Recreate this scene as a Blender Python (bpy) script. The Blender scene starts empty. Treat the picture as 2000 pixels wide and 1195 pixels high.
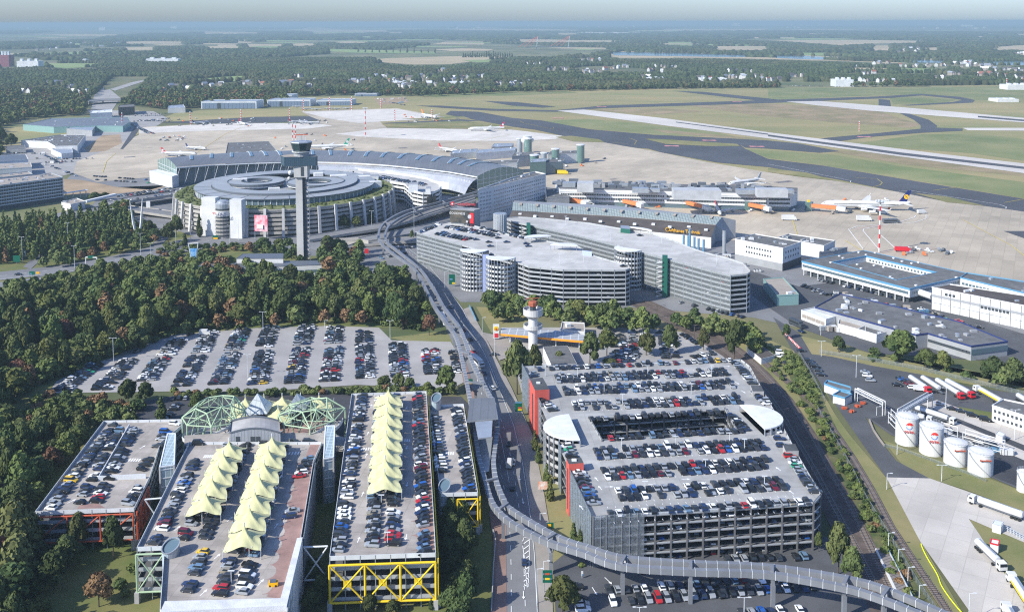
import bpy, math, random
import numpy as np
from mathutils import Vector, Matrix
R = math.radians
rnd = random.Random(7)
SC = bpy.context.scene
COL = SC.collection
# ------------------------------------------------------------------ camera
CH = 165.0; FPX = 1900.0; PPY = 191.0; PITCH = R(4.45); ROLL = R(0.14)
cam_d = bpy.data.cameras.new('camera'); cam = bpy.data.objects.new('camera', cam_d); COL.objects.link(cam)
cam_d.sensor_width = 36; cam_d.lens = 36*FPX/2000; cam_d.shift_y = (PPY-597.5)/2000
cam_d.clip_start = 1; cam_d.clip_end = 400000
CM = Matrix.Rotation(R(90)-PITCH, 3, 'X') @ Matrix.Rotation(-ROLL, 3, 'Z')
cam.matrix_world = Matrix.Translation((0, 0, CH)) @ CM.to_4x4()
SC.camera = cam
# ------------------------------------------------------------------ sky and sun
SUN_AZ, SUN_EL = R(32), R(35)          # light travels towards (cos az, sin az)
w = bpy.data.worlds.new('World'); SC.world = w; w.use_nodes = True
nt = w.node_tree; sky = nt.nodes.new('ShaderNodeTexSky'); sky.sky_type = 'NISHITA'; sky.sun_disc = False
sky.sun_elevation = SUN_EL; sky.sun_rotation = R(238); sky.air_density = 1.0; sky.dust_density = 1.0; sky.ozone_density = 2.0
bgn = nt.nodes['Background']; bgn.inputs[1].default_value = 0.1
tint = nt.nodes.new('ShaderNodeMix'); tint.data_type = 'RGBA'; tint.blend_type = 'MULTIPLY'; tint.inputs[0].default_value = 1; tint.inputs[7].default_value = (0.86, 1.04, 1.44, 1)
nt.links.new(sky.outputs[0], tint.inputs[6]); nt.links.new(tint.outputs[2], bgn.inputs[0])
sl = bpy.data.lights.new('sun', 'SUN'); sl.energy = 4.4; sl.angle = R(0.5); sl.color = (1, 0.965, 0.86)
so = bpy.data.objects.new('sun', sl); COL.objects.link(so); so.location = (-200, -200, 400)
sd = Vector((-math.cos(SUN_AZ)*math.cos(SUN_EL), -math.sin(SUN_AZ)*math.cos(SUN_EL), math.sin(SUN_EL)))
so.rotation_euler = sd.to_track_quat('Z', 'Y').to_euler()
vs = SC.view_settings; vs.view_transform = 'Standard'; vs.look = 'None'; vs.exposure = 0.68; vs.gamma = 1.0; vs.use_curve_mapping = False
SC.cycles.max_bounces = 5; SC.cycles.diffuse_bounces = 2; SC.cycles.transparent_max_bounces = 8; SC.cycles.volume_bounces = 0; SC.cycles.filter_width = 1.2; SC.cycles.use_denoising = False
# ------------------------------------------------------------------ pixel (of the 2000 px photograph) <-> world
def G(px, py, z=0.0):
    d = CM @ Vector(((px-1000)/FPX, -(py-PPY)/FPX, -1.0))
    t = (z-CH)/d.z
    return (d.x*t, d.y*t)
CMT = CM.transposed()
def PX(x, y, z=0.0):
    v = CMT @ Vector((x, y, z-CH))
    return (1000+FPX*v.x/-v.z, PPY-FPX*v.y/-v.z)
ORG = {}
for _r, _y in zip('ABCD', (0, 300, 600, 895)):
    for _c in range(4): ORG[_r+str(_c)] = (_c*500, _y)
def K(k, x, y):                       # coordinates read off a 4x enlarged crop -> photo pixel
    o = ORG[k]; return (o[0]+x/3.984, o[1]+y/3.984)
def GP(pts, z=0.0): return [G(p[0], p[1], z) for p in pts]
def hgt(px, pyb, pyt, z0=0.0):        # height of a point above ground point (px,pyb) seen at row pyt
    x, y = G(px, pyb, z0)
    lo, hi = z0, z0+300
    for _ in range(40):
        m = (lo+hi)/2
        if PX(x, y, m)[1] > pyt: lo = m
        else: hi = m
    return lo
# ------------------------------------------------------------------ materials
MATS = {}
def mat(name, col, rough=0.8, metal=0.0, var=0.0, scale=0.2, col2=None, spec=0.3, emit=None, detail=4, objrand=0.0, alpha=1.0, bump=0.0, wave=None, streak=None, stain=.13):
    if name in MATS: return MATS[name]
    m = bpy.data.materials.new(name); m.use_nodes = True; n = m.node_tree.nodes; L = m.node_tree.links
    b = n['Principled BSDF']; b.inputs['Roughness'].default_value = rough; b.inputs['Metallic'].default_value = metal
    b.inputs['Specular IOR Level'].default_value = spec
    c = (*col, 1) if len(col) == 3 else col
    b.inputs['Base Color'].default_value = c
    out = None
    if var > 0 or col2:
        tc = n.new('ShaderNodeTexCoord'); ns = n.new('ShaderNodeTexNoise'); ns.inputs['Scale'].default_value = scale; ns.inputs['Detail'].default_value = detail; ns.inputs['Roughness'].default_value = 0.62
        if streak:
            mp = n.new('ShaderNodeMapping'); mp.inputs['Scale'].default_value = (1, streak, 1); L.new(tc.outputs['Object'], mp.inputs[0]); L.new(mp.outputs[0], ns.inputs['Vector'])
        else: L.new(tc.outputs['Object'], ns.inputs['Vector'])
        cr = n.new('ShaderNodeValToRGB'); c2 = col2 or tuple(min(1, x*(1+var)) for x in col[:3])
        c1 = col if col2 else tuple(x*(1-var) for x in col[:3])
        cr.color_ramp.elements[0].color = (*c1[:3], 1); cr.color_ramp.elements[1].color = (*c2[:3], 1)
        cr.color_ramp.elements[0].position = 0.36; cr.color_ramp.elements[1].position = 0.66
        L.new(ns.outputs['Fac'], cr.inputs[0]); out = cr.outputs[0]
        if stain:                       # broad wear and stains on top of the fine grain
            n2 = n.new('ShaderNodeTexNoise'); n2.inputs['Scale'].default_value = scale*.17; n2.inputs['Detail'].default_value = 7; n2.inputs['Distortion'].default_value = 1.5; L.new(tc.outputs['Object'], n2.inputs['Vector'])
            r2_ = n.new('ShaderNodeMapRange'); r2_.inputs[1].default_value = .32; r2_.inputs[2].default_value = .68; r2_.inputs[3].default_value = 1-stain; r2_.inputs[4].default_value = 1+stain*.6; L.new(n2.outputs['Fac'], r2_.inputs[0])
            m2 = n.new('ShaderNodeMix'); m2.data_type = 'RGBA'; m2.blend_type = 'MULTIPLY'; m2.inputs[0].default_value = 1; L.new(out, m2.inputs[6]); L.new(r2_.outputs[0], m2.inputs[7]); out = m2.outputs[2]
    if wave:                           # (scale, dark factor, axis rotation): joints or ribs
        tc = n.new('ShaderNodeTexCoord'); mp = n.new('ShaderNodeMapping'); mp.inputs['Rotation'].default_value = (0, 0, wave[2])
        wv = n.new('ShaderNodeTexBrick'); wv.inputs['Scale'].default_value = 1.0; wv.inputs['Brick Width'].default_value = wave[0]; wv.inputs['Row Height'].default_value = wave[0]*(wave[3] if len(wave) > 3 else 1)
        wv.offset = 0; wv.inputs['Mortar Size'].default_value = wave[0]*0.02 if len(wave) < 5 else wave[4]; wv.inputs['Mortar'].default_value = (wave[1],)*3+(1,)
        wv.inputs['Color1'].default_value = (0.93,)*3+(1,); wv.inputs['Color2'].default_value = (1.07,)*3+(1,)
        L.new(tc.outputs['Object'], mp.inputs[0]); L.new(mp.outputs[0], wv.inputs['Vector'])
        mx = n.new('ShaderNodeMix'); mx.data_type = 'RGBA'; mx.blend_type = 'MULTIPLY'; mx.inputs[0].default_value = 1
        if out: L.new(out, mx.inputs[6])
        else: mx.inputs[6].default_value = c
        L.new(wv.outputs[0], mx.inputs[7]); out = mx.outputs[2]
    if objrand > 0:
        oi = n.new('ShaderNodeObjectInfo'); hs = n.new('ShaderNodeHueSaturation')
        mr = n.new('ShaderNodeMapRange'); mr.inputs[3].default_value = 1-objrand; mr.inputs[4].default_value = 1+objrand; L.new(oi.outputs['Random'], mr.inputs[0]); L.new(mr.outputs[0], hs.inputs['Value'])
        mr2 = n.new('ShaderNodeMapRange'); mr2.inputs[3].default_value = 0.5-objrand*0.09; mr2.inputs[4].default_value = 0.5+objrand*0.07
        ml = n.new('ShaderNodeMath'); ml.operation = 'MULTIPLY'; ml.inputs[1].default_value = 7.31; fr = n.new('ShaderNodeMath'); fr.operation = 'FRACT'
        L.new(oi.outputs['Random'], ml.inputs[0]); L.new(ml.outputs[0], fr.inputs[0]); L.new(fr.outputs[0], mr2.inputs[0]); L.new(mr2.outputs[0], hs.inputs['Hue'])
        if out: L.new(out, hs.inputs['Color'])
        else: hs.inputs['Color'].default_value = c
        out = hs.outputs[0]
    if out: L.new(out, b.inputs['Base Color'])
    if bump > 0:
        tc = n.new('ShaderNodeTexCoord'); ns = n.new('ShaderNodeTexNoise'); ns.inputs['Scale'].default_value = scale*6; ns.inputs['Detail'].default_value = 6
        L.new(tc.outputs['Object'], ns.inputs['Vector']); bp = n.new('ShaderNodeBump'); bp.inputs['Strength'].default_value = bump; bp.inputs['Distance'].default_value = 1.0
        L.new(ns.outputs['Fac'], bp.inputs['Height']); L.new(bp.outputs[0], b.inputs['Normal'])
    if alpha < 1: b.inputs['Alpha'].default_value = alpha
    if emit: b.inputs['Emission Color'].default_value = (*emit[:3], 1); b.inputs['Emission Strength'].default_value = emit[3]
    MATS[name] = m; return m
# ------------------------------------------------------------------ mesh builder
class MB:
    def __init__(s): s.v = []; s.f = []; s.m = []; s.mats = []
    def mi(s, m):
        m = MATS[m] if isinstance(m, str) else m
        if m not in s.mats: s.mats.append(m)
        return s.mats.index(m)
    def face(s, pts, m):
        i = len(s.v); s.v += [tuple(p) for p in pts]; s.f.append(tuple(range(i, i+len(pts)))); s.m.append(s.mi(m))
    def add(s, vs, fs, m):
        i = len(s.v); s.v += [tuple(p) for p in vs]; k = s.mi(m)
        for f in fs: s.f.append(tuple(a+i for a in f)); s.m.append(k)
    def prism(s, poly, z0, z1, m, top=None, bottom=True):
        if area(poly) < 0: poly = poly[::-1]
        n = len(poly); vs = [(x, y, z0) for x, y in poly]+[(x, y, z1) for x, y in poly]
        s.add(vs, [(i, (i+1) % n, n+(i+1) % n, n+i) for i in range(n)], m)
        s.add([(x, y, z1) for x, y in poly], [tuple(range(n))], top or m)
        if bottom: s.add([(x, y, z0) for x, y in poly], [tuple(reversed(range(n)))], m)
    def box(s, cx, cy, z0, sx, sy, sz, m, rot=0.0, top=None):
        c, q = math.cos(rot), math.sin(rot)
        p = [(cx+c*a*sx/2-q*b*sy/2, cy+q*a*sx/2+c*b*sy/2) for a, b in ((-1, -1), (1, -1), (1, 1), (-1, 1))]
        s.prism(p, z0, z0+sz, m, top)
    def beam(s, a, b, wd, ht, m, up=(0, 0, 1)):      # box beam from a to b (centre line)
        a = Vector(a); b = Vector(b); d = (b-a)
        if d.length < 1e-6: return
        d.normalize(); u = Vector(up)
        if abs(d.dot(u)) > .99: u = Vector((1, 0, 0))
        sx = d.cross(u).normalized()*wd/2; uy = sx.cross(d).normalized()*ht/2
        q = [a-sx-uy, a+sx-uy, a+sx+uy, a-sx+uy, b-sx-uy, b+sx-uy, b+sx+uy, b-sx+uy]
        s.add(q, [(0, 3, 2, 1), (4, 5, 6, 7), (0, 1, 5, 4), (1, 2, 6, 5), (2, 3, 7, 6), (3, 0, 4, 7)][:], m)
    def tube(s, a, b, r, m, n=6, r2=None):
        a = Vector(a); b = Vector(b); d = (b-a).normalized(); u = Vector((0, 0, 1)) if abs(d.z) < .95 else Vector((1, 0, 0))
        x = d.cross(u).normalized(); y = d.cross(x).normalized(); r2 = r if r2 is None else r2
        vs = [a+(x*math.cos(t)+y*math.sin(t))*r for t in [2*math.pi*i/n for i in range(n)]]+[b+(x*math.cos(t)+y*math.sin(t))*r2 for t in [2*math.pi*i/n for i in range(n)]]
        s.add(vs, [(i, n+i, n+(i+1) % n, (i+1) % n) for i in range(n)]+[tuple(range(n)), tuple(reversed(range(n, 2*n)))], m)
    def path(s, pts, r, m, n=6):
        for a, b in zip(pts, pts[1:]): s.tube(a, b, r, m, n)
    def lathe(s, cx, cy, prof, m, n=24):              # prof: (r,z) pairs
        vs = []
        for r, z in prof: vs += [(cx+r*math.cos(2*math.pi*i/n), cy+r*math.sin(2*math.pi*i/n), z) for i in range(n)]
        fs = []
        for j in range(len(prof)-1):
            for i in range(n): k = (i+1) % n; fs.append((j*n+i, j*n+k, (j+1)*n+k, (j+1)*n+i))
        fs.append(tuple(reversed(range(n)))); fs.append(tuple(range((len(prof)-1)*n, len(prof)*n)))
        s.add(vs, fs, m)
    def wall(s, pts, z0, z1, t, m, closed=False):     # thin wall along polyline
        q = pts+[pts[0]] if closed else pts
        for a, b in zip(q, q[1:]):
            s.beam((a[0], a[1], (z0+z1)/2), (b[0], b[1], (z0+z1)/2), t, z1-z0, m)
def area(p): return sum(a[0]*b[1]-b[0]*a[1] for a, b in zip(p, p[1:]+p[:1]))/2
def tag(o, label=None, cat=None, kind=None, group=None):
    if label: o['label'] = label
    if cat: o['category'] = cat
    if kind: o['kind'] = kind
    if group: o['group'] = group
    return o
WORLDLOC = {}
def mk(name, mb, parent=None, local=False, smooth=False):
    """link a mesh builder as one object; world-coordinate vertices unless local"""
    if parent is None and not local:
        xs = [v[0] for v in mb.v]; ys = [v[1] for v in mb.v]; zs = [v[2] for v in mb.v]
        o0 = ((min(xs)+max(xs))/2, (min(ys)+max(ys))/2, min(zs))
    elif local: o0 = (0, 0, 0)
    else: o0 = WORLDLOC[parent.name]
    me = bpy.data.meshes.new(name)
    me.from_pydata([(v[0]-o0[0], v[1]-o0[1], v[2]-o0[2]) for v in mb.v], [], mb.f)
    for m in mb.mats: me.materials.append(m)
    me.polygons.foreach_set('material_index', mb.m)
    if smooth: me.polygons.foreach_set('use_smooth', [True]*len(mb.f))
    me.update()
    o = bpy.data.objects.new(name, me); COL.objects.link(o)
    if parent is not None: o.parent = parent; WORLDLOC[o.name] = o0
    elif not local: o.location = o0; WORLDLOC[o.name] = o0
    return o
def thing(name, label, cat, loc=(0, 0, 0), rotz=0.0, group=None):
    o = bpy.data.objects.new(name, None); COL.objects.link(o); o.empty_display_size = 1
    o.location = (loc[0], loc[1], loc[2] if len(loc) > 2 else 0); o.rotation_euler = (0, 0, rotz)
    WORLDLOC[o.name] = tuple(o.location)
    return tag(o, label, cat, None, group)
def dup(o, parent=None):
    c = o.copy(); COL.objects.link(c)
    if parent is not None: c.parent = parent
    for ch in o.children: dup(ch, c)
    return c
def one(name, mb, label, cat, group=None, smooth=False): return tag(mk(name, mb, smooth=smooth), label, cat, None, group)
def struct(name, mb): return tag(mk(name, mb), kind='structure')
def sheet(name, polys, z, m, kind='structure'):
    mb = MB()
    for i, p in enumerate(polys):
        q = GP(p)
        if area(q) < 0: q = q[::-1]
        mb.face([(x, y, z+0.003*i) for x, y in q], m)
    return tag(mk(name, mb), kind=kind)
def inpoly(x, y, poly):
    c = False; n = len(poly); j = n-1
    for i in range(n):
        xi, yi = poly[i]; xj, yj = poly[j]
        if (yi > y) != (yj > y) and x < (xj-xi)*(y-yi)/(yj-yi)+xi: c = not c
        j = i
    return c
def npinpoly(X, Y, poly):
    c = np.zeros(X.shape, bool); n = len(poly); j = n-1
    for i in range(n):
        xi, yi = poly[i]; xj, yj = poly[j]
        if yi != yj:
            t = ((yi > Y) != (yj > Y)) & (X < (xj-xi)*(Y-yi)/(yj-yi)+xi); c ^= t
        j = i
    return c
def npPX(x, y, z=0.0):
    M = np.array(CMT); dx = x; dy = y; dz = z-CH
    vx = M[0, 0]*dx+M[0, 1]*dy+M[0, 2]*dz; vy = M[1, 0]*dx+M[1, 1]*dy+M[1, 2]*dz; vz = M[2, 0]*dx+M[2, 1]*dy+M[2, 2]*dz
    return 1000+FPX*vx/-vz, PPY-FPX*vy/-vz
def mesh_np(name, V, F, mats, MI=None, smooth=False):
    """V (n,3), F (m,k) all k-gons"""
    me = bpy.data.meshes.new(name); k = F.shape[1]
    me.vertices.add(len(V)); me.vertices.foreach_set('co', V.astype(np.float32).ravel())
    me.loops.add(F.size); me.loops.foreach_set('vertex_index', F.astype(np.int32).ravel())
    me.polygons.add(len(F)); me.polygons.foreach_set('loop_start', (np.arange(len(F))*k).astype(np.int32))
    for m in mats: me.materials.append(m)
    if MI is not None: me.polygons.foreach_set('material_index', MI.astype(np.int32))
    if smooth: me.polygons.foreach_set('use_smooth', np.ones(len(F), bool))
    me.update(calc_edges=True); me.validate()
    return me
def link_me(name, me, parent=None):
    o = bpy.data.objects.new(name, me); COL.objects.link(o)
    if parent is not None: o.parent = parent
    return o
def lerp(a, b, t): return tuple(x+(y-x)*t for x, y in zip(a, b))
def dist(a, b): return math.hypot(a[0]-b[0], a[1]-b[1])
def resample(pts, step):
    out = [pts[0]]; acc = 0.0
    for a, b in zip(pts, pts[1:]):
        L = dist(a, b); t = step-acc
        while t <= L: out.append(lerp(a, b, t/L)); t += step
        acc = L-(t-step)
    return out
# ================================================================== GROUND, ROADS, AIRFIELD, WATER
mat('m_ground', (0.08, 0.105, 0.04), 1, stain=.3, col2=(0.22, 0.195, 0.10), scale=0.006, detail=8)
mat('m_grass', (0.085, 0.125, 0.032), 1, col2=(0.19, 0.17, 0.065), scale=0.035, detail=8)
mat('m_dry', (0.28, 0.235, 0.11), 1, col2=(0.13, 0.155, 0.05), scale=0.02, detail=8)
mat('m_airgrass', (0.34, 0.275, 0.135), 1, col2=(0.21, 0.215, 0.09), scale=0.0045, detail=9, streak=2.2)
mat('m_greengrass', (0.14, 0.175, 0.065), 1, col2=(0.25, 0.24, 0.11), scale=0.01, detail=8)
mat('m_heath', (0.34, 0.25, 0.155), 1, col2=(0.19, 0.17, 0.08), scale=0.02, detail=10)
mat('m_field', (0.50, 0.38, 0.24), 1, col2=(0.40, 0.34, 0.2), scale=0.004)
mat('m_fieldgreen', (0.19, 0.28, 0.09), 1, col2=(0.27, 0.31, 0.12), scale=0.004)
mat('m_apron', (0.46, 0.395, 0.305), 0.9, var=0.13, stain=.24, scale=0.016, detail=9, wave=(7.5, 0.86, 0.5, 2.0, 0.22))
mat('m_apronpale', (0.60, 0.56, 0.50), 0.9, var=0.07, scale=0.02, detail=8, wave=(7.5, 0.9, 0.5, 2.0, 0.15))
mat('m_runway', (0.56, 0.52, 0.47), 0.9, var=0.10, scale=0.008, detail=9)
mat('m_taxi', (0.075, 0.078, 0.088), 0.9, var=0.16, scale=0.012, detail=9)
mat('m_asphalt', (0.085, 0.087, 0.093), 0.9, var=0.16, scale=0.06, detail=8)
mat('m_road', (0.19, 0.19, 0.195), 0.9, var=0.13, scale=0.05, detail=8)
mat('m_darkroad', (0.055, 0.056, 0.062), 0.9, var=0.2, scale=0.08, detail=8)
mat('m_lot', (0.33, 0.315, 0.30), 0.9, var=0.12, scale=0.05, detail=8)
mat('m_pave', (0.30, 0.27, 0.24), 0.9, var=0.12, scale=0.1, detail=6)
mat('m_redpave', (0.26, 0.17, 0.14), 0.9, var=0.12, scale=0.1, detail=6)
mat('m_concrete_road', (0.49, 0.455, 0.41), 0.9, var=0.08, scale=0.06, detail=8, wave=(7, 0.86, 0.55, 1.4, 0.12))
mat('m_ballast', (0.105, 0.08, 0.068), 1, var=0.25, scale=0.25, detail=8)
mat('m_soil', (0.34, 0.25, 0.16), 1, var=0.2, scale=0.03, detail=8)
mat('m_white', (0.78, 0.78, 0.76), 0.7)
mat('m_yellowline', (0.6, 0.48, 0.08), 0.7)
mat('m_pink', (0.55, 0.25, 0.25), 0.8)
mat('m_patch', (0.16, 0.15, 0.15), 0.9, var=0.15, scale=0.05)
mat('m_water', (0.06, 0.11, 0.15), 0.15, spec=0.5)
mb = MB(); n = 64
mb.face([(-90000, -3000, 0), (90000, -3000, 0), (90000, 90000, 0), (-90000, 90000, 0)], 'm_ground'); struct('ground', mb)
# far fields, meadows, water (photo pixels)
MEAD0 = []
FIELDS = [[(715,119),(760,114),(870,111),(930,110),(1000,110),(960,116),(930,120),(880,126),(810,127),(740,122)],
 [(845,87),(870,82),(946,82),(944,88)],[(1190,109),(1320,111),(1315,114),(1210,114)],[(1500,79),(1720,79),(1812,81),(1800,84),(1700,86),(1640,89),(1600,86)],
 [(1705,90),(1740,89),(1738,96),(1700,98)],[(1780,95),(1836,93),(1834,99),(1785,98)],[(1935,93),(2010,88),(2010,97),(1950,95)],[(0,104),(60,106),(70,111),(0,110)],
 [(243,93),(303,92),(300,99),(245,99)],[(425,88),(470,88),(460,94),(425,95)],[(480,86),(540,88),(528,94),(482,92)],[(1390,91),(1500,91),(1500,96),(1400,97)],
 [(1120,107),(1155,108),(1155,113),(1122,111)],[(1010,79),(1190,79),(1260,82),(1190,83),(1020,83)],[(1620,136),(1670,133),(1735,134),(1735,142),(1650,141)],
 [(620,51),(560,60),(640,64),(760,63),(770,60),(650,58)],[(870,57),(1060,57),(1170,60),(1100,61),(900,60)],[(400,62),(520,64),(500,67),(390,66)],[(1280,58),(1500,57),(1490,60),(1300,61)],[(100,68),(260,69),(250,71),(120,71)],
 [(1840,90),(1960,87),(1950,89),(1850,93)]]
rf = random.Random(31)
for _ in range(120):
    x, y = rf.uniform(-40, 2000), 52+46*rf.random()**1.5; wd = rf.uniform(40, 190); hh = (y-43)*rf.uniform(.022, .06); sl_ = rf.uniform(-.3, .3)*hh
    (FIELDS if rf.random() < .6 else MEAD0).append([(x, y), (x+wd*.5, y-hh*.6+sl_), (x+wd, y+sl_), (x+wd*.9, y+hh+sl_), (x+wd*.3, y+hh)])
MEADOWS = MEAD0+[[(90,125),(140,124),(190,125),(220,130),(130,134),(95,132)],[(346,158),(400,154),(460,149),(500,150),(495,157),(440,160),(400,163),(370,162)],[(66,104),(190,101),(195,106),(120,108),(70,107)],
 [(640,96),(760,99),(850,102),(850,106),(700,104),(640,101)],[(1298,83),(1350,84),(1355,88),(1310,87)],[(1325,140),(1383,142),(1375,147),(1330,146)],[(1755,135),(1790,134),(1900,138),(1890,143),(1760,143)],
 [(1790,107),(1900,108),(1890,112),(1800,111)],[(900,118),(990,117),(1000,121),(930,123)],[(1500,103),(1620,104),(1700,108),(1690,111),(1520,108)]]
RIVER = [[(1190,102),(1250,103),(1320,104),(1400,107),(1460,108),(1460,112),(1400,112),(1300,110),(1200,109)],[(1515,109),(1570,110),(1640,114),(1640,118),(1560,116),(1515,114)],[(1740,117),(1850,119),(1900,121),(2010,120),(2010,128),(1920,128),(1850,124),(1750,122)],
 [(1080,118),(1180,117),(1180,119),(1085,120)]]
BANK = [[(1190,100),(1330,102),(1460,106),(1560,108),(1640,112),(1740,115),(1840,116),(1850,120),(1740,124),(1640,120),(1500,116),(1400,114),(1300,113),(1190,112)]]
sheet('farmland', FIELDS, 0.5, 'm_field'); sheet('meadow', MEADOWS, 0.5, 'm_fieldgreen'); sheet('river_bank', BANK, 0.3, 'm_field')
sheet('river', RIVER, 0.8, 'm_water')
# airfield
AIR = [(560,214),(600,190),(760,188),(840,186),(1000,179),(1300,173),(1560,171),(1810,168),(2150,164),(2150,640),(1400,470),(1100,330),(900,260),(700,240)]
sheet('airfield_grass', [AIR, [(300,238),(340,222),(390,216),(500,213),(620,212),(640,225),(575,226),(470,236)], [(0,250),(200,240),(270,215),(300,238),(270,262),(200,300),(0,330)]], 0.05, 'm_airgrass')
sheet('airfield_green_strip', [[(1062,237),(1150,233),(1260,243),(1400,259),(1440,268),(1300,265),(1150,252)],
  [(1455,291),(1630,303),(1760,325),(2000,356),(2150,380),(2150,402),(2000,388),(1790,353),(1613,324),(1500,309)],
  [(1500,172),(1700,172),(2100,168),(2100,195),(1905,196),(1880,190),(1800,184),(1640,190),(1500,196)],[(1660,282),(1800,263),(1900,262),(1990,270),(2100,300),(2100,330),(1900,300),(1760,290)],
  [(1735,190),(1800,189),(1870,195),(1840,203),(1745,204)],[(800,184),(1100,178),(1130,182),(1000,187),(850,190)]], 0.10, 'm_greengrass')
sheet('heath', [[(1345,207),(1500,203),(1640,210),(1720,219),(1780,238),(1800,244),(1775,250),(1640,240),(1480,226)],[(1150,215),(1300,212),(1380,218),(1270,225)]], 0.122, 'm_heath')
sheet('dry_grass', [[(1560,288),(1626,297),(1770,322),(2000,345),(2100,360),(2100,352),(2000,338),(1711,300)], [(1270,252),(1380,262),(1500,273),(1420,270),(1300,260)]], 0.132, 'm_heath')
APRON = [(143,338),(150,316),(210,292),(271,264),(271,249),(400,243),(500,241),(560,244),(622,238),(588,218),(690,214),(776,212),(830,222),(900,234),(741,237),(756,250),(1000,253.5),(1100,266),(1135,272),(1181,279),(1238,289),(1290,298),(1380,317),(1500,337),(1560,346),(1633,354),(1751,375),(1850,392),(1924,403),(2000,414),(2150,440),(2150,640),(1990,560),(1880,535),(1700,500),(1560,470),(1400,470),(1000,420),(930,380),(600,330),(330,330),(290,347),(190,356)]
sheet('apron', [APRON], 0.15, 'm_apron')
sheet('pale_apron', [[(655,262),(750,251),(1000,254),(1098,266),(1085,272),(1000,276),(850,275),(700,267)],[(272,251),(400,243),(500,241),(610,241),(650,246),(600,252),(400,256),(272,261)],[(590,219),(776,213),(825,223),(870,231),(745,238),(700,241),(640,232)]], 0.20, 'm_apronpale')
TAXI = [[(880,217),(935,219),(1000,231),(1058,236),(1150,253),(1276,264),(1427,271),(1500,275),(1560,281),(1640,296),(1600,299),(1500,291),(1455,289),(1445,283),(1310,273),(1258,271),(1266,291),(1238,289),(1181,279),(1100,266),(1045,254),(1000,248),(940,237),(870,224)],
 [(1256,270),(1300,278),(1370,284),(1445,283),(1455,291),(1500,311),(1613,325),(1791,355),(2000,389),(2150,415),(2150,440),(2000,414),(1924,403),(1850,395),(1640,352),(1500,327),(1400,318),(1290,298),(1266,291)],
 [(745,241),(900,234),(937,236),(880,241),(760,243)],
 [(812,207),(860,207),(960,213),(1085,216),(1175,207),(1500,196),(1716,189),(1799,184),(1876,190),(1904,196),(1900,201),(1860,203),(1776,207),(1760,206),(1860,200),(1880,196),(1860,193),(1800,187),(1740,192),(1500,202),(1175,212),(1085,219),(960,217),(860,211)],
 [(945,198),(1010,200),(1085,209),(1060,211),(1000,207)],[(1314,178),(1372,180),(1500,193),(1535,197),(1480,197),(1400,188)],
 [(1716,194),(1738,196),(1740,208),(1716,208)],[(1752,219),(1770,221),(1815,235),(1830,246),(1828,252),(1798,252),(1798,245),(1785,235)],
 [(1560,278),(1613,270),(1700,262),(1800,252),(1830,250),(1880,252),(1880,256),(1800,260),(1700,268),(1650,275),(1600,281)],
 [(1960,452),(2100,452),(2100,470),(2000,466)],[(235,292),(262,250),(272,252),(262,268),(240,292)],[(310,240),(500,229),(605,228),(625,236),(500,241),(400,242)]]
sheet('taxiway', TAXI, 0.25, 'm_taxi')
sheet('runway', [[(1088,217),(1140,214.6),(1300,232),(1500,259),(1826,300),(2000,320),(2150,338),(2150,362),(2000,339),(1711,300),(1500,271),(1300,246)],
  [(1535,199),(1600,198),(1760,210),(2000,231),(2150,244),(2150,254),(2000,240),(1700,217),(1600,207)],[(1880,250.5),(2000,250.5),(2150,252),(2150,257),(2000,256),(1890,255)]], 0.30, 'm_runway')
sheet('runway_dark_strip', [[(1500,263.5),(1763,299),(2000,326.5),(2150,345),(2150,351),(2000,331),(1763,304),(1500,267)],[(1910,227),(2150,247),(2150,250.5),(1910,230)],[(1320,238.5),(1500,262),(1500,264),(1320,240)]], 0.35, 'm_taxi')
sheet('grass_island', [[(1500,329),(1575,338),(1633,354),(1560,345),(1500,337)],[(1785,378),(1850,385),(1924,403),(1850,396)],[(1085,268),(1115,266),(1170,273),(1181,279),(1120,277)],[(745,243),(900,237),(960,243),(1000,251),(880,252),(756,249)],[(1258,272),(1300,273),(1440,282),(1445,286),(1380,286),(1300,282)],
  [(785,233),(905,228),(920,233),(850,236)]], 0.40, 'm_dry')
pm = MB(); r2 = random.Random(3)
for k in range(90):                                   # repaired slabs and stains on the apron
    x = r2.uniform(200, 1900); y = r2.uniform(255, 520)
    if not inpoly(x, y, APRON): continue
    X, Y = G(x, y); a, b = r2.uniform(4, 26), r2.uniform(3, 9); pm.box(X, Y, 0.2+0.001*k, a, b, 0.02, MATS['m_patch'] if r2.random() < .45 else mat('m_apron2', (0.38, 0.31, 0.25), 0.9, var=0.1, scale=0.05), rot=0.5)
struct('apron_patches', pm)
# painted lines
def stroke(mb, pts, wd, z, m, world=False):
    P = [Vector((*(p if world else G(*p)), 0)) for p in pts]
    L = []; Rr = []
    for i, p in enumerate(P):
        d = (P[min(i+1, len(P)-1)]-P[max(i-1, 0)]); d = Vector((-d.y, d.x, 0)).normalized()*wd/2
        L.append(p+d); Rr.append(p-d)
    for i in range(len(P)-1): mb.face([(Rr[i].x, Rr[i].y, z), (Rr[i+1].x, Rr[i+1].y, z), (L[i+1].x, L[i+1].y, z), (L[i].x, L[i].y, z)], m)
lm = MB()
for pts in ([K('B3',640,590),K('B3',690,570),K('B3',1000,545),K('B3',1140,500),K('B3',1150,485)], [K('B3',860,745),K('B3',740,605),K('B3',745,590),K('B3',900,560),K('B3',1140,540),K('B3',1230,510),K('B3',1230,480),K('B3',1200,470)],
            [K('B3',740,745),K('B3',625,590)], [K('B3',0,85),K('B3',550,195),K('B3',645,215),K('B3',640,228)], [K('B3',1010,300),K('B3',1100,290),K('B3',1800,400),K('B3',1855,420),K('B3',1850,432)], [K('B3',880,640),K('B3',990,740)]): stroke(lm, pts, 0.5, 0.42, 'm_white')
struct('apron_white_lines', lm)
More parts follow.
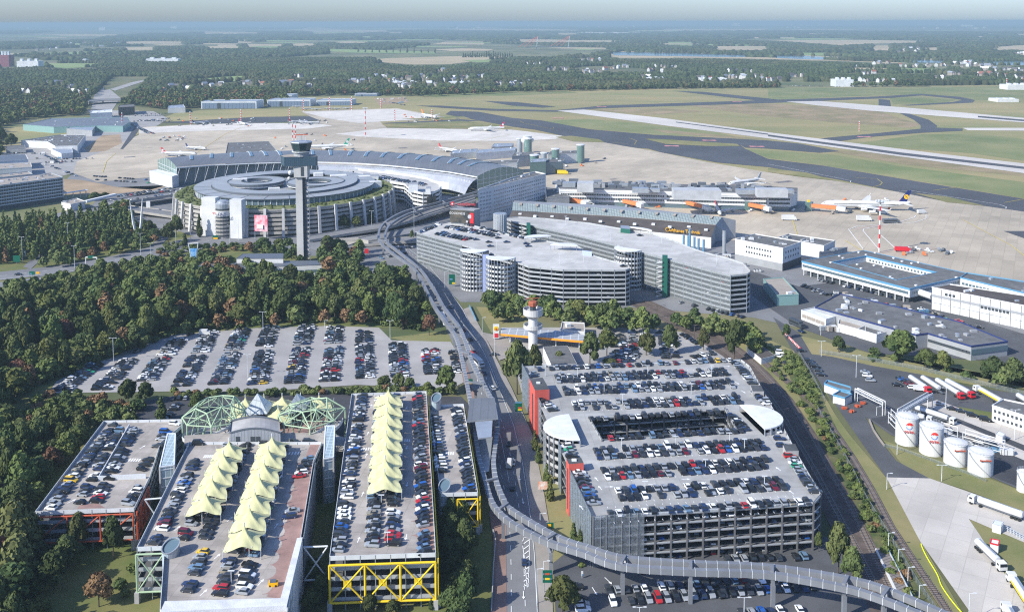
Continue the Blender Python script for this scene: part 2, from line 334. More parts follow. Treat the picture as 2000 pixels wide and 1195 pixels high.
lm = MB()
for pts in ([K('A2',60,945),K('A2',90,960),K('A2',320,1010),K('A2',325,995)], [K('A2',780,1110),K('A2',950,1130),K('A2',970,1100),K('A2',915,1078)], [K('B3',680,190),K('B3',850,200),K('B3',890,230),K('B3',870,250),K('B3',820,263)], [K('B3',1285,290),K('B3',1500,262)], [K('B3',1840,385),K('B3',1990,358)], [K('B0',800,150),K('B0',830,60),K('B0',900,0)],
            [(330,335),(440,262),(470,250)], [(1560,470),(1548,430)], [(1650,470),(1700,500)], [(1880,430),(1975,480),(2050,540)], [(700,330),(830,300),(1000,262)]): stroke(lm, pts, 0.5, 0.43, 'm_yellowline')
struct('taxi_yellow_lines', lm)
lm = MB()
for (x, y) in ((1090,231.5),(1385,275),(1478,287),(1175,209),(1440,199.5),(1312,286),(1688,268)):
    X, Y = G(x, y); s = 11
    for a in (0.3, -0.5): lm.box(X, Y, 0.42+abs(a)*.01, 20, 5, 0.02, 'm_pink', rot=a)
struct('pink_taxi_marks', lm)
# ---- built-up ground near and middle distance
sheet('terminal_forecourt', [[(143,338),(330,345),(600,340),(930,390),(1000,420),(1400,470),(1560,470),(1700,500),(1880,535),(2150,600),(2150,760),(1950,706),(1700,690),(1560,640),(1470,620),(1230,600),(1200,620),(1000,590),(900,590),(820,520),(700,560),(600,520),(560,500),(480,540),(0,540),(0,460),(100,420),(180,400),(200,380),(120,360)]], 0.06, 'm_road')
sheet('north_yards', [[(0,300),(130,262),(250,228),(300,232),(272,252),(235,292),(150,318),(143,338),(100,350),(0,345)],[(170,215),(300,218),(330,232),(300,250),(200,250)]], 0.11, 'm_lot')
sheet('building_site_soil', [[(122,350),(160,352),(230,366),(300,372),(330,362),(290,372),(200,382),(124,380)],[(165,290),(200,265),(235,263),(238,280),(205,296),(170,298)],[(730,193),(790,190),(800,200),(740,206)]], 0.16, 'm_soil')
sheet('cargo_yard', [[(1440,520),(1560,560),(1640,550),(1800,590),(2150,700),(2150,800),(1950,706),(1700,690),(1560,640),(1500,600),(1460,570)]], 0.16, 'm_asphalt')
# green areas
sheet('lawn', [[(0,480),(200,470),(330,440),(420,470),(600,500),(760,500),(830,560),(860,640),(700,640),(300,680),(80,790),(300,900),(300,1300),(-60,1300),(-60,480)], [(150,1000),(330,1000),(330,1300),(60,1300)], [(600,900),(960,900),(965,1300),(600,1300)]], 0.12, 'm_grass')
sheet('grass_strip', [[(1270,600),(1450,640),(1560,690),(1620,790),(1700,930),(1830,1195),(1900,1300),(1740,1300),(1640,1060),(1500,800),(1400,700)],[(1560,655),(1700,690),(1850,712),(2150,790),(2150,770),(1900,752),(1700,716),(1560,690)],
   [(1610,780),(1660,850),(1731,933),(1800,1060),(1900,1230),(1850,1230),(1700,960)],[(1725,860),(1850,905),(2000,960),(2150,1010),(2150,1060),(1888,957),(1816,935),(1760,905)],[(1892,1014),(2000,1058),(2150,1110),(2150,1300),(1960,1120)],
   [(930,600),(1020,600),(1060,640),(960,650)],[(1052,900),(1090,900),(1135,1030),(1130,1195),(1055,1300),(1050,1100)],[(760,660),(880,645),(895,690),(850,672),(800,668)]], 0.14, 'm_dry')
mat('m_weeds', (0.05, 0.085, 0.025), 1, col2=(0.17, 0.145, 0.07), scale=.12, detail=10)
sheet('railway_bank', [[(1528,690),(1562,690),(1612,788),(1600,800),(1575,800),(1545,745)],[(1585,800),(1612,792),(1640,850),(1690,940),(1735,1040),(1835,1195),(1900,1320),(1840,1320),(1770,1195),(1700,1050),(1640,945),(1600,860)]], 0.215, 'm_weeds')
sheet('surface_lot', [[(95,768),(110,745),(180,712),(215,700),(262,680),(330,655),(420,648),(500,641),(640,637),(740,640),(765,665),(880,668),(900,700),(910,745),(880,760),(700,752),(500,765),(330,765)]], 0.18, 'm_lot')
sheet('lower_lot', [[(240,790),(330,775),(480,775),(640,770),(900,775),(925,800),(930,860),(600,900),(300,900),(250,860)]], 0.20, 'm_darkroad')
sheet('rear_lot', [[(1150,640),(1250,640),(1340,650),(1440,690),(1470,720),(1400,800),(1050,800),(1020,770),(1000,700),(980,640)]], 0.20, 'm_lot')
sheet('south_lot', [[(1130,1060),(1300,1030),(1620,1050),(1690,1060),(1700,1120),(1780,1300),(1090,1300),(1080,1100)]], 0.20, 'm_asphalt')
sheet('fuel_yard', [[(1560,650),(1585,692),(1625,697),(1700,714),(1800,732),(1900,757),(2150,790),(2150,1010),(2000,960),(1870,905),(1770,860),(1740,850),(1690,815),(1710,850),(1750,900),(1816,935),(1731,933),(1700,890),(1655,825),(1600,745),(1545,680),(1510,620)]], 0.20, 'm_asphalt')
sheet('tank_yard', [[(1700,818),(1735,812),(1900,830),(2150,900),(2150,985),(2010,960),(1900,915),(1770,865)]], 0.26, 'm_darkroad')
sheet('fuel_concrete_lane', [[(1800,790),(1830,782),(2150,900),(2150,930),(2000,870)],[(1840,830),(1860,822),(2150,945),(2150,965)]], 0.30, 'm_concrete_road')
sheet('parking_island_grass', [[(1870,795),(1990,815),(2010,830),(1930,826)]], 0.30, 'm_grass')
sheet('tanker_road', [[(1731,933),(1816,935),(1888,960),(2000,1000),(2150,1050),(2150,1110),(2000,1060),(1892,1014),(1914,1046),(2000,1180),(2060,1300),(1960,1300),(1894,1195),(1796,1056)]], 0.26, 'm_concrete_road')
ROADL = [(742,440),(760,480),(800,512),(830,560),(862,620),(892,690),(912,760),(930,830),(945,900),(958,1000),(966,1060),(964,1130),(960,1195),(955,1320)]
ROADR = [(762,436),(785,475),(832,512),(872,560),(905,605),(932,660),(957,710),(985,780),(1005,830),(1022,900),(1037,1000),(1046,1080),(1052,1195),(1055,1320)]
sheet('main_road', [ROADL+ROADR[::-1]], 0.28, 'm_road')
sheet('red_footway', [[(955,1000),(990,1000),(988,1060),(990,1195),(985,1320),(953,1320),(958,1195),(963,1130),(964,1060)],[(893,690),(905,690),(925,760),(940,830),(928,830),(908,760)]], 0.34, 'm_redpave')
sheet('pavement', [[(905,605),(917,600),(948,660),(975,712),(1000,760),(1040,850),(1060,950),(1075,1040),(1080,1195),(1082,1320),(1056,1320),(1053,1195),(1046,1080),(1037,1000),(1022,900),(1005,830),(985,780),(957,710),(932,660)],[(942,650),(990,660),(1010,690),(990,700),(975,705)]], 0.36, 'm_pave')
lm = MB()
def curvemid(t, z=0): return [lerp(a, b, t) for a, b in zip(ROADL, ROADR)]
def dashed(mb, pts, wd, z, m, on, off):
    W = [G(*p) for p in pts]; q = resample(W, 0.5); n = 0; per = int((on+off)/0.5); k = int(on/0.5)
    while n+k < len(q): stroke(mb, q[n:n+k+1:k], wd, z, m, world=True); n += per
for t in (0.42, 0.72): dashed(lm, curvemid(t), 0.18, 0.40, 'm_white', 3, 5)
stroke(lm, curvemid(0.97), 0.15, 0.40, 'm_white'); stroke(lm, curvemid(0.57)[4:10], 0.15, 0.40, 'm_white')
isl = [K('D2',95,620),K('D2',80,660),K('D2',100,800),K('D2',118,1010)], [K('D2',95,620),K('D2',135,630),K('D2',135,800),K('D2',125,1010)]
for q in isl: stroke(lm, q, 0.2, 0.40, 'm_white')
for y in range(650, 1000, 42): stroke(lm, [K('D2',92,y+20), K('D2',133,y-10)], 0.35, 0.40, 'm_white')
def arrow(mb, px, py, z, ang, L=4.0, m='m_white', world=False):
    x, y = (px, py) if world else G(px, py, z); c, s = math.cos(ang), math.sin(ang)
    def P(a, b): return (x+c*a-s*b, y+s*a+c*b, z)
    mb.face([P(-L/2, -.12), P(L/2-1.2, -.12), P(L/2-1.2, .12), P(-L/2, .12)], m); mb.face([P(L/2-1.2, -.5), P(L/2, 0), P(L/2-1.2, .5)], m)
for (k, x, y, a) in (('D2',90,1060,-1.57),('D2',60,150,-1.5),('D2',85,330,-1.5),('D2',750,950,-1.1),('D2',643,1030,-1.3)): arrow(lm, *K(k, x, y), 0.41, a)
struct('road_markings', lm)
# expressway and ramps in front of the round garage (at grade)
def band(a, b): return a+b[::-1]
sheet('expressway', [band([(0,532),(110,520),(200,505),(300,482),(380,462),(440,458),(500,452),(560,462),(640,455),(740,450)], [(0,548),(120,535),(230,518),(330,500),(400,486),(470,475),(540,480),(620,478),(700,470),(760,468)]),
   band([(0,552),(40,548),(100,535)], [(0,562),(60,555),(120,540)]), band([(45,522),(70,500),(100,480),(190,470)], [(60,526),(85,505),(110,487),(190,475)]), band([(262,425),(300,440),(315,460),(290,485),(240,500)], [(278,420),(318,438),(328,465),(305,492),(250,508)]),
   band([(340,440),(420,470),(500,462)], [(335,447),(420,477),(500,470)]), [(560,440),(740,430),(760,470),(640,500),(560,470)], [(640,500),(760,480),(820,520),(820,560),(700,540)]], 0.32, 'm_road')
lm = MB()
dashed(lm, [(0,540),(115,527),(215,511),(315,491),(390,474),(455,466),(520,466)], 0.25, 0.36, 'm_white', 4, 8)
stroke(lm, [(0,546),(120,533.5),(230,516.5),(330,498.5),(400,484.5)], 0.25, 0.36, 'm_white')
struct('expressway_markings', lm)
# ================================================================== TREES
nr = np.random.RandomState(11)
LEAF = []
for nm, c1, c2 in (('leaf_dark', (0.034, 0.054, 0.019), (0.092, 0.116, 0.037)), ('leaf_mid', (0.058, 0.08, 0.023), (0.14, 0.158, 0.046)),
                   ('leaf_olive', (0.064, 0.084, 0.028), (0.145, 0.16, 0.055)), ('leaf_brown', (0.11, 0.06, 0.032), (0.22, 0.125, 0.07))):
    LEAF.append(mat(nm, c1, 0.75, col2=c2, scale=0.45, detail=5, objrand=0.32, spec=0.15))
mat('bark', (0.10, 0.08, 0.06), 0.9, var=0.2, scale=2)
mat('leaf_far', (0.028, 0.046, 0.022), 0.9, stain=.4, col2=(0.085, 0.105, 0.04), scale=0.045, detail=9, spec=0.05)
mat('leaf_far2', (0.03, 0.045, 0.022), 0.9, stain=.4, col2=(0.10, 0.10, 0.045), scale=0.02, detail=9, spec=0.05)
def quads(P, N, S):
    """leaf quads at P with normals N and size S"""
    n = len(P); a = np.cross(N, nr.normal(size=(n, 3))); a /= np.linalg.norm(a, axis=1)[:, None]+1e-9; b = np.cross(N, a)
    s = S[:, None]*.5; k = nr.uniform(.6, 1.3, (n, 1))
    V = np.stack([P-a*s-b*s*k, P+a*s-b*s*.7*k, P+a*s*.8+b*s*k, P-a*s+b*s*.8*k], 1).reshape(-1, 3)
    return V, np.arange(n*4).reshape(n, 4)
def crown(n, leaf, lobes, shape, core=True):
    """crown about 1 wide (radius 1), spans z 0.2..1 of height 1 -> returned in units radius/height"""
    L = []
    for i in range(lobes):
        if shape == 'column': t = i/(lobes-1); z = .16+.74*t; a = nr.uniform(0, 6.28); rr = .35*math.sin(math.pi*min(1, .25+t*.75))*nr.uniform(.2, 1); q = (.62-.42*t)*nr.uniform(.85, 1.15)
        elif shape == 'cone': t = i/(lobes-1); z = .15+.78*t; a = i*2.4; rr = .5*(1-t)*nr.uniform(.5, 1); q = (.55-.42*t)
        else:
            a = i*2.399+nr.uniform(-.3, .3); t = i/(lobes-1); z = .40+.46*(1-t)**.7*nr.uniform(.85, 1.1)+(.0 if i else .06)
            rr = (.12+.55*t**.6)*nr.uniform(.7, 1.1); q = nr.uniform(.30, .46)*(1 if t < .7 else .85)
        L.append((rr*math.cos(a), rr*math.sin(a), z, q))
    L = np.array(L); idx = nr.choice(len(L), n, p=L[:, 3]**2/sum(L[:, 3]**2))
    D = nr.normal(size=(n, 3)); D[:, 2] = D[:, 2]*.9+.25; D /= np.linalg.norm(D, axis=1)[:, None]
    q = L[idx, 3][:, None]*nr.uniform(.72, 1.08, (n, 1))
    P = L[idx, :3]+D*q*np.array([1, 1, .42 if shape == 'round' else .28])
    N = D+nr.normal(size=(n, 3))*.45; N /= np.linalg.norm(N, axis=1)[:, None]
    return P, N, L, leaf
def crown_mesh(nm, n, leaf, lobes, shape, m, asp):
    P, N, L, lf = crown(n, leaf, lobes, shape)
    # build at aspect (radius 1 : height asp) so leaves are not squashed, then rescale height to 1
    P2 = P*np.array([1, 1, asp]); V, F = quads(P2, N, nr.uniform(.6, 1.3, n)*leaf); 
    cv = []; cf = []; base = len(V)
    import bmesh
    bm = bmesh.new(); bmesh.ops.create_icosphere(bm, subdivisions=1, radius=1); iv = np.array([v.co[:] for v in bm.verts]); fi = np.array([[v.index for v in f.verts] for f in bm.faces]); bm.free()
    Vs = [V]; Fq = [F]
    for l in L:
        w = iv*nr.uniform(.7, .95, (len(iv), 1))*l[3]*np.array([1, 1, .42*asp if shape == 'round' else .28*asp])+l[:3]*np.array([1, 1, asp])
        Vs.append(w); Fq.append(np.concatenate([fi, fi[:, 2:3]], 1)+base); base += len(w)
    V = np.concatenate(Vs); F = np.concatenate(Fq)
    V = V/np.array([1, 1, asp])
    me = bpy.data.meshes.new(nm); me.from_pydata(V.tolist(), [], [tuple(dict.fromkeys(f)) for f in F.tolist()]); me.materials.append(m); me.update()
    return me
def trunk_mesh(asp):
    mb = MB(); mb.tube((0, 0, -.02), (.02, 0, .35), .055, 'bark', 6, .04); mb.tube((.02, 0, .34), (0, .05, .72), .04, 'bark', 5, .015)
    for a in (0.3, 2.4, 4.4): mb.tube((.02, 0, .33), (.45*math.cos(a), .45*math.sin(a), .62), .03, 'bark', 5, .01)
    me = bpy.data.meshes.new('trunk'); me.from_pydata([tuple(v) for v in mb.v], [], mb.f); me.materials.append(MATS['bark']); me.update(); return me
TRUNK = trunk_mesh(1)
CROWNS = {}
for k in range(4):
    for v in range(4): CROWNS['round', k, v] = crown_mesh('crown', 1500, .17, 13+v, 'round', LEAF[k], 1.9)
    CROWNS['column', k, 0] = crown_mesh('crown', 1100, .24, 11, 'column', LEAF[k], 4.5)
    CROWNS['cone', k, 0] = crown_mesh('crown', 1100, .2, 14, 'cone', LEAF[k], 3.5)
    CROWNS['bush', k, 0] = CROWNS['round', k, 0]
KINDW = ('dark green', 'mid green', 'olive green', 'rusty brown')
TREES = []          # x, y, h, r, shape, kind, label, group
def tree_at(px, py, top, wpx, kind=0, shape='round', label=None, group=None):
    x, y = G(px, py); h = max(3.0, hgt(px, py, top)); r = wpx*y/FPX/2
    TREES.append((x, y, h, r, shape, kind, label, group))
def fill(poly, spacing, h0, h1, r0, r1, weights, zone, shape='round', seed=1, jit=.35, keep=1.0):
    rr = random.Random(seed); W = GP(poly); xs = [p[0] for p in W]; ys = [p[1] for p in W]; n = 0
    y = min(ys); row = 0
    while y < max(ys):
        x = min(xs)+(row % 2)*spacing/2
        while x < max(xs):
            X = x+rr.uniform(-jit, jit)*spacing; Y = y+rr.uniform(-jit, jit)*spacing
            if inpoly(X, Y, W) and rr.random() < keep:
                p = PX(X, Y)
                if -90 < p[0] < 2090 and p[1] < 1330:
                    k = rr.choices(range(4), weights)[0]; h = rr.uniform(h0, h1)
                    TREES.append((X, Y, h, rr.uniform(r0, r1), shape, k, '%s broadleaf tree %s' % (KINDW[k], zone), 'trees '+zone)); n += 1
            x += spacing
        y += spacing*.87; row += 1
    return n
WOOD = [(-80,640),(0,618),(80,596),(160,582),(300,572),(400,574),(560,574),(640,572),(720,566),(775,560),(800,570),(826,600),(838,628),(835,644),(800,648),(760,640),(740,632),(700,630),(600,632),(500,637),(430,642),(350,650),(275,682),(185,708),(95,750),(40,775),(20,800),(30,850),(80,905),(85,955),(62,1010),(60,1080),(75,1150),(85,1230),(60,1300),(-80,1300)]
fill(WOOD, 9.3, 8, 19, 3.4, 8, (4.2, 3.6, 2.2, .75), 'in the wood left of the car parks', seed=4)
fill([(430,650),(500,644),(640,640),(735,638),(835,652),(835,640),(640,628),(440,638),(340,655),(345,662)], 10, 6, 9, 3.2, 4.6, (2, 2, 2, 4.5), 'along the rear edge of the surface lot', seed=9)
fill([(50,862),(130,845),(200,838),(150,890),(105,950),(80,905)], 9, 9, 13, 4, 6, (3, 3, 2, 1), 'behind the red framed car park', seed=18)
fill([(60,790),(110,775),(230,790),(290,800),(250,830),(190,838),(130,843),(50,858),(30,830)], 6, 3, 5.5, 2.6, 4.2, (1.5, 2, 3, 3), 'behind the red framed car park', seed=19)
fill([(-60,470),(0,450),(60,440),(140,432),(240,430),(265,440),(250,468),(200,492),(120,500),(60,510),(0,520),(-60,525)], 8.5, 12, 17, 3.2, 4.4, (3.5, 4, 2, .2), 'in the grove below the hotel', 'column', seed=5)
fill([(140,490),(240,470),(262,455),(320,470),(250,500),(160,515),(100,528),(75,522),(100,505)], 10, 6, 10, 3.5, 5, (3, 3, 2, .8), 'between the expressway ramps', seed=6)
fill([(200,420),(250,412),(262,440),(240,450),(205,440)], 9, 9, 13, 3.4, 4.6, (3, 3, 2, .4), 'in the grove below the hotel', seed=8)
fill([(470,492),(580,486),(600,520),(590,528),(500,498)], 11, 6, 9, 3.5, 4.5, (4, 2, 1, 1), 'around the control tower foot', seed=21)
fill([(615,500),(690,496),(720,515),(700,540),(640,545)], 11, 9, 13, 4, 5.5, (4, 3, 1, .7), 'around the control tower foot', seed=22)
fill([(400,520),(560,552),(640,560),(760,545),(800,560),(700,575),(400,575)], 10, 9, 13, 4, 6, (4, 3, 1, 1.5), 'in the wood left of the car parks', seed=24)
fill([(950,600),(1050,610),(1180,626),(1290,646),(1280,668),(1180,650),(1100,640),(1050,622),(960,618)], 8, 8, 12, 4, 5.5, (3, 4, 2, .1), 'below the grey multi-storey car parks', seed=10)
fill([(985,590),(1010,600),(1040,640),(985,640),(960,625)], 8, 6, 10, 3.4, 4.6, (3, 4, 3, .2), 'behind the petrol station', seed=54)
fill([(1310,622),(1400,645),(1465,650),(1480,668),(1400,662),(1320,640)], 8, 6, 10, 3.4, 5, (4, 3, 2, .1), 'beside the railway', seed=55)
fill([(1330,640),(1400,650),(1470,660),(1500,690),(1470,700),(1420,665),(1350,655)], 10, 7, 11, 3.5, 5, (3, 4, 2, .1), 'beside the railway', seed=12)
fill([(1530,690),(1560,700),(1600,770),(1590,800),(1555,740)], 3.1, 1.2, 2.8, 1.6, 2.6, (2, 4, 3, .3), 'on the railway bank', seed=13)
fill([(1610,800),(1640,870),(1690,960),(1740,1060),(1800,1195),(1830,1260),(1800,1260),(1720,1080),(1680,1000),(1640,930),(1600,850)], 3.6, 1, 3, 1.2, 2.4, (3, 4, 2.4, .4), 'on the railway bank', seed=14)
fill([(1650,688),(1740,698),(1850,718),(1940,748),(1880,740),(1800,718),(1700,706)], 8, 2, 4.5, 2, 3.6, (3, 3, 2, .3), 'on the bank above the fuel depot', seed=15)
fill([(330,768),(480,768),(640,764),(700,760),(880,766),(905,772),(640,774),(480,776),(330,778)], 4.2, 2, 3.4, 2, 2.8, (1, 3, 3, .8), 'in the hedge below the surface lot', seed=16)
fill([(1940,760),(2040,770),(2060,760),(1960,735)], 9, 8, 10, 4, 5, (4, 2, 1, 0), 'on the bank above the fuel depot', seed=17)
fill([(-30,960),(40,960),(50,1060),(60,1195),(60,1290),(-40,1290)], 12, 6, 9, 3.6, 5, (1, 1, 1, 4), 'at the lower left corner', seed=51)
fill([(330,560),(420,556),(430,574),(330,578)], 11, 9, 12, 4.4, 6, (.5, .5, .5, 4), 'at the upper edge of the wood', seed=52)
fill([(0,610),(130,596),(130,620),(0,640)], 15, 9, 12, 4.4, 6, (.5, 1, 1, 3), 'at the upper edge of the wood', seed=53)
fill([(0,570),(110,547),(220,524),(330,511),(420,505),(440,520),(400,574),(300,572),(160,582),(80,596),(0,618),(-60,620)], 9, 5, 9, 3, 5, (3, 4, 2.4, .5), 'between expressway and wood', seed=41)
fill([(300,495),(330,478),(420,482),(500,478),(560,484),(500,490),(400,496),(330,506)], 7, 2, 4, 2, 3.4, (2, 3, 3, .6), 'on the verge below the round car park', seed=42)
fill([(170,470),(262,440),(300,452),(320,470),(262,452),(220,475)], 8, 5, 9, 3, 4.4, (3, 3, 2, .4), 'between the expressway ramps', seed=43)
fill([(868,1000),(905,1000),(915,1100),(925,1210),(870,1260),(862,1120)], 7.5, 9, 13, 3.4, 4.8, (6, 1.5, .3, 0), 'between the yellow frame and the footway', seed=44)
fill([(235,1110),(262,1100),(262,1190),(225,1230)], 6, 2, 4, 1.6, 2.6, (3, 3, 2, .3), 'at the foot of the green frame', seed=45)
fill([(600,1080),(640,1120),(640,1200),(600,1200)], 7, 4, 7, 2.4, 3.4, (5, 2, .5, 0), 'below the cross brace', seed=46)
fill([(1120,1090),(1165,1110),(1150,1120),(1120,1110)], 5, 1, 2, 1.2, 2, (1, 2, 2, 0), 'beside the screened wall', seed=47)
fill([(1450,650),(1530,700),(1600,800),(1600,840),(1560,790),(1500,715),(1440,665)], 6, 1.5, 3.6, 1.6, 3, (2, 3, 3, .3), 'on the railway bank', seed=48)
for (px, py, top, wpx, kind, shape, lab) in (
 (1010,770,668,62,2,'round','tall olive tree at the rear left corner of the white roofed car park'), (1045,745,680,36,2,'round','olive tree behind the coral red stair tower'),
 (1152,712,652,48,0,'round','big dark tree behind the rear parapet beside the petrol station'), (1185,695,645,44,1,'round','loose tree between petrol station and rear lot'), (1190,712,700,36,2,'round','low olive shrub tree behind the rear parapet'),
 (1262,694,652,44,2,'round','round olive tree standing alone among the cars of the rear lot'), (1308,692,640,38,2,'round','yellow green tree on the grass island of the rear lot'), (1374,684,646,28,2,'round','small yellow tree beside the railway end of the rear lot'),
 (1434,704,626,48,0,'round','tallest dark tree beside the railway behind the white roofed car park'), (1092,712,688,28,2,'round','small cone shaped tree in front of the grey shed roof'),
 (963,614,570,40,0,'round','dark tree at the foot of the round ramp towers'), (1075,620,578,40,0,'round','dark tree behind the old white tower'),
 (1130,632,588,50,1,'round','broad tree in front of the middle grey car park'), (1175,636,592,38,1,'round','green tree right of the middle grey car park'),
 (1637,1122,1030,58,2,'round','large olive tree beside the overhead railway near the tracks'), (1664,1138,1076,52,2,'round','smaller round tree at the foot of the large olive tree'),
 (1598,1078,1040,20,0,'round','thin dark tree at the right corner of the white roofed car park'), (1098,1200,1130,76,1,'round','round green tree at the bottom beside the green road sign'),
 (1120,1062,1018,26,2,'column','young olive tree below the screened wall, nearer one'), (1132,1068,1032,24,2,'column','young olive tree at the screened wall corner'), (1068,945,905,22,1,'column','slim tree beside the poster board'), (1075,978,932,24,1,'column','slim tree in front of the poster board'), (1044,880,838,18,1,'column','slim tree below the white roofed spiral ramp'), (1052,905,868,18,1,'column','second slim tree below the white roofed spiral ramp'),
 (80,1070,1015,44,0,'round','tree with thin crown under the left end of the red frame'), (152,1078,1010,48,2,'round','tree with thin crown under the middle of the red frame'), (222,1092,1012,50,0,'round','tree on the lawn edge under the right end of the red frame'),
 (75,1112,1056,60,0,'round','big dark tree left of the lawn'), (133,1110,1050,62,0,'round','big dark tree on the shaded side of the lawn'), (105,1150,1080,66,0,'round','grey green tree at the left of the lawn'), (193,1185,1122,62,3,'round','rusty brown tree standing alone on the lawn'), (88,1192,1172,28,1,'round','bright green shrub in the bottom left corner'),
 (884,1038,972,46,0,'round','dark tree below the oval stair tower beside the yellow frame'), (628,1176,1128,46,0,'round','dark tree at the left foot of the yellow frame'), (722,1196,1160,38,0,'round','dark shrub tree under the yellow frame'), (768,1200,1172,34,0,'round','second dark shrub tree under the yellow frame'), (842,1190,1166,16,0,'column','slim dark shrub at the right foot of the yellow frame'),
 (885,1075,1040,42,0,'round',None), (890,1105,1062,50,0,'round',None), (884,1135,1090,52,0,'round',None), (888,1165,1120,56,0,'round',None), (882,1195,1148,60,0,'round',None), (895,1215,1175,60,0,'round',None),
 (751,760,734,34,2,'round','olive tree in the hedge behind the yellow tents'), (778,760,730,30,2,'round','second olive tree in the hedge behind the yellow tents'), (800,762,738,26,1,'round','right tree of three in the hedge behind the tents'), (872,768,716,46,1,'round','tall tree beside the overhead railway station'), (835,768,748,24,1,'round','low tree beside the overhead railway station'),
 (838,655,616,34,3,'round','rusty round tree where the lot road meets the overhead railway'), (250,790,742,44,0,'round','dark tree at the near left corner of the surface lot'), (285,790,748,36,0,'round','second dark tree at the near left corner of the surface lot'),
 (315,822,772,30,0,'column','slim dark tree in the lower lot'), (385,805,770,34,1,'round','tree in the lower lot beside the green ramp frame'),
 (1638,688,658,32,0,'round','small round tree above the fuel depot gate'), (1758,706,645,74,1,'round','big round tree in front of the long blue edged warehouse'), (1808,722,684,48,1,'round','tree right of the big round one below the warehouse'), (1842,724,690,42,1,'round','tree at the near corner of the warehouse'), (1938,752,700,54,0,'round','dark tree at the right edge above the tanker trucks'), (1978,756,704,50,0,'round','last dark tree at the right edge above the tanker trucks'),
 (1536,662,634,18,0,'round','small dark shrub beside the roadworks barriers'),
 (390,464,416,16,0,'column','slim poplar left of the letters on the round car park'), (329,476,438,34,0,'round','round dark tree beside the ramp below the round car park'), (361,480,456,16,0,'column','small dark tree beside the ramp lamp'), (292,464,432,24,0,'round','dark tree beside the tall white pylons'), (345,460,425,30,1,'round','green tree inside the ramp loop'),
 (352,424,404,14,0,'column','slim tree at the left wall of the round car park'), (416,458,428,18,1,'column','thin tree under the letters of the round car park'), (436,458,420,18,1,'column','second thin tree under the letters of the round car park'), (470,462,418,22,0,'column','tall thin tree right of the white stair block'), (482,460,432,18,1,'round','small tree in front of the round car park'),
 (672,450,420,26,0,'round','dark tree against the right wall of the round car park'), (695,448,422,26,1,'round','second tree against the right wall of the round car park'), (724,440,402,16,0,'column','slim tree beside the road sign gantry'), (186,392,376,28,0,'round','dark tree beside the hotel walkway'), (205,390,376,20,0,'round','second dark tree beside the hotel walkway'), (805,470,452,12,1,'round','small tree at the near end of the grey car park'),
 (700,485,475,14,3,'round','small rusty tree in the ramp loop'), (660,500,468,30,0,'round','dark tree right of the control tower'), (640,488,462,34,0,'round','tree against the control tower stairs'), (515,492,465,34,0,'round','tree left of the control tower'), (545,480,466,26,1,'round','low tree behind the control tower station'),
 (22,290,262,26,0,'round','dark tree left of the flat white factory'), (2,282,250,24,0,'round','dark tree at the left picture edge beside the factory')):
    tree_at(px, py, top, wpx, kind, shape, lab or 'dark tree in the row between yellow frame and footway', 'trees between the yellow frame and the footway' if lab is None else None)
# the 300 that show largest are things; the rest of the wood is one mass
TREES.sort(key=lambda t: -((1e6 if t[7] is None else 0)+t[3]*t[2]/(t[1]*t[1])*1e5))
print('TREES', len(TREES))
PROTO = {}
ti = 0
for (x, y, h, r, shape, k, lab, grp) in TREES[:300]:
    v = ti % 4 if shape == 'round' else 0; key = (shape, k, v)
    e = thing('tree', lab, 'tree', (x, y, 0), rnd.uniform(0, 6.28), grp or 'single trees between the buildings'); e.scale = (r, r, h)
    for nm, me in (('trunk', TRUNK), ('crown', CROWNS[key])): link_me(nm, me, e)
    if r < 3 and h < 5: e.name = 'shrub'; e['category'] = 'shrub'; e['label'] = lab.replace('broadleaf tree', 'shrub')
    ti += 1
# woodland beyond the nearest 300: one numpy mesh
def bake(lst, n, leaf, nm, label, cat, grp):
    Vs = [[], [], [], []]; T = {}
    for k in range(4):
        for sh in ('round', 'column'): 
            T[sh, k] = [crown(n, leaf, 12, sh) for _ in range(3)]
    AV = []; AF = []; AM = []; base = 0
    for i, (x, y, h, r, sh, k, _, _) in enumerate(lst):
        P, N, L, lf = T[sh if sh in ('column',) else 'round', k][i % 3]
        a = nr.uniform(0, 6.28); c, s = math.cos(a), math.sin(a)
        Q = P*np.array([r, r, h]); Q = np.stack([Q[:, 0]*c-Q[:, 1]*s+x, Q[:, 0]*s+Q[:, 1]*c+y, Q[:, 2]], 1)
        M = np.stack([N[:, 0]*c-N[:, 1]*s, N[:, 0]*s+N[:, 1]*c, N[:, 2]], 1)
        V, F = quads(Q, M, nr.uniform(.7, 1.3, n)*lf*r); AV.append(V); AF.append(F+base); base += len(V); AM.append(np.full(n, k))
    me = mesh_np(nm, np.concatenate(AV), np.concatenate(AF), LEAF, np.concatenate(AM)); o = link_me(nm, me); tag(o, label, cat, 'stuff', grp); return o
rest = TREES[300:]
if rest: bake([t for t in rest], 330, .30, 'woodland', 'crowns of the wood and groves beyond the nearest trees', 'woodland', None)
# undergrowth on the forest floor
und = []
W = GP(WOOD); xs = [p[0] for p in W]; ys = [p[1] for p in W]
for _ in range(5200):
    X = rnd.uniform(min(xs), max(xs)); Y = rnd.uniform(min(ys), max(ys))
    if inpoly(X, Y, W): und.append((X, Y, rnd.uniform(1.5, 5), rnd.uniform(1.5, 3.4), 'round', rnd.choices(range(4), (4, 3, 2, 1.2))[0], None, None))
bake(und, 60, .55, 'undergrowth', 'dense undergrowth and saplings covering the floor of the wood', 'undergrowth', None)
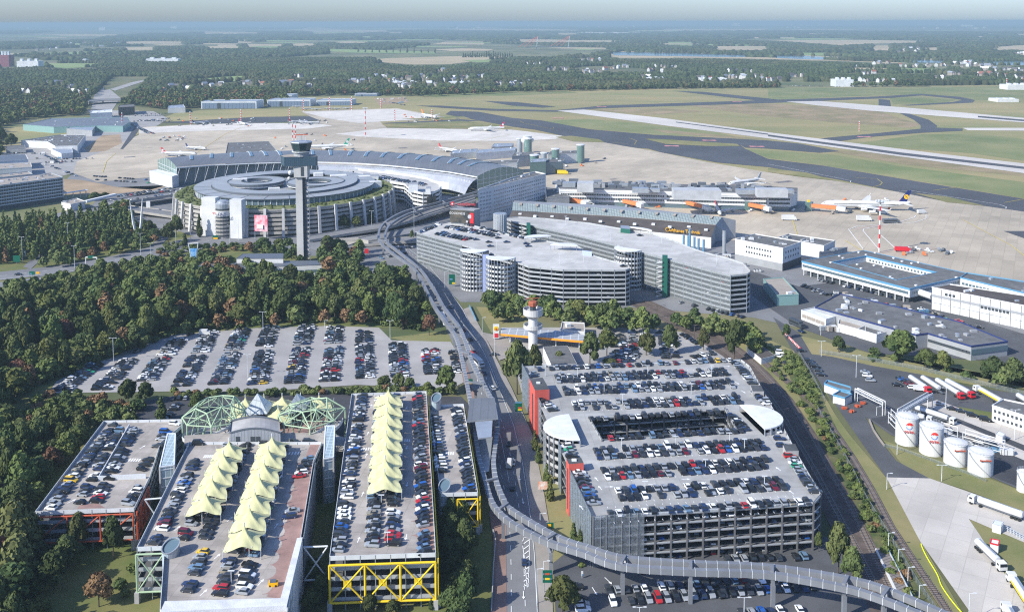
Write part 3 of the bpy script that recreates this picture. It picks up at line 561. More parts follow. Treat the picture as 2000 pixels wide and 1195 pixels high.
# ------------------------------------------------------------------ distant woods, suburbs
FX = FIELDS+MEADOWS+RIVER+[AIR]
CLEAR = [[(165,205),(220,150),(300,150),(262,185),(240,205),(330,218),(330,240),(165,240)],[(0,330),(0,250),(60,232),(180,225),(250,215),(330,215),(560,205),(560,190),(700,186),(800,186),(840,190),(840,330)],[(0,110),(90,118),(90,135),(0,140)],[(280,118),(350,118),(350,126),(280,126)],[(1520,160),(1760,160),(1760,180),(1520,180)]]
# one numpy array per distance ring: leaf clumped crowns near, low domes far
def scatter(d0, d1, step, n):
    ys = np.sqrt(nr.uniform(d0*d0, d1*d1, n)); xs = nr.uniform(-.56, .56, n)*ys
    return xs, ys
hr = random.Random(12); HOUSES = []
for (x0, x1, y0, y1, n_, sz) in ((545,560,163,168,1,22),(500,700,150,176,16,14),(700,1000,140,172,34,14),(1000,1180,118,160,24,14),(1180,1420,128,160,22,15),(1420,1560,120,160,14,14),(1690,1900,126,134,22,18),(1640,1760,140,160,9,14),(1820,2000,136,158,20,16),(20,240,165,200,14,13),(300,500,160,182,16,14),(60,260,85,100,14,20),(1900,2000,104,112,9,22),(1660,1800,98,106,7,24)):
    for _ in range(max(1, int(n_*.3))):
        cx, cy, sl = hr.uniform(x0, x1), hr.uniform(y0, y1), hr.uniform(-.12, .12)
        for j in range(hr.randint(2, 6)): HOUSES.append((cx+j*hr.uniform(7, 14), min(182, cy+j*8*sl+hr.uniform(-1, 1)), hr.uniform(.55, 1.2)*sz))
def mask(xs, ys, thin=0.0):
    px, py = npPX(xs, ys); tx, ty = npPX(xs, ys, 15.0); ok = np.ones(len(xs), bool)
    for p in FX+CLEAR: ok &= ~npinpoly(px, py, p)
    for p in FIELDS+MEADOWS+RIVER+BANK: ok &= ~npinpoly(tx, ty, p)
    for hx, hy, s in HOUSES: ok &= ~((abs(px-hx) < 5) & (py > hy-1) & (ty < hy-1))
    return ok
def noise2(x, y, s, seed):
    q = np.random.RandomState(seed); v = np.zeros_like(x)
    for k in range(6):
        a, b, c = q.uniform(-1, 1), q.uniform(-1, 1), q.uniform(0, 6.28); v += np.sin((x*a+y*b)/s+c)
    return v/6
n = int(.56*2*(2250**2-1150**2)/2/110); xs, ys = scatter(1150, 2250, 0, n); ok = mask(xs, ys); px, py = npPX(xs, ys)
ok &= ~((py > 230) & (px > 130)); ok &= (noise2(xs, ys, 60, 5) > -.42)
xs, ys = xs[ok], ys[ok]
mid = [(x, y, nr.uniform(9, 16), nr.uniform(4.5, 7.5), 'round', int(nr.choice(4, p=(.45, .33, .12, .10))), None, None) for x, y in zip(xs, ys)]
print('MID', len(mid)); bake(mid, 90, .5, 'distant_woodland', 'woods beyond the airport between suburb and apron', 'woodland', None)
def domes(nm, d0, d1, area_each, size, hh, seed, label, thin):
    n = int(.56*2*(d1**2-d0**2)/2/area_each); xs, ys = scatter(d0, d1, 0, n); ok = mask(xs, ys)
    nz = noise2(xs, ys*.45, thin[0], seed); ok &= nz > thin[1]
    xs, ys = xs[ok], ys[ok]; n = len(xs); print(nm, n)
    r = nr.uniform(.7, 1.35, n)*size(ys); h = nr.uniform(.65, 1.2, n)*hh(ys); k = 7
    A = nr.uniform(0, 6.28, (n, 1))+np.arange(k)*6.283/k
    def ring(f, z):
        q = f*r[:, None]*nr.uniform(.8, 1.2, (n, k)); return np.stack([xs[:, None]+np.cos(A)*q, ys[:, None]+np.sin(A)*q, z*h[:, None]*nr.uniform(.88, 1.12, (n, k))], 2)
    V = np.concatenate([ring(.8, .0), ring(1, .45), ring(.6, .86), np.stack([xs, ys, h], 1)[:, None, :]], 1)
    F = []
    for j in range(2):
        for i in range(k): F.append((j*k+i, j*k+(i+1) % k, (j+1)*k+(i+1) % k, (j+1)*k+i))
    Fq = np.array(F)[None]+(np.arange(n)*(3*k+1))[:, None, None]; Fq = Fq.reshape(-1, 4)
    T = np.array([(2*k+i, 2*k+(i+1) % k, 3*k, 3*k) for i in range(k)])[None]+(np.arange(n)*(3*k+1))[:, None, None]; T = T.reshape(-1, 4)[:, :3]
    me = bpy.data.meshes.new(nm); V = V.reshape(-1, 3)
    me.vertices.add(len(V)); me.vertices.foreach_set('co', V.astype(np.float32).ravel())
    me.loops.add(Fq.size+T.size); me.loops.foreach_set('vertex_index', np.concatenate([Fq.ravel(), T.ravel()]).astype(np.int32))
    me.polygons.add(len(Fq)+len(T)); me.polygons.foreach_set('loop_start', np.concatenate([np.arange(len(Fq))*4, len(Fq)*4+np.arange(len(T))*3]).astype(np.int32))
    me.materials.append(MATS['leaf_far']); me.materials.append(MATS['leaf_far2'])
    mi = (noise2(xs, ys, 90, 3) > .1).astype(np.int32); me.polygons.foreach_set('material_index', np.concatenate([np.repeat(mi, 2*k), np.repeat(mi, k)]).astype(np.int32))
    me.update(calc_edges=True); o = link_me(nm, me); tag(o, label, 'woodland', 'stuff')
domes('far_suburb_trees', 2250, 4300, 95, lambda y: 6.2+0*y, lambda y: 13+0*y, 21, 'trees filling the suburb beyond the airfield', (170, -.40))
domes('far_woods', 4300, 9000, 700, lambda y: 14+0*y, lambda y: 17+0*y, 22, 'woods and tree lines along the river plain', (380, -.12))
domes('farthest_woods', 9000, 30000, 9000, lambda y: y*.0052, lambda y: 20+0*y, 23, 'faint woods of the plain towards the horizon', (1300, -.08))
# tree line along the far airfield fence and poplar rows
hl = []
for a, b in (((700,186),(840,189)),((840,189),(1000,181)),((1000,181),(1300,174)),((1300,174),(1530,172)),((1660,170),(1810,170)),((1730,165),(2050,164))):
    A, B = G(*a), G(*b); L = dist(A, B)
    for s in range(int(L/6)):
        p = lerp(A, B, (s+rnd.random())*6/L); hl.append((p[0]+rnd.uniform(-7, 7), p[1]+rnd.uniform(-9, 9), rnd.uniform(9, 15), rnd.uniform(5, 7), 'round', rnd.choices(range(4), (5, 1, 1, 1.2))[0], None, None))
for a, b, n in (((1280,104),(1360,104),16),((1050,105),(1190,106),0),((905,113),(1000,112),22),((1740,118),(1850,116),10),((700,103),(850,104),12),((1870,112),(1880,112),2)):
    for s in range(n):
        p = G(*lerp(a, b, s/max(1, n-1))); hl.append((p[0], p[1], rnd.uniform(20, 30), rnd.uniform(5, 8), 'column', 0, None, None))
bake(hl, 90, .5, 'boundary_tree_line', 'dark tree line along the far airfield fence and poplar rows by the river', 'tree line', None)
# ================================================================== CARS
mat('glass_dark', (0.02, 0.025, 0.03), 0.12, spec=0.6); mat('tyre', (0.02, 0.02, 0.02), 0.8)
PAINT = [('black', (0.012, 0.013, 0.016)), ('dark grey', (0.05, 0.055, 0.065)), ('silver', (0.36, 0.38, 0.40)), ('white', (0.75, 0.76, 0.77)), ('dark blue', (0.015, 0.03, 0.085)), ('red', (0.40, 0.02, 0.025)),
         ('light blue', (0.16, 0.26, 0.38)), ('blue', (0.02, 0.10, 0.36)), ('wine red', (0.13, 0.012, 0.025)), ('beige', (0.32, 0.28, 0.21)), ('yellow', (0.65, 0.42, 0.03)), ('green', (0.03, 0.30, 0.16))]
PW = (29, 21, 19, 13, 9, 2.4, 4, 1.4, 1.3, 1.5, .4, .3)
for nme, c in PAINT: mat('paint_'+nme, c, 0.28, metal=0.25 if nme in ('silver', 'dark grey', 'light blue', 'beige') else 0.0, spec=0.6)
# kind: (length half, width half, cabin rear x, cabin top rear, top front, windscreen base, roof z, belt z, bonnet z, tail z)
KIND = {'hatchback': (1.95, .84, -1.85, -1.35, .15, .85, 1.46, .95, .82, .95), 'saloon': (2.3, .88, -1.45, -.85, .25, .95, 1.42, .92, .80, .93), 'estate car': (2.3, .88, -2.15, -1.85, .25, .95, 1.46, .93, .80, .93),
        'off-roader': (2.25, .92, -2.1, -1.85, .3, .9, 1.72, 1.1, .98, 1.1), 'minivan': (2.3, .92, -2.2, -2.0, .7, 1.35, 1.85, 1.1, .95, 1.1)}
KW = {'hatchback': 34, 'saloon': 18, 'estate car': 28, 'off-roader': 14, 'minivan': 6}
def car_geo(kind, lod):
    L, W, cr, tr, tf, wb, rz, bz, hz_, tz = KIND[kind]
    st = [(-L, .5, tz-.15, .80), (-L+.12, .28, tz, .95), (cr+.1, .24, bz, 1), (0, .22, bz, 1), (wb-.05, .22, bz-.02, 1), (L-.35, .24, hz_-.08, .97), (L-.06, .3, hz_-.2, .86), (L, .42, hz_-.3, .72)]
    if lod: st = [st[0], st[2], st[4], st[6]]
    bv = []; bf = []
    for x, z0, z1, k in st:
        w_ = W*k; bv += [(x, -w_, z0), (x, -w_, (z0+z1)/2+.08), (x, -w_*.93, z1), (x, w_*.93, z1), (x, w_, (z0+z1)/2+.08), (x, w_, z0)]
    n = len(st)
    for i in range(n-1):
        for j in range(5): bf.append((i*6+j, (i+1)*6+j, (i+1)*6+j+1, i*6+j+1))
    bf.append((0, 1, 2, 3, 4, 5)); bf.append(tuple(reversed(range((n-1)*6, n*6))))
    b = len(bv); w2 = W*.74                            # roof panel
    bv += [(tr, -w2, rz-.02), (tf, -w2, rz-.02), (tf, w2, rz-.02), (tr, w2, rz-.02), (tr+.15, -w2*.9, rz+.03), (tf-.15, -w2*.9, rz+.03), (tf-.15, w2*.9, rz+.03), (tr+.15, w2*.9, rz+.03)]
    bf += [(b+4, b+5, b+6, b+7), (b, b+1, b+5, b+4), (b+1, b+2, b+6, b+5), (b+2, b+3, b+7, b+6), (b+3, b, b+4, b+7)]
    gv = [(cr, -W*.9, bz-.03), (wb, -W*.9, bz-.05), (wb, W*.9, bz-.05), (cr, W*.9, bz-.03), (tr, -w2, rz-.03), (tf, -w2, rz-.03), (tf, w2, rz-.03), (tr, w2, rz-.03)]
    gf = [(0, 1, 5, 4), (1, 2, 6, 5), (2, 3, 7, 6), (3, 0, 4, 7)]
    return bv, bf, gv, gf, L, W
def wheel_mb(x, y, r=.32):
    mb = MB(); s = -1 if y < 0 else 1; mb.tube((x, y-s*.2, r), (x, y+s*.02, r), r, 'tyre', 10); mb.tube((x, y, r), (x, y+s*.035, r), r*.6, MATS['paint_silver'], 8); return mb
CARM = {}
for kd in KIND:
    bv, bf, gv, gf, L, W = car_geo(kd, False)
    wh = []
    for sx in (1, -1):
        for sy in (1, -1):
            w_ = wheel_mb(sx*(L-.78), sy*(W-.03)); me = bpy.data.meshes.new('wheel'); me.from_pydata([tuple(v) for v in w_.v], [], w_.f); [me.materials.append(m) for m in w_.mats]; me.polygons.foreach_set('material_index', w_.m); wh.append(me)
    g = bpy.data.meshes.new('windows'); g.from_pydata(gv, [], gf); g.materials.append(MATS['glass_dark'])
    for nme, c in PAINT:
        me = bpy.data.meshes.new('body'); me.from_pydata(bv, [], bf); me.materials.append(MATS['paint_'+nme]); me.update(); CARM[kd, nme] = (me, g, wh)
CARS = []            # x, y, z, heading, kind, colour, label, group
ORD = ['first', 'second', 'third', 'fourth', 'fifth', 'sixth', 'seventh', 'eighth', 'ninth', 'tenth']
def ordn(i): return ORD[i] if i < 10 else '%d%s' % (i+1, {1: 'st', 2: 'nd', 3: 'rd'}.get((i+1) % 10, 'th') if (i+1) not in (11, 12, 13) else 'th')
crr = random.Random(77)
def rcar(): return crr.choices(list(KW), list(KW.values()))[0], crr.choices([p[0] for p in PAINT], PW)[0]
def row(zone, a, b, z=0, double=False, fill=.94, pitch=2.5, skew=0.0, frm='near end', depth=5.0, world=False, sides=('left', 'right'), flip=None):
    """cars side by side along the line a->b (photo pixels at height z)"""
    A = a if world else G(a[0], a[1], z); B = b if world else G(b[0], b[1], z); L = dist(A, B); ux, uy = (B[0]-A[0])/L, (B[1]-A[1])/L
    nx, ny = -uy, ux; n = max(1, int(L/pitch)); base = math.atan2(ny, nx)
    for sgn, sd in (((1, sides[0]), (-1, sides[1])) if double else ((0, None),)):
        k = 0
        for i in range(n+1):
            if crr.random() > fill: continue
            s = i*L/n; o = sgn*depth/2+crr.uniform(-.25, .25)
            x, y = A[0]+ux*s+nx*o, A[1]+uy*s+ny*o; kd, c = rcar()
            hd = base+skew+crr.uniform(-.03, .03)+(math.pi if (sgn < 0) else 0)+(math.pi if crr.random() < .2 else 0)+(flip or 0)
            zn = zone+((', %s side' % sd) if sd else '')
            lb = '%s %s, %s from %s, %s' % (c, kd, ordn(k), frm, zn)
            
            CARS.append((x, y, z, hd, kd, c, lb, 'cars parked in the '+zone)); k += 1
def car(k, x, y, z, ang, kd, c, lab):
    p = G(*(K(k, x, y) if k else (x, y)), z); CARS.append((p[0], p[1], z, ang, kd, c, lab, 'single cars'))
def flush_cars():
    def vis(c):
        p = PX(c[0], c[1], c[2]); return -12 < p[0] < 2012 and p[1] < 1205
    lst = [c for c in CARS if vis(c)]; lst.sort(key=lambda c: c[1])
    sp = [c for c in lst if c[7] == 'single cars'][:60]; oth = [c for c in lst if c not in sp and c[6]]; hid = [c for c in lst if not c[6] and c not in sp]
    big = sp+oth[:300-len(sp)]; small = oth[300-len(sp):]+hid; print('CARS', len(lst))
    for (x, y, z, hd, kd, c, lab, grp) in big:
        me, g, wh = CARM[kd, c]; e = thing('parked_car', lab, 'car', (x, y, z+.01), hd, grp)
        link_me('body', me, e); link_me('windows', g, e)
        for w_ in wh: link_me('wheel', w_, e)
    mats = [MATS['paint_'+p[0]] for p in PAINT]+[MATS['glass_dark'], MATS['tyre']]; ci = {p[0]: i for i, p in enumerate(PAINT)}
    geo = {k: car_geo(k, True) for k in KIND}; V = []; F = []; M = []; base = 0; L3 = []
    for (x, y, z, hd, kd, c, lab, grp) in small:
        bv, bf, gv, gf, L, W = geo[kd]; cs, sn = math.cos(hd), math.sin(hd)
        allv = bv+gv; o = len(bv); wv = []; wf = []
        for sx in (1, -1):
            for sy in (1, -1):
                q = len(wv); X0 = sx*(L-.78); Y0 = sy*(W+.01)
                wv += [(X0-.3, Y0, .05), (X0+.3, Y0, .05), (X0+.3, Y0, .58), (X0-.3, Y0, .58)]; wf.append((q, q+1, q+2, q+3))
        allv = allv+wv; o2 = o+len(gv)
        V += [(x+cs*a-sn*b, y+sn*a+cs*b, z+d) for a, b, d in allv]
        F += [tuple(i+base for i in f) for f in bf]+[tuple(i+base+o for i in f) for f in gf]+[tuple(i+base+o2 for i in f) for f in wf]
        M += [ci[c]]*len(bf)+[len(PAINT)]*len(gf)+[len(PAINT)+1]*len(wf); base += len(allv)
    me = bpy.data.meshes.new('distant_parked_cars'); me.from_pydata(V, [], F)
    for m in mats: me.materials.append(m)
    me.polygons.foreach_set('material_index', M); me.update()
    tag(link_me('distant_parked_cars', me), 'hundreds of smaller parked cars in the lots and decks behind', 'cars', 'stuff')
# ---------------- surface lot: double columns
SL = 'surface lot'
cols = [((120,763),(186,713)),((198,761),(251,705)),((286,743),(316,700)),((354,754),(384,698)),((427,750),(452,693)),((503,750),(517,688)),((573,748),(588,683)),((643,744),(653,680)),((713,738),(711,675)),((780,735),(776,673)),((846,730),(839,685)),
        ((324,693),(349,665)),((391,688),(411,650)),((454,683),(474,645)),((515,678),(530,640)),((588,673),(600,638)),((650,670),(655,640)),((711,668),(711,648))]
nth = ['leftmost', 'second', 'third', 'fourth', 'fifth', 'sixth', 'seventh', 'eighth', 'ninth', 'tenth', 'last', 'first rear', 'second rear', 'third rear', 'fourth rear', 'fifth rear', 'sixth rear', 'last rear']
for nm_, (a, b) in zip(nth, cols): row(nm_+' double column of the surface lot', a, b, 0.18, True, fill=.93, skew=0, pitch=2.45)
row('right edge of the surface lot', (893,728), (884,688), 0.18, fill=.8)
for i, (x, y, a, kd, c) in enumerate(((760,1150,0,'saloon','silver'),(0,0,0,'saloon','white'))[:0]): pass
row('lane along the wood edge', K('C0',990,375), K('C0',1480,215), 0.18, fill=.45, pitch=5, skew=1.57)
# ---------------- white roofed deck (z 15)
ZR = 15.0
B_ = 'big grey deck'
row('rear row left part', (1053,722), (1168,717), ZR, frm='left end', fill=.95); row('rear row middle', (1181,716), (1197,715), ZR, frm='left end'); row('rear row right part', (1213,716), (1245,714), ZR, frm='left end'); row('rear row far right', (1256,713), (1300,711), ZR, frm='left end'); row('rear row end', (1318,710), (1424,705), ZR, frm='left end', fill=.9)
row('second double row', K('C2',355,562), K('C2',1650,508), ZR, True, .93, frm='left end', sides=('back', 'front')); row('third double row', K('C2',415,655), K('C2',1700,603), ZR, True, .93, frm='left end', sides=('back', 'front'))
row('fourth double row', K('C2',490,772), K('C2',1750,722), ZR, True, .9, frm='left end', sides=('back', 'front')); row('row behind light well', K('C2',620,878), K('C2',1640,818), ZR, frm='left end'); row('row before light well', K('C2',715,1028), K('C2',1775,965), ZR, frm='left end')
row('column right of the light well', K('C2',1690,830), K('C2',1815,960), ZR, frm='far end')
row('row pair before light well', K('C2',665,1145), K('C2',1935,1075), ZR, True, .95, frm='left end', sides=('back', 'front')); row('third row pair from front, grey roof', (1183,927), (1499,905), ZR, True, .95, frm='left end', sides=('back', 'front'))
row('second row pair, grey roof', (1210,967), (1377,957), ZR, True, .95, frm='left end', sides=('back', 'front')); row('right row pair, grey roof front', (1385,955), (1522,945), ZR, True, .9, frm='left end', sides=('back', 'front'))
row('front row of grey roof', (1193,1005), (1373,993), ZR, frm='left end', fill=.97); row('right half of front row, grey roof', (1392,992), (1575,981), ZR, frm='left end', fill=.97)
row('left edge column, rear part', (1036,728), (1044,736), ZR, frm='far end'); row('left edge column behind the canopy', (1061,781), (1083,808), ZR, frm='far end'); row('left edge column before the canopy', (1103,868), (1117,893), ZR, frm='far end'); row('front of left edge column, grey roof', (1128,918), (1169,1001), ZR, frm='far end')
row('right edge column, rear part', (1438,711), (1470,750), ZR, frm='far end'); row('right edge column, middle', (1475,769), (1497,790), ZR, frm='far end'); row('right edge column behind the hut', (1514,845), (1529,872), ZR, frm='far end'); row('front of right edge column, grey roof', (1543,893), (1591,962), ZR, frm='far end')
# ---------------- tented decks
ZL = 15.0; SK = 0.28
row('far left column, red framed deck', (99,994), (219,832), 12, frm='near end', skew=-SK, pitch=2.6); row('middle double column, red framed deck', (172,982), (247,842), 12, True, .85, skew=-SK, pitch=2.6, depth=5.4)
row('right column, red framed deck', (250,985), (277,948), 12, skew=-SK); row('inner column, red framed deck', (276,918), (291,900), 12, skew=-SK); row('column beside the stair tower', (309,873), (322,846), 12, skew=-SK)
row('left column, green framed deck', (302,1062), (380,903), ZL, skew=-SK, pitch=2.55); row('near left column, green framed deck', (362,1166), (396,1080), ZL, skew=-SK, pitch=2.55)
row('first double column, green deck', (380,1052), (463,872), ZL, True, .95, skew=-SK, pitch=2.6, depth=6); row('second double column, green deck', (452,1160), (536,868), ZL, True, .95, skew=-SK, pitch=2.6, depth=6)
row('right column, green framed deck', (584,932), (604,898), ZL, skew=SK); row('right column, green framed deck, middle', (566,1011), (572,1000), ZL, skew=SK)
row('left column, yellow framed deck', (660,1086), (707,776), ZL, fill=.93, skew=-SK*.6, pitch=2.55); row('double column, yellow framed deck', (747,1065), (757,778), ZL, True, .97, skew=-SK*.6, pitch=2.55, depth=6); row('right column, yellow framed deck', (829,1081), (815,772), ZL, fill=.97, skew=SK, pitch=2.5)
row('left column, narrow deck', (863,928), (846,815), 12.5, skew=-SK*.5); row('right column, narrow deck', (917,962), (891,801), 12.5, skew=SK, pitch=2.45)
row('lower lot behind the tents', (338,780), (388,778), 0.2, frm='left end'); row('lower lot column', (320,820), (345,792), 0.2); row('lower lot by the hedge', (637,767), (668,766), 0.2, frm='left end', pitch=4); row('column under the wood edge', (245,812), (268,790), 0.2, fill=.7)
for q in (('C1',280,1050,1.2,'saloon','dark grey','dark grey saloon beside the white wall of the right ramp'),('C1',410,1050,1.2,'estate car','dark grey','dark estate car parked crosswise below the right ramp')): car(q[0], q[1], q[2], ZL, .08, q[4], q[5], q[6])
car(None, 388, 868, ZL, .05, 'minivan', 'black', 'black minivan beside the white ring wall of the left ramp'); car(None, 342, 829, 12, -.3, 'estate car', 'white', 'white car alone behind the stair tower on the red deck')
# ---------------- bottom right lot, rear lot, others
row('left double row below the railway', (1193,1166), (1400,1150), 0.2, True, .95, frm='left end', sides=('back', 'front'), pitch=2.6, depth=5.6); row('right double row below the railway', (1405,1149), (1580,1137), 0.2, True, .9, frm='left end', sides=('back', 'front'), pitch=2.6, depth=5.6)
row('bottom row of the south lot', (1450,1200), (1580,1191), 0.2, frm='left end', fill=.8); row('row below the big grey deck', (1420,1094), (1570,1088), 0.2, frm='left end', fill=.92); row('row behind the railway pillar', (1215,1118), (1290,1110), 0.2, frm='left end', fill=.6)
row('short column by the round tree', (1128,1150), (1138,1192), 0.2, fill=.6)
for a, b in (((1205,702),(1195,655)),((1222,700),(1210,650)),((1240,700),(1232,645)),((1262,678),(1258,648)),((1300,700),(1290,650)),((1318,698),(1318,660)),((1345,700),(1400,690))): row('rear lot under the trees', a, b, 0.2, fill=.75)
row('rear lot edge', (1335,655), (1362,672), 0.2, fill=.8); row('rear lot front', (1215,710), (1235,690), 0.2, True, .9)
# grey double car park decks
row('front row on the grey car park', (817,455), (856,440), 21, fill=.9); row('second row on the grey car park', K('B1',1430,625), K('B1',1650,670), 21, True, .9, frm='left end'); row('third row on the grey car park', K('B1',1500,575), K('B1',1860,640), 21, True, .95, frm='left end'); row('rear row on the grey car park', K('B1',1600,545), K('B1',1992,640), 21, fill=.7, frm='left end')
row('rear row on the grey car park, right', (1000,461), (1022,466), 21, frm='left end')
for x, y in ((930,469),(955,474),(958,482),(990,474),(973,466),(1028,477),(1032,482)): car(None, x, y, 21, .2, 'saloon', 'black' if x % 2 else 'dark blue', 'single dark car on the open grey deck')
CARS[-7:] = [c[:6]+(None, None) for c in CARS[-7:]]
row('x', (618,340), (690,338), 17.3, fill=.9); row('x', (640,346), (760,350), 17.3, fill=.9); row('x', (745,346), (830,362), 17.3, True, .8)
# forecourts of the cargo area, ramps, yards
for a, b, f in (((1570,560),(1700,598),.6),((1590,570),(1720,605),.5),((1600,548),(1780,590),.7),((1640,575),(1800,612),.5),((1700,590),(1850,620),.35),((1752,600),(1900,640),.35),((1330,592),(1450,620),.6),((1500,555),(1545,585),.5)): row('x', a, b, 0.2, fill=f, pitch=3)
for a, b, z, f in (((235,382),(345,368),7.5,.9),((225,386),(340,373),7.5,.8),((250,392),(350,377),7.5,.6),((745,505),(790,495),.4,.7),((760,490),(812,482),.4,.8),((770,475),(815,467),.4,.6),((700,470),(740,470),.4,.3),((860,380),(925,385),.4,.8),((865,372),(928,376),.4,.8),((870,364),(920,368),.4,.7)): row('x', a, b, z, fill=f, pitch=2.8)
for a, b, f in (((100,325),(150,345),.5),((100,312),(180,310),.7),((90,318),(140,316),.8),((250,240),(300,262),.9),((262,238),(330,232),.8),((240,226),(330,222),.7),((200,228),(320,226),.7),((262,246),(290,262),.8),((270,236),(330,238),.8),((0,241),(40,237),.9),((760,200),(790,206),.5),((1540,168),(1640,170),.6),((0,300),(60,300),.5),((80,300),(120,320),.6),((185,345),(285,352),.6),((190,352),(290,358),.4)): row('x', a, b, 0.2, fill=f, pitch=3.4)
CARS = [c[:6]+(None, None) if (c[6] and ', x' in c[6][-4:]) or (c[6] and c[6].endswith(' x')) or (c[6] and ', x,' in c[6]) else c for c in CARS]
# ================================================================== CAR PARK DECKS
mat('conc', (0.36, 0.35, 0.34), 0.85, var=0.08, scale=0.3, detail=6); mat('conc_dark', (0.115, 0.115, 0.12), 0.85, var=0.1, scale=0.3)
mat('deck_grey', (0.335, 0.332, 0.32), 0.85, var=0.11, stain=.2, wave=(8, .84, -.06, 1, .1), scale=0.2, detail=9); mat('deck_tan', (0.36, 0.325, 0.29), 0.9, var=0.13, stain=.22, wave=(5, .8, .12, 1, .09), scale=0.25, detail=8)
mat('deck_brick', (0.30, 0.19, 0.165), 0.9, var=0.15, scale=0.3, detail=6); mat('deck_pale', (0.44, 0.43, 0.41), 0.9, var=0.1, stain=.18, wave=(8, .86, .3, 1, .12), scale=0.15, detail=8)
mat('steel', (0.42, 0.45, 0.48), 0.45, metal=0.5, var=0.05, scale=0.4); mat('steel_white', (0.62, 0.64, 0.65), 0.5, var=0.05, scale=0.4); mat('steel_dark', (0.14, 0.155, 0.175), 0.5, metal=0.3)
mat('orange_paint', (0.46, 0.09, 0.04), 0.5); mat('yellow_paint', (0.75, 0.52, 0.02), 0.45); mat('green_paint', (0.36, 0.47, 0.31), 0.5); mat('coral', (0.55, 0.10, 0.075), 0.7, var=0.05, scale=0.5)
mat('white_roof', (0.66, 0.67, 0.67), 0.6, var=0.05, scale=0.3); mat('dark_roof', (0.075, 0.08, 0.085), 0.9, var=0.2, scale=0.15, detail=8); mat('tent', (0.60, 0.58, 0.31), 0.75, wave=(1.5, .84, 0, 30, .05), var=0.08, scale=0.4)
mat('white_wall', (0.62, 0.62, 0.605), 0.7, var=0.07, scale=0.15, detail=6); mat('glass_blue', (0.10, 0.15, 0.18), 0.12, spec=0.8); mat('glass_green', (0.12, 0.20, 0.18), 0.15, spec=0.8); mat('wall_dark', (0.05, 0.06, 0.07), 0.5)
mat('sheeting', (0.60, 0.61, 0.63), 0.75, var=0.08, scale=0.5, detail=8, bump=0.12); mat('textured_wall', (0.17, 0.20, 0.23), 0.8, var=0.35, scale=0.8, detail=8)
m = mat('mesh_screen', (0.33, 0.40, 0.46), 0.4, metal=0.4, var=0.35, scale=1.5, detail=8, alpha=0.62)
m = mat('rail_mesh', (0.62, 0.65, 0.68), 0.5, alpha=0.75); mat('rail_band', (0.37, 0.385, 0.395), 0.6, var=0.06, scale=0.5)
mat('blue_violet', (0.36, 0.42, 0.66), 0.6); mat('dark_green', (0.01, 0.10, 0.07), 0.6)
def offset_in(poly, d):
    cx = sum(p[0] for p in poly)/len(poly); cy = sum(p[1] for p in poly)/len(poly)
    return [(x+(cx-x)*d/max(1, dist((x, y), (cx, cy))), y+(cy-y)*d/max(1, dist((x, y), (cx, cy)))) for x, y in poly]
def carpark(label, poly, ztop, nlev, mdeck, band='rail_band', colm='conc_dark', bandh=1.05, pitch=5.5, floor_t=.35, hole=None, name='car_park', cars=(0, 0, 0), z0=0.0, skip=(), col_w=.45, bandskip=()):
    if area(poly) < 0: poly = poly[::-1]
    t = thing(name, label, 'car park', (poly[0][0], poly[0][1], z0)); fh = (ztop-z0)/nlev
    def slab(zt, m, nm):
        mb = MB()
        if hole:
            # ring slab: quads between outer poly and hole via bridge strips
            ho_ = hole; n = len(poly); 
            import mathutils
            tess = mathutils.geometry.tessellate_polygon([[Vector((*p, 0)) for p in poly], [Vector((*p, 0)) for p in ho_]])
            allp = poly+ho_
            for tri in tess:
                tri = tri if area([allp[i] for i in tri]) > 0 else tri[::-1]
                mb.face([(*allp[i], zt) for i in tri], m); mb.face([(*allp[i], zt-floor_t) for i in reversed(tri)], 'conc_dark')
            for ring in (poly, ho_):
                for a, b in zip(ring, ring[1:]+ring[:1]): mb.face([(*a, zt-floor_t), (*b, zt-floor_t), (*b, zt), (*a, zt)], 'conc')
        else: mb.prism(poly, zt-floor_t, zt, 'conc', m)
        return mk(nm, mb, t)
    slab(ztop, mdeck, 'roof_deck')
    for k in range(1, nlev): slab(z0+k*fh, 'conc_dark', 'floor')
    rings = [poly]+([hole] if hole else [])
    if band:
        for k in range(1, nlev+1):
            mb = MB()
            for ring in rings:
                for i, (a, b) in enumerate(zip(ring, ring[1:]+ring[:1])):
                    if (ring is poly) and i in bandskip: continue
                    mb.beam((*a, z0+k*fh+bandh/2-.2), (*b, z0+k*fh+bandh/2-.2), .12, bandh, band)
            mk('parapet', mb, t)
    # columns round the outline
    pts = []
    for ring in rings:
        for i, (a, b) in enumerate(zip(ring, ring[1:]+ring[:1])):
            if ring is poly and i in skip: continue
            L = dist(a, b); n = max(1, round(L/pitch)); pts += [lerp(a, b, s/n) for s in range(n)]
    if len(pts) > 100: stp = len(pts)/100; pts = [pts[int(i*stp)] for i in range(100)]
    cm = None
    for p in pts:
        if cm is None:
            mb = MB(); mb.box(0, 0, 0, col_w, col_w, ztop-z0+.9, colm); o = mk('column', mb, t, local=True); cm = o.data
        else: o = link_me('column', cm, t)
        o.location = (p[0]-poly[0][0], p[1]-poly[0][1], 0)
    # interior cross walls keep the decks dark inside
    xs = [p[0] for p in poly]; ys = [p[1] for p in poly]
    return t, fh
def inner_cars(a, b, z, fill):
    row('x', a, b, z, fill=fill, pitch=2.7, world=True)
    for i in range(len(CARS)-1, -1, -1):
        if CARS[i][6] and CARS[i][6].endswith(' x'): CARS[i] = CARS[i][:6]+(None, None)
        else: break
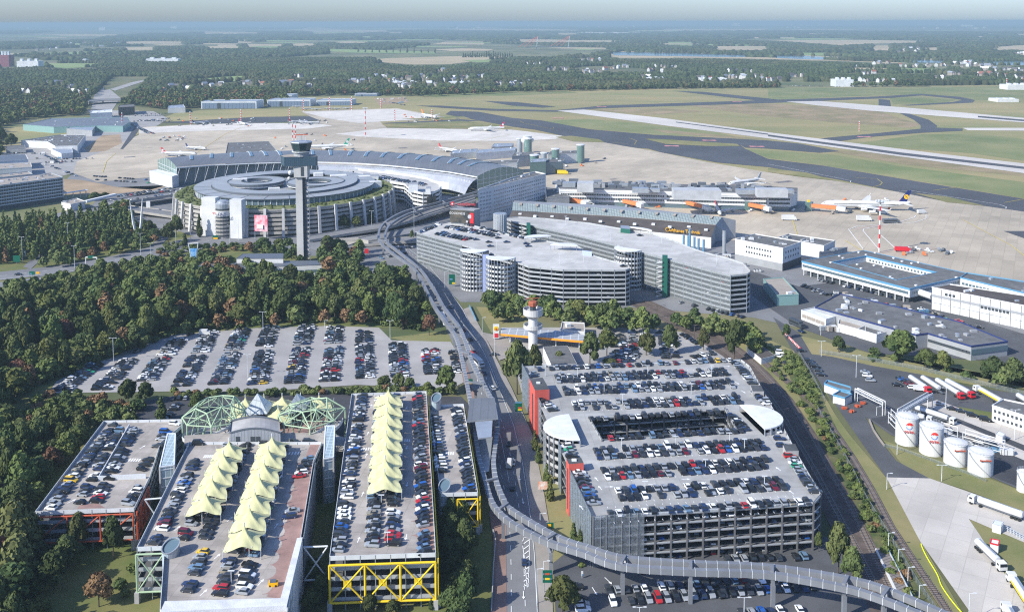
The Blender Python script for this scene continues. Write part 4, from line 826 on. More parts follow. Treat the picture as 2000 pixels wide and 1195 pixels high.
def edge_cars(A, B, z0, fh, nlev, fill, inn=3.0):
    dx, dy = B[0]-A[0], B[1]-A[1]; L = math.hypot(dx, dy); nx, ny = -dy/L*inn, dx/L*inn
    for k in range(nlev): inner_cars((A[0]+nx+dx*.02, A[1]+ny+dy*.02), (B[0]+nx-dx*.02, B[1]+ny-dy*.02), z0+k*fh, fill)
# ---------------------------------------------------------------- big grey deck, bottom right
GR = GP([(1158,1014),(1184,1011.5),(1589,985),(1603,969),(1560,895),(1531,840),(1505,793),(1465,719),(1447,705),(1430,706),(1250,712),(1022,719)], ZR)
HL = GP([(1176,862),(1440,843),(1416,800),(1151,818)], ZR)
t, fh = carpark('large grey car park with open roof deck, light well and white half round canopies', GR, ZR, 5, 'deck_grey', band=None, colm='conc_dark', pitch=4.9, hole=HL, name='multi_storey_car_park', skip=(11,), col_w=.5)
for k in range(1, 6):                                  # light parapet bands and mesh railings of every level
    mb = MB(); z = k*fh
    for i in (0, 1, 2, 3, 4, 5, 6, 7, 8, 9, 10):
        a, b = GR[i], GR[(i+1) % len(GR)]; mb.beam((*a, z+.1), (*b, z+.1), .2, .42, 'rail_band'); mb.beam((*a, z+.95), (*b, z+.95), .08, .1, 'steel_dark')
        if k == 5: mb.beam((*a, z+.65), (*b, z+.65), .04, .5, 'rail_mesh')
    for a, b in zip(HL, HL[1:]+HL[:1]): mb.beam((*a, z+.1), (*b, z+.1), .2, .5, 'rail_band'); mb.beam((*a, z+.9), (*b, z+.9), .08, .1, 'steel')
    mk('parapet', mb, t)
for a, b, k in (((1158,1014),(1112,916),0),((1099,885),(1093,868),0),((1060,795),(1051,777),0),((1036,744),(1022,716),0),((1158,1014),(1184,1011.5),1),((1184,1011.5),(1258,1006.5),1)):
    A, B = G(*a, ZR), G(*b, ZR); mb = MB(); q = resample([A, B], 2.4)
    dx, dy = B[0]-A[0], B[1]-A[1]; L = math.hypot(dx, dy); nx, ny = dy/L*.5, -dx/L*.5
    if a[0] < 1150 or not k: nx, ny = (-abs(nx), ny) if abs(nx) > .2 else (nx, ny)
    if k: nx, ny = 0, -.5
    mb.beam((A[0]+nx, A[1]+ny, 8), (B[0]+nx, B[1]+ny, 8), .08, 17 if not k else 16.4, 'mesh_screen' if not k else mat('thin_screen', (.34, .38, .42), .4, metal=.3, var=.3, scale=1.5, alpha=.3))
    for p in q: mb.tube((p[0]+nx*1.3, p[1]+ny*1.3, 0), (p[0]+nx*1.3, p[1]+ny*1.3, 16.5), .07, 'steel', 5)
    mk('screen_wall', mb, t)
def redstair(pts, zt):
    P = GP(pts, zt); q = MB(); q.prism(P, 0, zt, 'coral', 'dark_roof'); a, b = P[0], P[1]
    c = mk('stair_tower', q, t); w_ = MB(); A, B = lerp(a, P[3], .35), lerp(a, P[3], .5)
    w_.beam((A[0]-.06, A[1]-.06, 9), (B[0]-.06, B[1]-.06, 9), .1, 14, 'wall_dark'); mk('window', w_, c)
    v = MB(); m_ = lerp(P[1], P[3], .55); v.box(m_[0], m_[1], zt, 1.6, 1.2, .5, 'white_roof'); mk('roof_hatch', v, c)
redstair([(1045,762),(1073,760),(1060,737),(1034,739)], 19.5); redstair([(1111,906),(1140,903.5),(1135,893),(1106,896)], 18.2)
def halfdisc(P0, P1, bulge, n=14):
    """half disc polygon on chord P0->P1 bulging by fraction bulge to the left"""
    mx, my = (P0[0]+P1[0])/2, (P0[1]+P1[1])/2; ux, uy = (P1[0]-P0[0])/2, (P1[1]-P0[1])/2
    return [(mx-ux*math.cos(math.pi*i/n)-uy*bulge*math.sin(math.pi*i/n), my-uy*math.cos(math.pi*i/n)+ux*bulge*math.sin(math.pi*i/n)) for i in range(n+1)]
def spiral(parent, P0, P1, bulge, zt, lv, roofm='white_roof', band='conc', fhh=2.9, ztr=None, cols=10, lowz=0):
    poly = halfdisc(P0, P1, bulge); mb = MB(); mb.prism(poly, zt-.5, zt, roofm); mk('canopy_roof', mb, parent)
    pin = halfdisc(lerp(P0, P1, .01), lerp(P0, P1, .99), bulge*.97)
    mb = MB()
    for k in range(lv):
        z = lowz+k*fhh
        if k: mb.prism(pin, z-.3, z, 'conc_dark')
        for a, b in zip(pin, pin[1:]): mb.beam((*a, z+.55), (*b, z+.55), .15, 1.1, band)
    mk('ramp_levels', mb, parent)
    for i in range(0, len(poly), max(1, len(poly)//cols)):
        mb = MB(); p = lerp(poly[i], ((P0[0]+P1[0])/2, (P0[1]+P1[1])/2), .01); mb.box(p[0], p[1], lowz, .35, .35, zt-.5-lowz, 'steel'); mk('column', mb, parent)
P0, P1 = G(1133, 858, 17.8), G(1111, 808, 17.8); spiral(t, P1, P0, -1.15 if False else -1.0, 17.8, 6, band='conc', fhh=3.0)
P0, P1 = G(1445, 790, 17.8), G(1494, 837, 17.8); spiral(t, P0, P1, 1.0, 17.8, 6, band='conc', fhh=3.0)
for pts, z1 in (([(1470,764),(1492,764),(1486,752),(1466,752)], 17.3), ([(1535,881),(1560,880),(1553,866),(1529,868)], 17.3)):
    q = MB(); q.prism(GP(pts, z1), ZR, z1, 'conc', 'dark_roof'); mk('stair_hut', q, t)
mb = MB(); r5 = random.Random(5)                       # bay marks and arrows on the deck
def ticks(a, b, z, pitch, L=1.0, side=0):
    A, B = G(*a, z), G(*b, z); D = dist(A, B); ux, uy = (B[0]-A[0])/D, (B[1]-A[1])/D
    for i in range(int(D/pitch)+1):
        x, y = A[0]+ux*i*pitch, A[1]+uy*i*pitch
        for s in (-1, 1): stroke(mb, [(x-uy*s*5.1, y+ux*s*5.1), (x-uy*s*(5.1-L), y+ux*s*(5.1-L))], .14, z+.01, 'm_white', world=True)
for a, b in ((K('C2',355,562),K('C2',1650,508)),(K('C2',415,655),K('C2',1700,603)),(K('C2',490,772),K('C2',1750,722)),(K('C2',665,1145),K('C2',1935,1075)),((1183,927),(1499,905)),((1210,967),(1522,945)),((1193,1005),(1575,981))): ticks(a, b, ZR, 2.5)
for x, y, a in ((1135,990,1.9),(1190,950,0.05),(1275,945,.05),(1340,935,.05),(1165,935,1.9),(1172,952,1.9),(1110,885,-1.2),(1092,745,1.9),(1440,748,-1.2),(1452,765,-1.2),(1420,715,0),(1520,915,1.9),(1545,960,1.9),(1378,984,.05)): arrow(mb, x, y, ZR+.012, a, 3)
mk('floor_markings', mb, t)
edge_cars(GR[1], GR[2], 0, fh, 5, .85, 3.2); edge_cars(HL[3], HL[2], 6, fh, 3, .7, 3.2); edge_cars(GR[2], GR[3], 0, fh, 5, .5)
# ---------------------------------------------------------------- tented car parks
def framed(label, pts, zt, nlev, framem, frames, bays, mdeck='deck_tan', brick=None, mid=None):
    P = GP(pts, zt); tt, f_ = carpark(label, P, zt, nlev, mdeck, band=None, colm='steel', pitch=4.2, name='tented_car_park' if framem != 'orange_paint' else 'framed_car_park', col_w=.22)
    if area(P) < 0: P = P[::-1]
    for k in range(1, nlev+1):
        mb = MB()
        for a, b in zip(P, P[1:]+P[:1]): mb.beam((*a, k*f_+.35), (*b, k*f_+.35), .12, 1.3 if k == nlev else 1.0, 'steel_white' if k == nlev else 'rail_band')
        mk('parapet', mb, tt)
    return tt, f_, P
def truss(parent, A, B, z0, z1, n, m, r=.28, out=1.2, xed=True, plate=True):
    dx, dy = B[0]-A[0], B[1]-A[1]; L = math.hypot(dx, dy); nx, ny = dy/L*out, -dx/L*out
    A = (A[0]+nx, A[1]+ny); B = (B[0]+nx, B[1]+ny); P = [lerp(A, B, i/n) for i in range(n+1)]
    mb = MB(); mb.tube((*A, z1), (*B, z1), r, m, 8); mb.tube((*A, z0), (*B, z0), r, m, 8)
    for p in P: mb.tube((*p, z0), (*p, z1), r, m, 8)
    for p, q in zip(P, P[1:]):
        if xed: mb.tube((*p, z0), (*q, z1), r*.75, m, 8); mb.tube((*p, z1), (*q, z0), r*.75, m, 8)
        else: mb.tube((*p, z0), (*q, z1), r*.75, m, 8)
        if plate:
            c = lerp(p, q, .5); d = ((q[0]-p[0])/dist(p, q), (q[1]-p[1])/dist(p, q)); mb.beam((c[0]-d[0]*1.1, c[1]-d[1]*1.1, (z0+z1)/2), (c[0]+d[0]*1.1, c[1]+d[1]*1.1, (z0+z1)/2), .2, 1.9, m)
    mk('frame', mb, parent)
    for p in P[::max(1, n)]:
        f2 = MB(); f2.box(p[0], p[1], 0, 1.3, 1.3, z0, 'conc'); mk('plinth', f2, parent)
# red frame, left
tr, fr_, PR = framed('grey roof deck car park with orange red frame at the wood edge', [(69,1004),(262,997),(292,936),(314,868),(358,832),(358,823),(203,826)], 12, 4, 'orange_paint', None, None)
truss(tr, PR[0] if PR[0][1] < PR[1][1]+9 else PR[0], PR[1], 3.2, 11.6, 3, 'orange_paint', plate=False, xed=False)
A_, B_2, C_2 = G(69,1004,12), G(262,997,12), G(285,948,12); truss(tr, B_2, C_2, 2.5, 11.6, 3, 'orange_paint', plate=False, out=.8)
mb = MB(); mb.wall(GP([(192,938),(285,934)], 12.0), 10.4, 13.6, .3, 'steel_white'); mk('split_level_parapet', mb, tr)
mb = MB(); mb.wall(GP([(192,938),(253,833)], 12.0), 12, 13.2, .25, 'steel_white'); mk('split_level_parapet', mb, tr)
mb = MB(); mb.prism(GP([(150,993),(205,991),(192,983),(158,984)], 12.01), 12.0, 12.02, 'deck_brick'); mk('brick_paving', mb, tr)
# green frame, middle
tg, fg_, PG = framed('tented car park with green frame, sheeted front wall and brick paved edge', [(268,1074),(322,1072),(313,1196),(330,1215),(560,1205),(589,1045),(612,905),(628,868),(370,868)], ZL, 5, 'green_paint', None, None)
A_, B_2 = G(268,1074,ZL), G(322,1072,ZL); truss(tg, A_, B_2, 3.2, 14.4, 1, 'green_paint', plate=False)
q = MB(); q.prism(GP([(551,1168),(589,1045),(612,905),(628,868),(606,868),(572,960),(548,1045),(522,1165)], ZL+.02), ZL, ZL+.03, 'deck_brick'); mk('brick_paving', q, tg)
q = MB(); S0, S1, S2, S3 = G(313,1193,ZL+1.8), G(560,1180,ZL+1.8), G(591,1047,ZL+1.8), G(580,1049,ZL+1.8)
F0, F1 = G(322,1176,ZL+1.2), G(548,1170,ZL+1.2)
q.prism([S0, S1, F1, F0], ZL-1, ZL+1.6, 'sheeting'); q.prism([S1, S2, S3, F1], 0, ZL+1.6, 'sheeting'); mk('scaffold_sheeting', q, tg)
q = MB(); A_, B_2 = G(591,1047,ZL+1), G(614,903,ZL+1); q.beam((A_[0]+.3, A_[1], 8), (B_2[0]+.3, B_2[1], 8), .25, 16, 'textured_wall'); mk('lined_wall', q, tg)
# yellow frame
ty, fy_, PY = framed('tented car park with bright yellow cross braced frame', [(644,1092),(851,1085),(832.6,768),(687,773)], ZL, 5, 'yellow_paint', None, None)
A_, B_2, C_2, D_2 = G(644,1092,ZL), G(851,1085,ZL), G(832.6,768,ZL), G(687,773,ZL)
truss(ty, A_, B_2, 2.9, 13.9, 3, 'yellow_paint', r=.33); truss(ty, B_2, C_2, 2.9, 14.2, 10, 'yellow_paint', out=.7, plate=False, r=.18); truss(ty, D_2, A_, 2.9, 13.0, 10, 'steel', out=.2, plate=False, r=.13)
# narrow deck right of it
tn, fn_, PN = framed('narrow lower car park deck with yellow frame beside the overhead railway', [(861,968),(933,966),(905,793),(838,796)], 12.5, 4, 'yellow_paint', None, None)
A_, B_2, C_2 = G(861,968,12.5), G(933,966,12.5), G(905,793,12.5); truss(tn, lerp(A_, B_2, .45), B_2, 2.5, 11.8, 1, 'yellow_paint', plate=False, r=.25); truss(tn, B_2, C_2, 2.5, 11.8, 8, 'yellow_paint', out=.8, plate=False, r=.22)
# brick scallops and zebra marks
def decor(parent, fn):
    mb_ = MB(); fn(mb_); mk('deck_markings', mb_, parent)
def zebra(mb, a, b, z, n=5, L=2.2):
    A, B = G(*a, z), G(*b, z); 
    for i in range(n):
        p = lerp(A, B, i/(n-1)); stroke(mb, [(p[0], p[1]-L/2), (p[0], p[1]+L/2)], .5, z+.012, 'm_white', world=True)
def f1(mb):
    zebra(mb, K('C1',820,1105), K('C1',895,1098), ZL); zebra(mb, K('C1',1140,1035), K('C1',1195,1035), ZL, 4); zebra(mb, K('C1',1480,1135), K('C1',1535,1135), 12.5, 4)
    for k, x, y, a in (('C1',895,765,1.5),('C1',870,980,1.5),('C1',858,1150,1.5),('D1',830,275,1.5),('D1',798,630,1.5),('D1',1168,610,-1.6),('D1',1175,200,-1.6),('C1',1172,780,-1.6),('C1',1172,1090,-1.6)): arrow(mb, *K(k, x, y), ZL+.013, a, 3.2)
decor(ty, f1)
def f2(mb):
    zebra(mb, K('C0',1590,1160), K('C0',1650,1158), ZL); zebra(mb, K('C1',260,1135), K('C1',330,1132), ZL, 4)
    for k, x, y, a in (('D0',1382,540,1.3),('D0',1690,760,1.25),('D0',1585,1040,1.25),('D0',1790,470,1.3),('D1',160,520,1.4),('D1',38,960,1.3)): arrow(mb, *K(k, x, y), ZL+.013, a, 3.2)
decor(tg, f2)
def f3(mb):
    for k, x, y, a in (('C0',910,1000,1.1),('C0',1110,1085,1.2),('D0',755,50,1.1),('D0',560,330,1.05)): arrow(mb, *K(k, x, y), 12.013, a, 3.2)
    zebra(mb, K('D0',1010,10), K('D0',1085,12), 12)
decor(tr, f3)
# scalloped pale rims beside brick strips (yellow deck right, green deck right)
for par, a, b, n in ((ty, (802,1075), (801,790), 13), (tg, (512,1160), (571,905), 11)):
    mb = MB(); A, B = G(*a, ZL), G(*b, ZL)
    ww = 4.2
    dx, dy = B[0]-A[0], B[1]-A[1]; L = math.hypot(dx, dy); nx, ny = dy/L, -dx/L
    mb.face([(A[0], A[1], ZL+.04), (A[0]+nx*ww*1.6, A[1]+ny*ww*1.6, ZL+.04), (B[0]+nx*ww*1.6, B[1]+ny*ww*1.6, ZL+.04), (B[0], B[1], ZL+.04)], 'deck_brick')
    for i in range(n):
        c = lerp(A, B, (i+.5)/n); r = L/n/2; pts = [(c[0]+r*math.cos(t_)*dx/L+r*.7*math.sin(t_)*nx-nx*.0, c[1]+r*math.cos(t_)*dy/L+r*.7*math.sin(t_)*ny, ZL+.03) for t_ in [math.pi*j/8 for j in range(9)]]
        pts = [(p[0], p[1], ZL+.05) for p in pts]
        if area([p[:2] for p in pts]) < 0: pts = pts[::-1]
        mb.face(pts, 'deck_tan')
    mk('brick_paving', mb, par)
# light masts along the split in the car rows, small railing ribs
for pts, z, par in (([(262,997),(371,868)], 12, None),):
    pass
# ---------------------------------------------------------------- yellow tents
def tent(px, py, wd, dp, ang, lab, ztip=None, z0=ZL, grp='yellow tent canopies over the parked cars'):
    zt = z0+7.6; x, y = G(px, py, zt); e = thing('tent_canopy', lab, 'tent', (x, y, z0), ang, grp)
    n = 40; V = []; F = []; rings = [(0.02, 0, 3.4+4.2), (.07, 0, 6.6), (.2, 0, 5.5), (.42, 0, 4.5), (.7, 0, 3.75), (1, 0, 3.2)]
    for j, (q, _, z) in enumerate(rings):
        for i in range(n):
            a = 2*math.pi*i/n; c, s = math.cos(a), math.sin(a)
            k = 1/max(abs(c), abs(s))                     # square outline
            sc = 1-.22*q*(1-abs(math.sin(2*a)))**.9 if True else 1
            ext = abs(math.sin(2*a))**2.5
            V.append((c*k*wd/2*q*sc, s*k*dp/2*q*(sc*.35+.65), z+((.75*(1-ext)-.45*ext)*q if q > .6 else 0)))
    for j in range(len(rings)-1):
        for i in range(n): F.append((j*n+i, j*n+(i+1) % n, (j+1)*n+(i+1) % n, (j+1)*n+i))
    F = [f[::-1] for f in F]
    mb = MB(); mb.add(V, F, 'tent'); mk('canopy', mb, e, local=True, smooth=True)
    mb = MB(); mb.tube((0, 0, 0), (0, 0, 8.6), .16, 'steel_white', 8); mk('mast', mb, e, local=True)
    for sx in (-1, 1):
        for sy in (-1, 1): mb = MB(); mb.tube((sx*wd/2*.98, sy*dp/2*.97, 0), (sx*wd/2, sy*dp/2, 3.9), .08, 'steel_white', 6); mk('post', mb, e, local=True)
    return e
ordl = ['rearmost', 'second', 'third', 'fourth', 'fifth', 'sixth', 'seventh', 'eighth']
va = math.atan2(*(lambda a, b: (b[1]-a[1], b[0]-a[0]))(G(755,1080,ZL), G(758,780,ZL)))-math.pi/2
def tentrow(pks, wd, lab, base=0):
    W = [G(x, y, ZL+7.6) for x, y in pks]; ang = math.atan2(W[0][1]-W[-1][1], W[0][0]-W[-1][0])-math.pi/2
    dp = dist(W[0], W[-1])/(len(W)-1)
    for i, (x, y) in enumerate(pks): tent(x, y, wd, dp, ang, '%s pale yellow tent of the %s row' % (ordl[i] if i < len(pks)-1 else 'nearest', lab))
tentrow([(758.5,760),(758,780),(756.5,801),(755.5,822.6),(754.8,845),(753.5,869),(752.5,894),(751,920)], 11, 'right')
tentrow([(446.8,860),(436,884),(425.5,907.5),(414,933),(402,962)], 10.5, 'left')
tentrow([(531,851.5),(524,876),(515.6,902.5),(506.8,930),(497.5,960),(487.5,991),(477,1026)], 10.5, 'middle')
for i, (x, y) in enumerate(((479,771),(515.6,769),(551,768),(587,767),(623,767),(543,790),(474,783))):
    tent(x, y+4, 11, 11, va, '%s pale yellow tent of the rear cluster behind the glass pyramids' % ('leftmost', 'second', 'third', 'fourth', 'rightmost', 'nearest', 'low left')[i], z0=9)
# ---------------------------------------------------------------- middle link: grey hall, glass pyramids, green ramp frames
th = thing('grey_hall', 'grey ribbed hall with shallow curved roof between the green ramp frames', 'hall', (*G(500,868,ZL-1), ZL))
hp = GP([(449,866),(548,866),(546,842),(452,842)], ZL); f0, f1_, b1, b0 = hp
mat('ribbed', (0.36, 0.38, 0.41), 0.5, metal=0.3, wave=(1.2, 0.7, 0, 30, .12))
mb = MB(); n = 10; zr = lambda s: 19+1.7*math.sin(math.pi*s)
dxy = lambda s, a, b: lerp(a, b, s)
for i in range(n):
    s0, s1 = i/n, (i+1)/n
    A, B, C_, D_ = dxy(s0, f0, f1_), dxy(s1, f0, f1_), dxy(s1, b0, b1), dxy(s0, b0, b1)
    mb.face([(*A, ZL), (*B, ZL), (*B, zr(s1)), (*A, zr(s0))], 'ribbed'); mb.face([(*D_, 0), (*D_, zr(s0)), (*C_, zr(s1)), (*C_, 0)], 'ribbed')
for a, b in ((f0, b0), (f1_, b1)): mb.face([(*a, ZL-15), (*a, 19), (*b, 19), (*b, ZL-15)], 'ribbed')
mk('wall', mb, th)
mb = MB()
for i in range(n):
    s0, s1 = i/n, (i+1)/n; A, B, C_, D_ = dxy(s0, f0, f1_), dxy(s1, f0, f1_), dxy(s1, b0, b1), dxy(s0, b0, b1)
    mb.face([(*A, zr(s0)+.05-.6), (*B, zr(s1)+.05-.6), (*C_, zr(s1)+.05-.6), (*D_, zr(s0)+.05-.6)], 'conc'); mb.beam((*A, zr(s0)), (*B, zr(s1)), .5, .4, 'steel_dark'); mb.beam((*D_, zr(s0)), (*C_, zr(s1)), .5, .4, 'steel_dark')
mk('roof', mb, th)
for (a, b) in ((.12, .2), (.41, .5), (.52, .6)):
    A, B = dxy(a, f0, f1_), dxy(b, f0, f1_); mb = MB(); mb.beam((A[0], A[1]-.05, ZL+1.4), (B[0], B[1]-.05, ZL+1.4), .12, 2.4, 'wall_dark'); mk('door', mb, th)
mb = MB(); mb.prism(GP([(360,868),(690,868),(690,858),(640,845),(440,845),(360,850)], ZL), ZL-.5, ZL-.02, 'conc', 'deck_tan'); mb.prism(GP([(455,845),(640,845),(640,790),(455,795)], 9), 8.6, 9, 'conc', 'deck_brick'); one('link_deck', mb, 'paved link deck joining the tented car parks behind the hall', 'deck')
for i, (tip, l, r, b) in enumerate((((494,768),(472,812),(522,808),(506,796)), ((581,768),(553,812),(597,800),(590,790)))):
    zb = 14; L_, R_ = G(*l, zb), G(*r, zb); tipw = lerp(L_, R_, .5); h_ = 13.5; cy = (L_[1]+R_[1])/2+5; s = dist(L_, R_)/2
    h_ = next(k*.25 for k in range(4, 120) if PX(tipw[0], tipw[1]+s, zb+k*.25)[1] < 768); tp = (tipw[0], tipw[1]+s, zb+h_); mb = MB(); q = [(L_[0], L_[1]), (R_[0], R_[1]), (R_[0], R_[1]+2*s), (L_[0], L_[1]+2*s)]
    mat('glass_pale', (0.30, 0.37, 0.40), 0.2, spec=0.8, wave=(1.6, 1.6, 0, 1, .1))
    mb.add([(*p, zb) for p in q]+[tp], [(0, 1, 4), (1, 2, 4), (2, 3, 4), (3, 0, 4), (3, 2, 1, 0)], mat('pyramid_glass', (.55,.58,.57), .3, spec=.6, wave=(1.6, .7, 0, 1, .12))); one('glass_pyramid', mb, ('left' if i == 0 else 'right')+' pale glass pyramid in front of the rear tents', 'pyramid')
def rampframe(cx, cy, R_, lab):
    """round ramp under a green tubular space frame"""
    x, y = G(cx, cy, 12); e = thing('ramp_frame', lab, 'frame', (x, y, 0), 0)
    N = 8; A = [2*math.pi*(i+.25)/N for i in range(N)]; zo, zi = 19.0, 22.2
    jr = random.Random(int(cx)); out = [(x+R_*jr.uniform(.88, 1.06)*math.cos(a), y+R_*jr.uniform(.88, 1.06)*math.sin(a), zo+jr.uniform(-2.2, .8)) for a in A]; inn = [(x+R_*jr.uniform(.35, .62)*math.cos(a+.39), y+R_*jr.uniform(.35, .62)*math.sin(a+.39), zi+jr.uniform(-2.4, .9)) for a in A]
    for i in range(N):
        p = MB(); p.tube((*out[i][:2], 0), out[i], .3, 'green_paint', 8); mk('pole', p, e)
    mb = MB()
    for i in range(N):
        a, b, c, d = out[i], out[(i+1) % N], inn[i], inn[(i+1) % N]
        for p, q in ((a, b), (c, d), (a, c), (b, c)): mb.tube(p, q, .24, 'green_paint', 6)
        lo = (c[0], c[1], zo-1.5); lo2 = (d[0], d[1], zo-1.5)
        for p, q in ((c, lo), (a, lo), (b, lo), (lo, lo2), (d, lo), (lo, ((a[0]+x)/2, (a[1]+y)/2, 9)), ((c[0]*.5+a[0]*.5, c[1]*.5+a[1]*.5, 8), lo)): mb.tube(p, q, .15, 'green_paint', 6)
    mk('space_frame', mb, e)
    for k, rr in ((0, R_*.95), (1, R_*.62)):
        mb = MB(); n = 32
        for i in range(n):
            a, b = 2*math.pi*i/n, 2*math.pi*(i+1)/n; z0_, z1_ = (3+12*((i/n*1.0) % 1)), 3+12*(((i+1)/n))
            p, q = (x+rr*math.cos(a), y+rr*math.sin(a)), (x+rr*math.cos(b), y+rr*math.sin(b)); mb.beam((*p, z0_+.3), (*q, z1_+.3), .25, 1.3, 'steel_white')
            if k == 0:
                r2_ = R_*.62; p2, q2 = (x+r2_*math.cos(a), y+r2_*math.sin(a)), (x+r2_*math.cos(b), y+r2_*math.sin(b)); mb.face([(*p, z0_), (*q, z1_), (*q2, z1_), (*p2, z0_)], 'deck_tan')
        mk('ramp', mb, e)
rampframe(420, 836, 12.5, 'left round ramp under a pale green tubular space frame'); rampframe(606, 836, 13.0, 'right round ramp under a pale green tubular space frame')
# glass stair towers
def stairtower(pts, z1, lab, tilt=4.0):
    P = GP(pts, z1); mb = MB(); c = thing('stair_tower', lab, 'stair tower', (*P[0], 0))
    if area(P) < 0: P = P[::-1]
    vs_ = [(*p, 0) for p in P]+[(p[0], p[1], z1+(tilt if p[1] > sum(q[1] for q in P)/4 else 0)) for p in P]
    mb.add(vs_, [(0, 1, 5, 4), (1, 2, 6, 5), (2, 3, 7, 6), (3, 0, 4, 7), (4, 5, 6, 7)], 'glass_pale'); mk('glazing', mb, c)
    mb = MB()
    for i in range(4): mb.beam(vs_[i], vs_[i+4], .5, .5, 'conc'); mb.beam(vs_[4+i], vs_[4+(i+1) % 4], .4, .4, 'steel_white')
    for k in range(1, 6):
        for i in range(4): mb.beam((*P[i], k*3), (*P[(i+1) % 4], k*3), .3, .3, 'steel_white')
    mk('frame', mb, c)
stairtower([(312,912),(340,908),(343,868),(328,868)], ZL+1, 'tall glass stair tower between the red and green framed decks'); stairtower([(632,896),(651,893),(654,852),(636,853)], ZL+1, 'glass stair tower between the green and yellow framed decks')
def ovaltower(px, py, rx, ry, z1, lab, z0=0):
    x, y = G(px, py, z1) if z0 >= 0 else G(px, py); z0 = max(0, z0); mb = MB(); n = 24; c = thing('oval_stair_tower', lab, 'stair tower', (x, y, z0))
    prof = lambda i: z1+ (1.3*(math.cos(2*math.pi*i/n)*.3+math.sin(2*math.pi*i/n)*.7))
    P = [(x+rx*math.cos(2*math.pi*i/n), y+ry*math.sin(2*math.pi*i/n)) for i in range(n)]
    for i in range(n):
        k = (i+1) % n; m = 'steel' if 0 else ('glass_pale' if n*.45 < i < n*.72 else 'steel')
        mb.face([(*P[i], z0), (*P[k], z0), (*P[k], prof(k)), (*P[i], prof(i))], m)
    mk('shell', mb, c)
    mb = MB(); mb.face([(p[0]*.97+x*.03, p[1]*.97+y*.03, prof(i)-.4) for i, p in enumerate(P)], 'glass_blue'); mk('glass_roof', mb, c)
    mb = MB()
    for i in range(n): mb.beam((*P[i], prof(i)), (*P[(i+1) % n], prof((i+1) % n)), .3, .3, 'steel')
    mk('rim', mb, c)
ovaltower(337, 1181, 2.4, 2.6, 17.6, 'oval stair tower with slanted glass top at the green frame', -1); ovaltower(868, 947, 1.9, 2.8, ZL-.5, 'oval stair tower beside the narrow yellow framed deck'); ovaltower(852, 776, 1.9, 2.6, ZL+2, 'oval stair tower at the rear of the narrow deck')
# steel cross braces bridging the gaps
for lab, a, b, n in (('grey steel cross brace between sheeted wall and yellow frame', (593,1068), (640,1066), 1), ('grey steel cross brace between red and green framed decks', (283,975), (318,972), 1)):
    A, B = G(*a, 14), G(*b, 14); mb = MB()
    for z in (4, 14): mb.tube((*A, z), (*B, z), .28, 'steel_white', 8)
    mb.tube((*A, 4), (*B, 14), .22, 'steel_white', 8); mb.tube((*A, 14), (*B, 4), .22, 'steel_white', 8); one('cross_brace', mb, lab, 'brace')
# ---------------------------------------------------------------- the two tall grey car parks
G1 = GP([(814,456),(830,445),(879,434),(901,436),(1000,461),(1078,474),(1128,482),(1163,502),(1205,514),(1229,521),(1230,526),(1222,529),(1200,529.5),(1100,529),(1033,522.5),(1012,515),(998,507),(902,480)], 21)
t1, f1h = carpark('middle grey car park with cars on its rear roof and two round ramp towers', G1, 21, 8, 'deck_pale', band='rail_band', colm='steel', pitch=7, name='tall_car_park', bandh=.95, col_w=.3)
G2 = GP([(986,427),(1012,425),(1063,428),(1150,437),(1213,448),(1271,457),(1314,471),(1351,486),(1376,494.5),(1420,505),(1452,516),(1465,530),(1465,533),(1459,537),(1427,540),(1389,531),(1301,507),(1245,493),(1204,481),(1125,461),(1036,442),(1000,434)], 22)
t2, f2h = carpark('long grey car park with empty pale roof and dark green stair slabs', G2, 22, 8, 'deck_pale', band='rail_band', colm='steel', pitch=8, name='tall_car_park', bandh=.95, col_w=.3)
for par, ring, z1, rng in ((t1, [(814,456),(902,480)], 21, 0), (t1, [(1012,515),(1033,522.5),(1100,529),(1200,529.5)], 21, 0), (t2, [(1245,493),(1301,507),(1389,531),(1427,540)], 22, 0), (t2, [(1036,442),(1125,461),(1204,481)], 22, 0)):
    if ring[0][0] in (814, 1245, 1036):
        mb = MB(); W_ = GP(ring, z1)
        for a, b in zip(W_, W_[1:]): 
            mb.beam((a[0], a[1]-.5, z1/2+.6), (b[0], b[1]-.5, z1/2+.6), .06, z1+1, mat('veil', (0.40, 0.44, 0.46), 0.5, metal=.3, alpha=.2))
        mk('wire_screen', mb, par)
for par, ring, z1, f_ in ((t1, [(1012,515),(1100,529),(1200,529.5)], 21, f1h), (t2, [(1245,493),(1301,507),(1389,531),(1427,540)], 22, f2h), (t1, [(814,456),(902,480)], 21, f1h)):
    W_ = GP(ring, z1)
    for a, b in zip(W_, W_[1:]): edge_cars(a, b, 0, f_, 8, .28, 3.0)
for a, b, zt in (((900,486),(953,489),24.5), ((950,500),(1007,503),24.5)):
    A, B = G(*a, zt-.3), G(*b, zt-.3); spiral(t1, A, B, -1.0, zt, 8, band='white_wall', fhh=2.75)
q = MB(); q.prism(GP([(943,497),(955,497),(955,489),(943,489)], 23.5), 0, 23.5, 'blue_violet', 'dark_roof'); o = mk('stair_slab', q, t1)
for k in range(7): 
    w_ = MB(); a = G(949, 497, 23.5); w_.box(a[0], a[1]-.1, 2+k*2.8, .5, .3, .6, 'wall_dark'); mk('window', w_, o)
A, B = G(1203, 481, 24.6), G(1253, 489, 24.6); spiral(t2, A, B, -.9, 24.8, 8, band='white_wall', fhh=2.75)
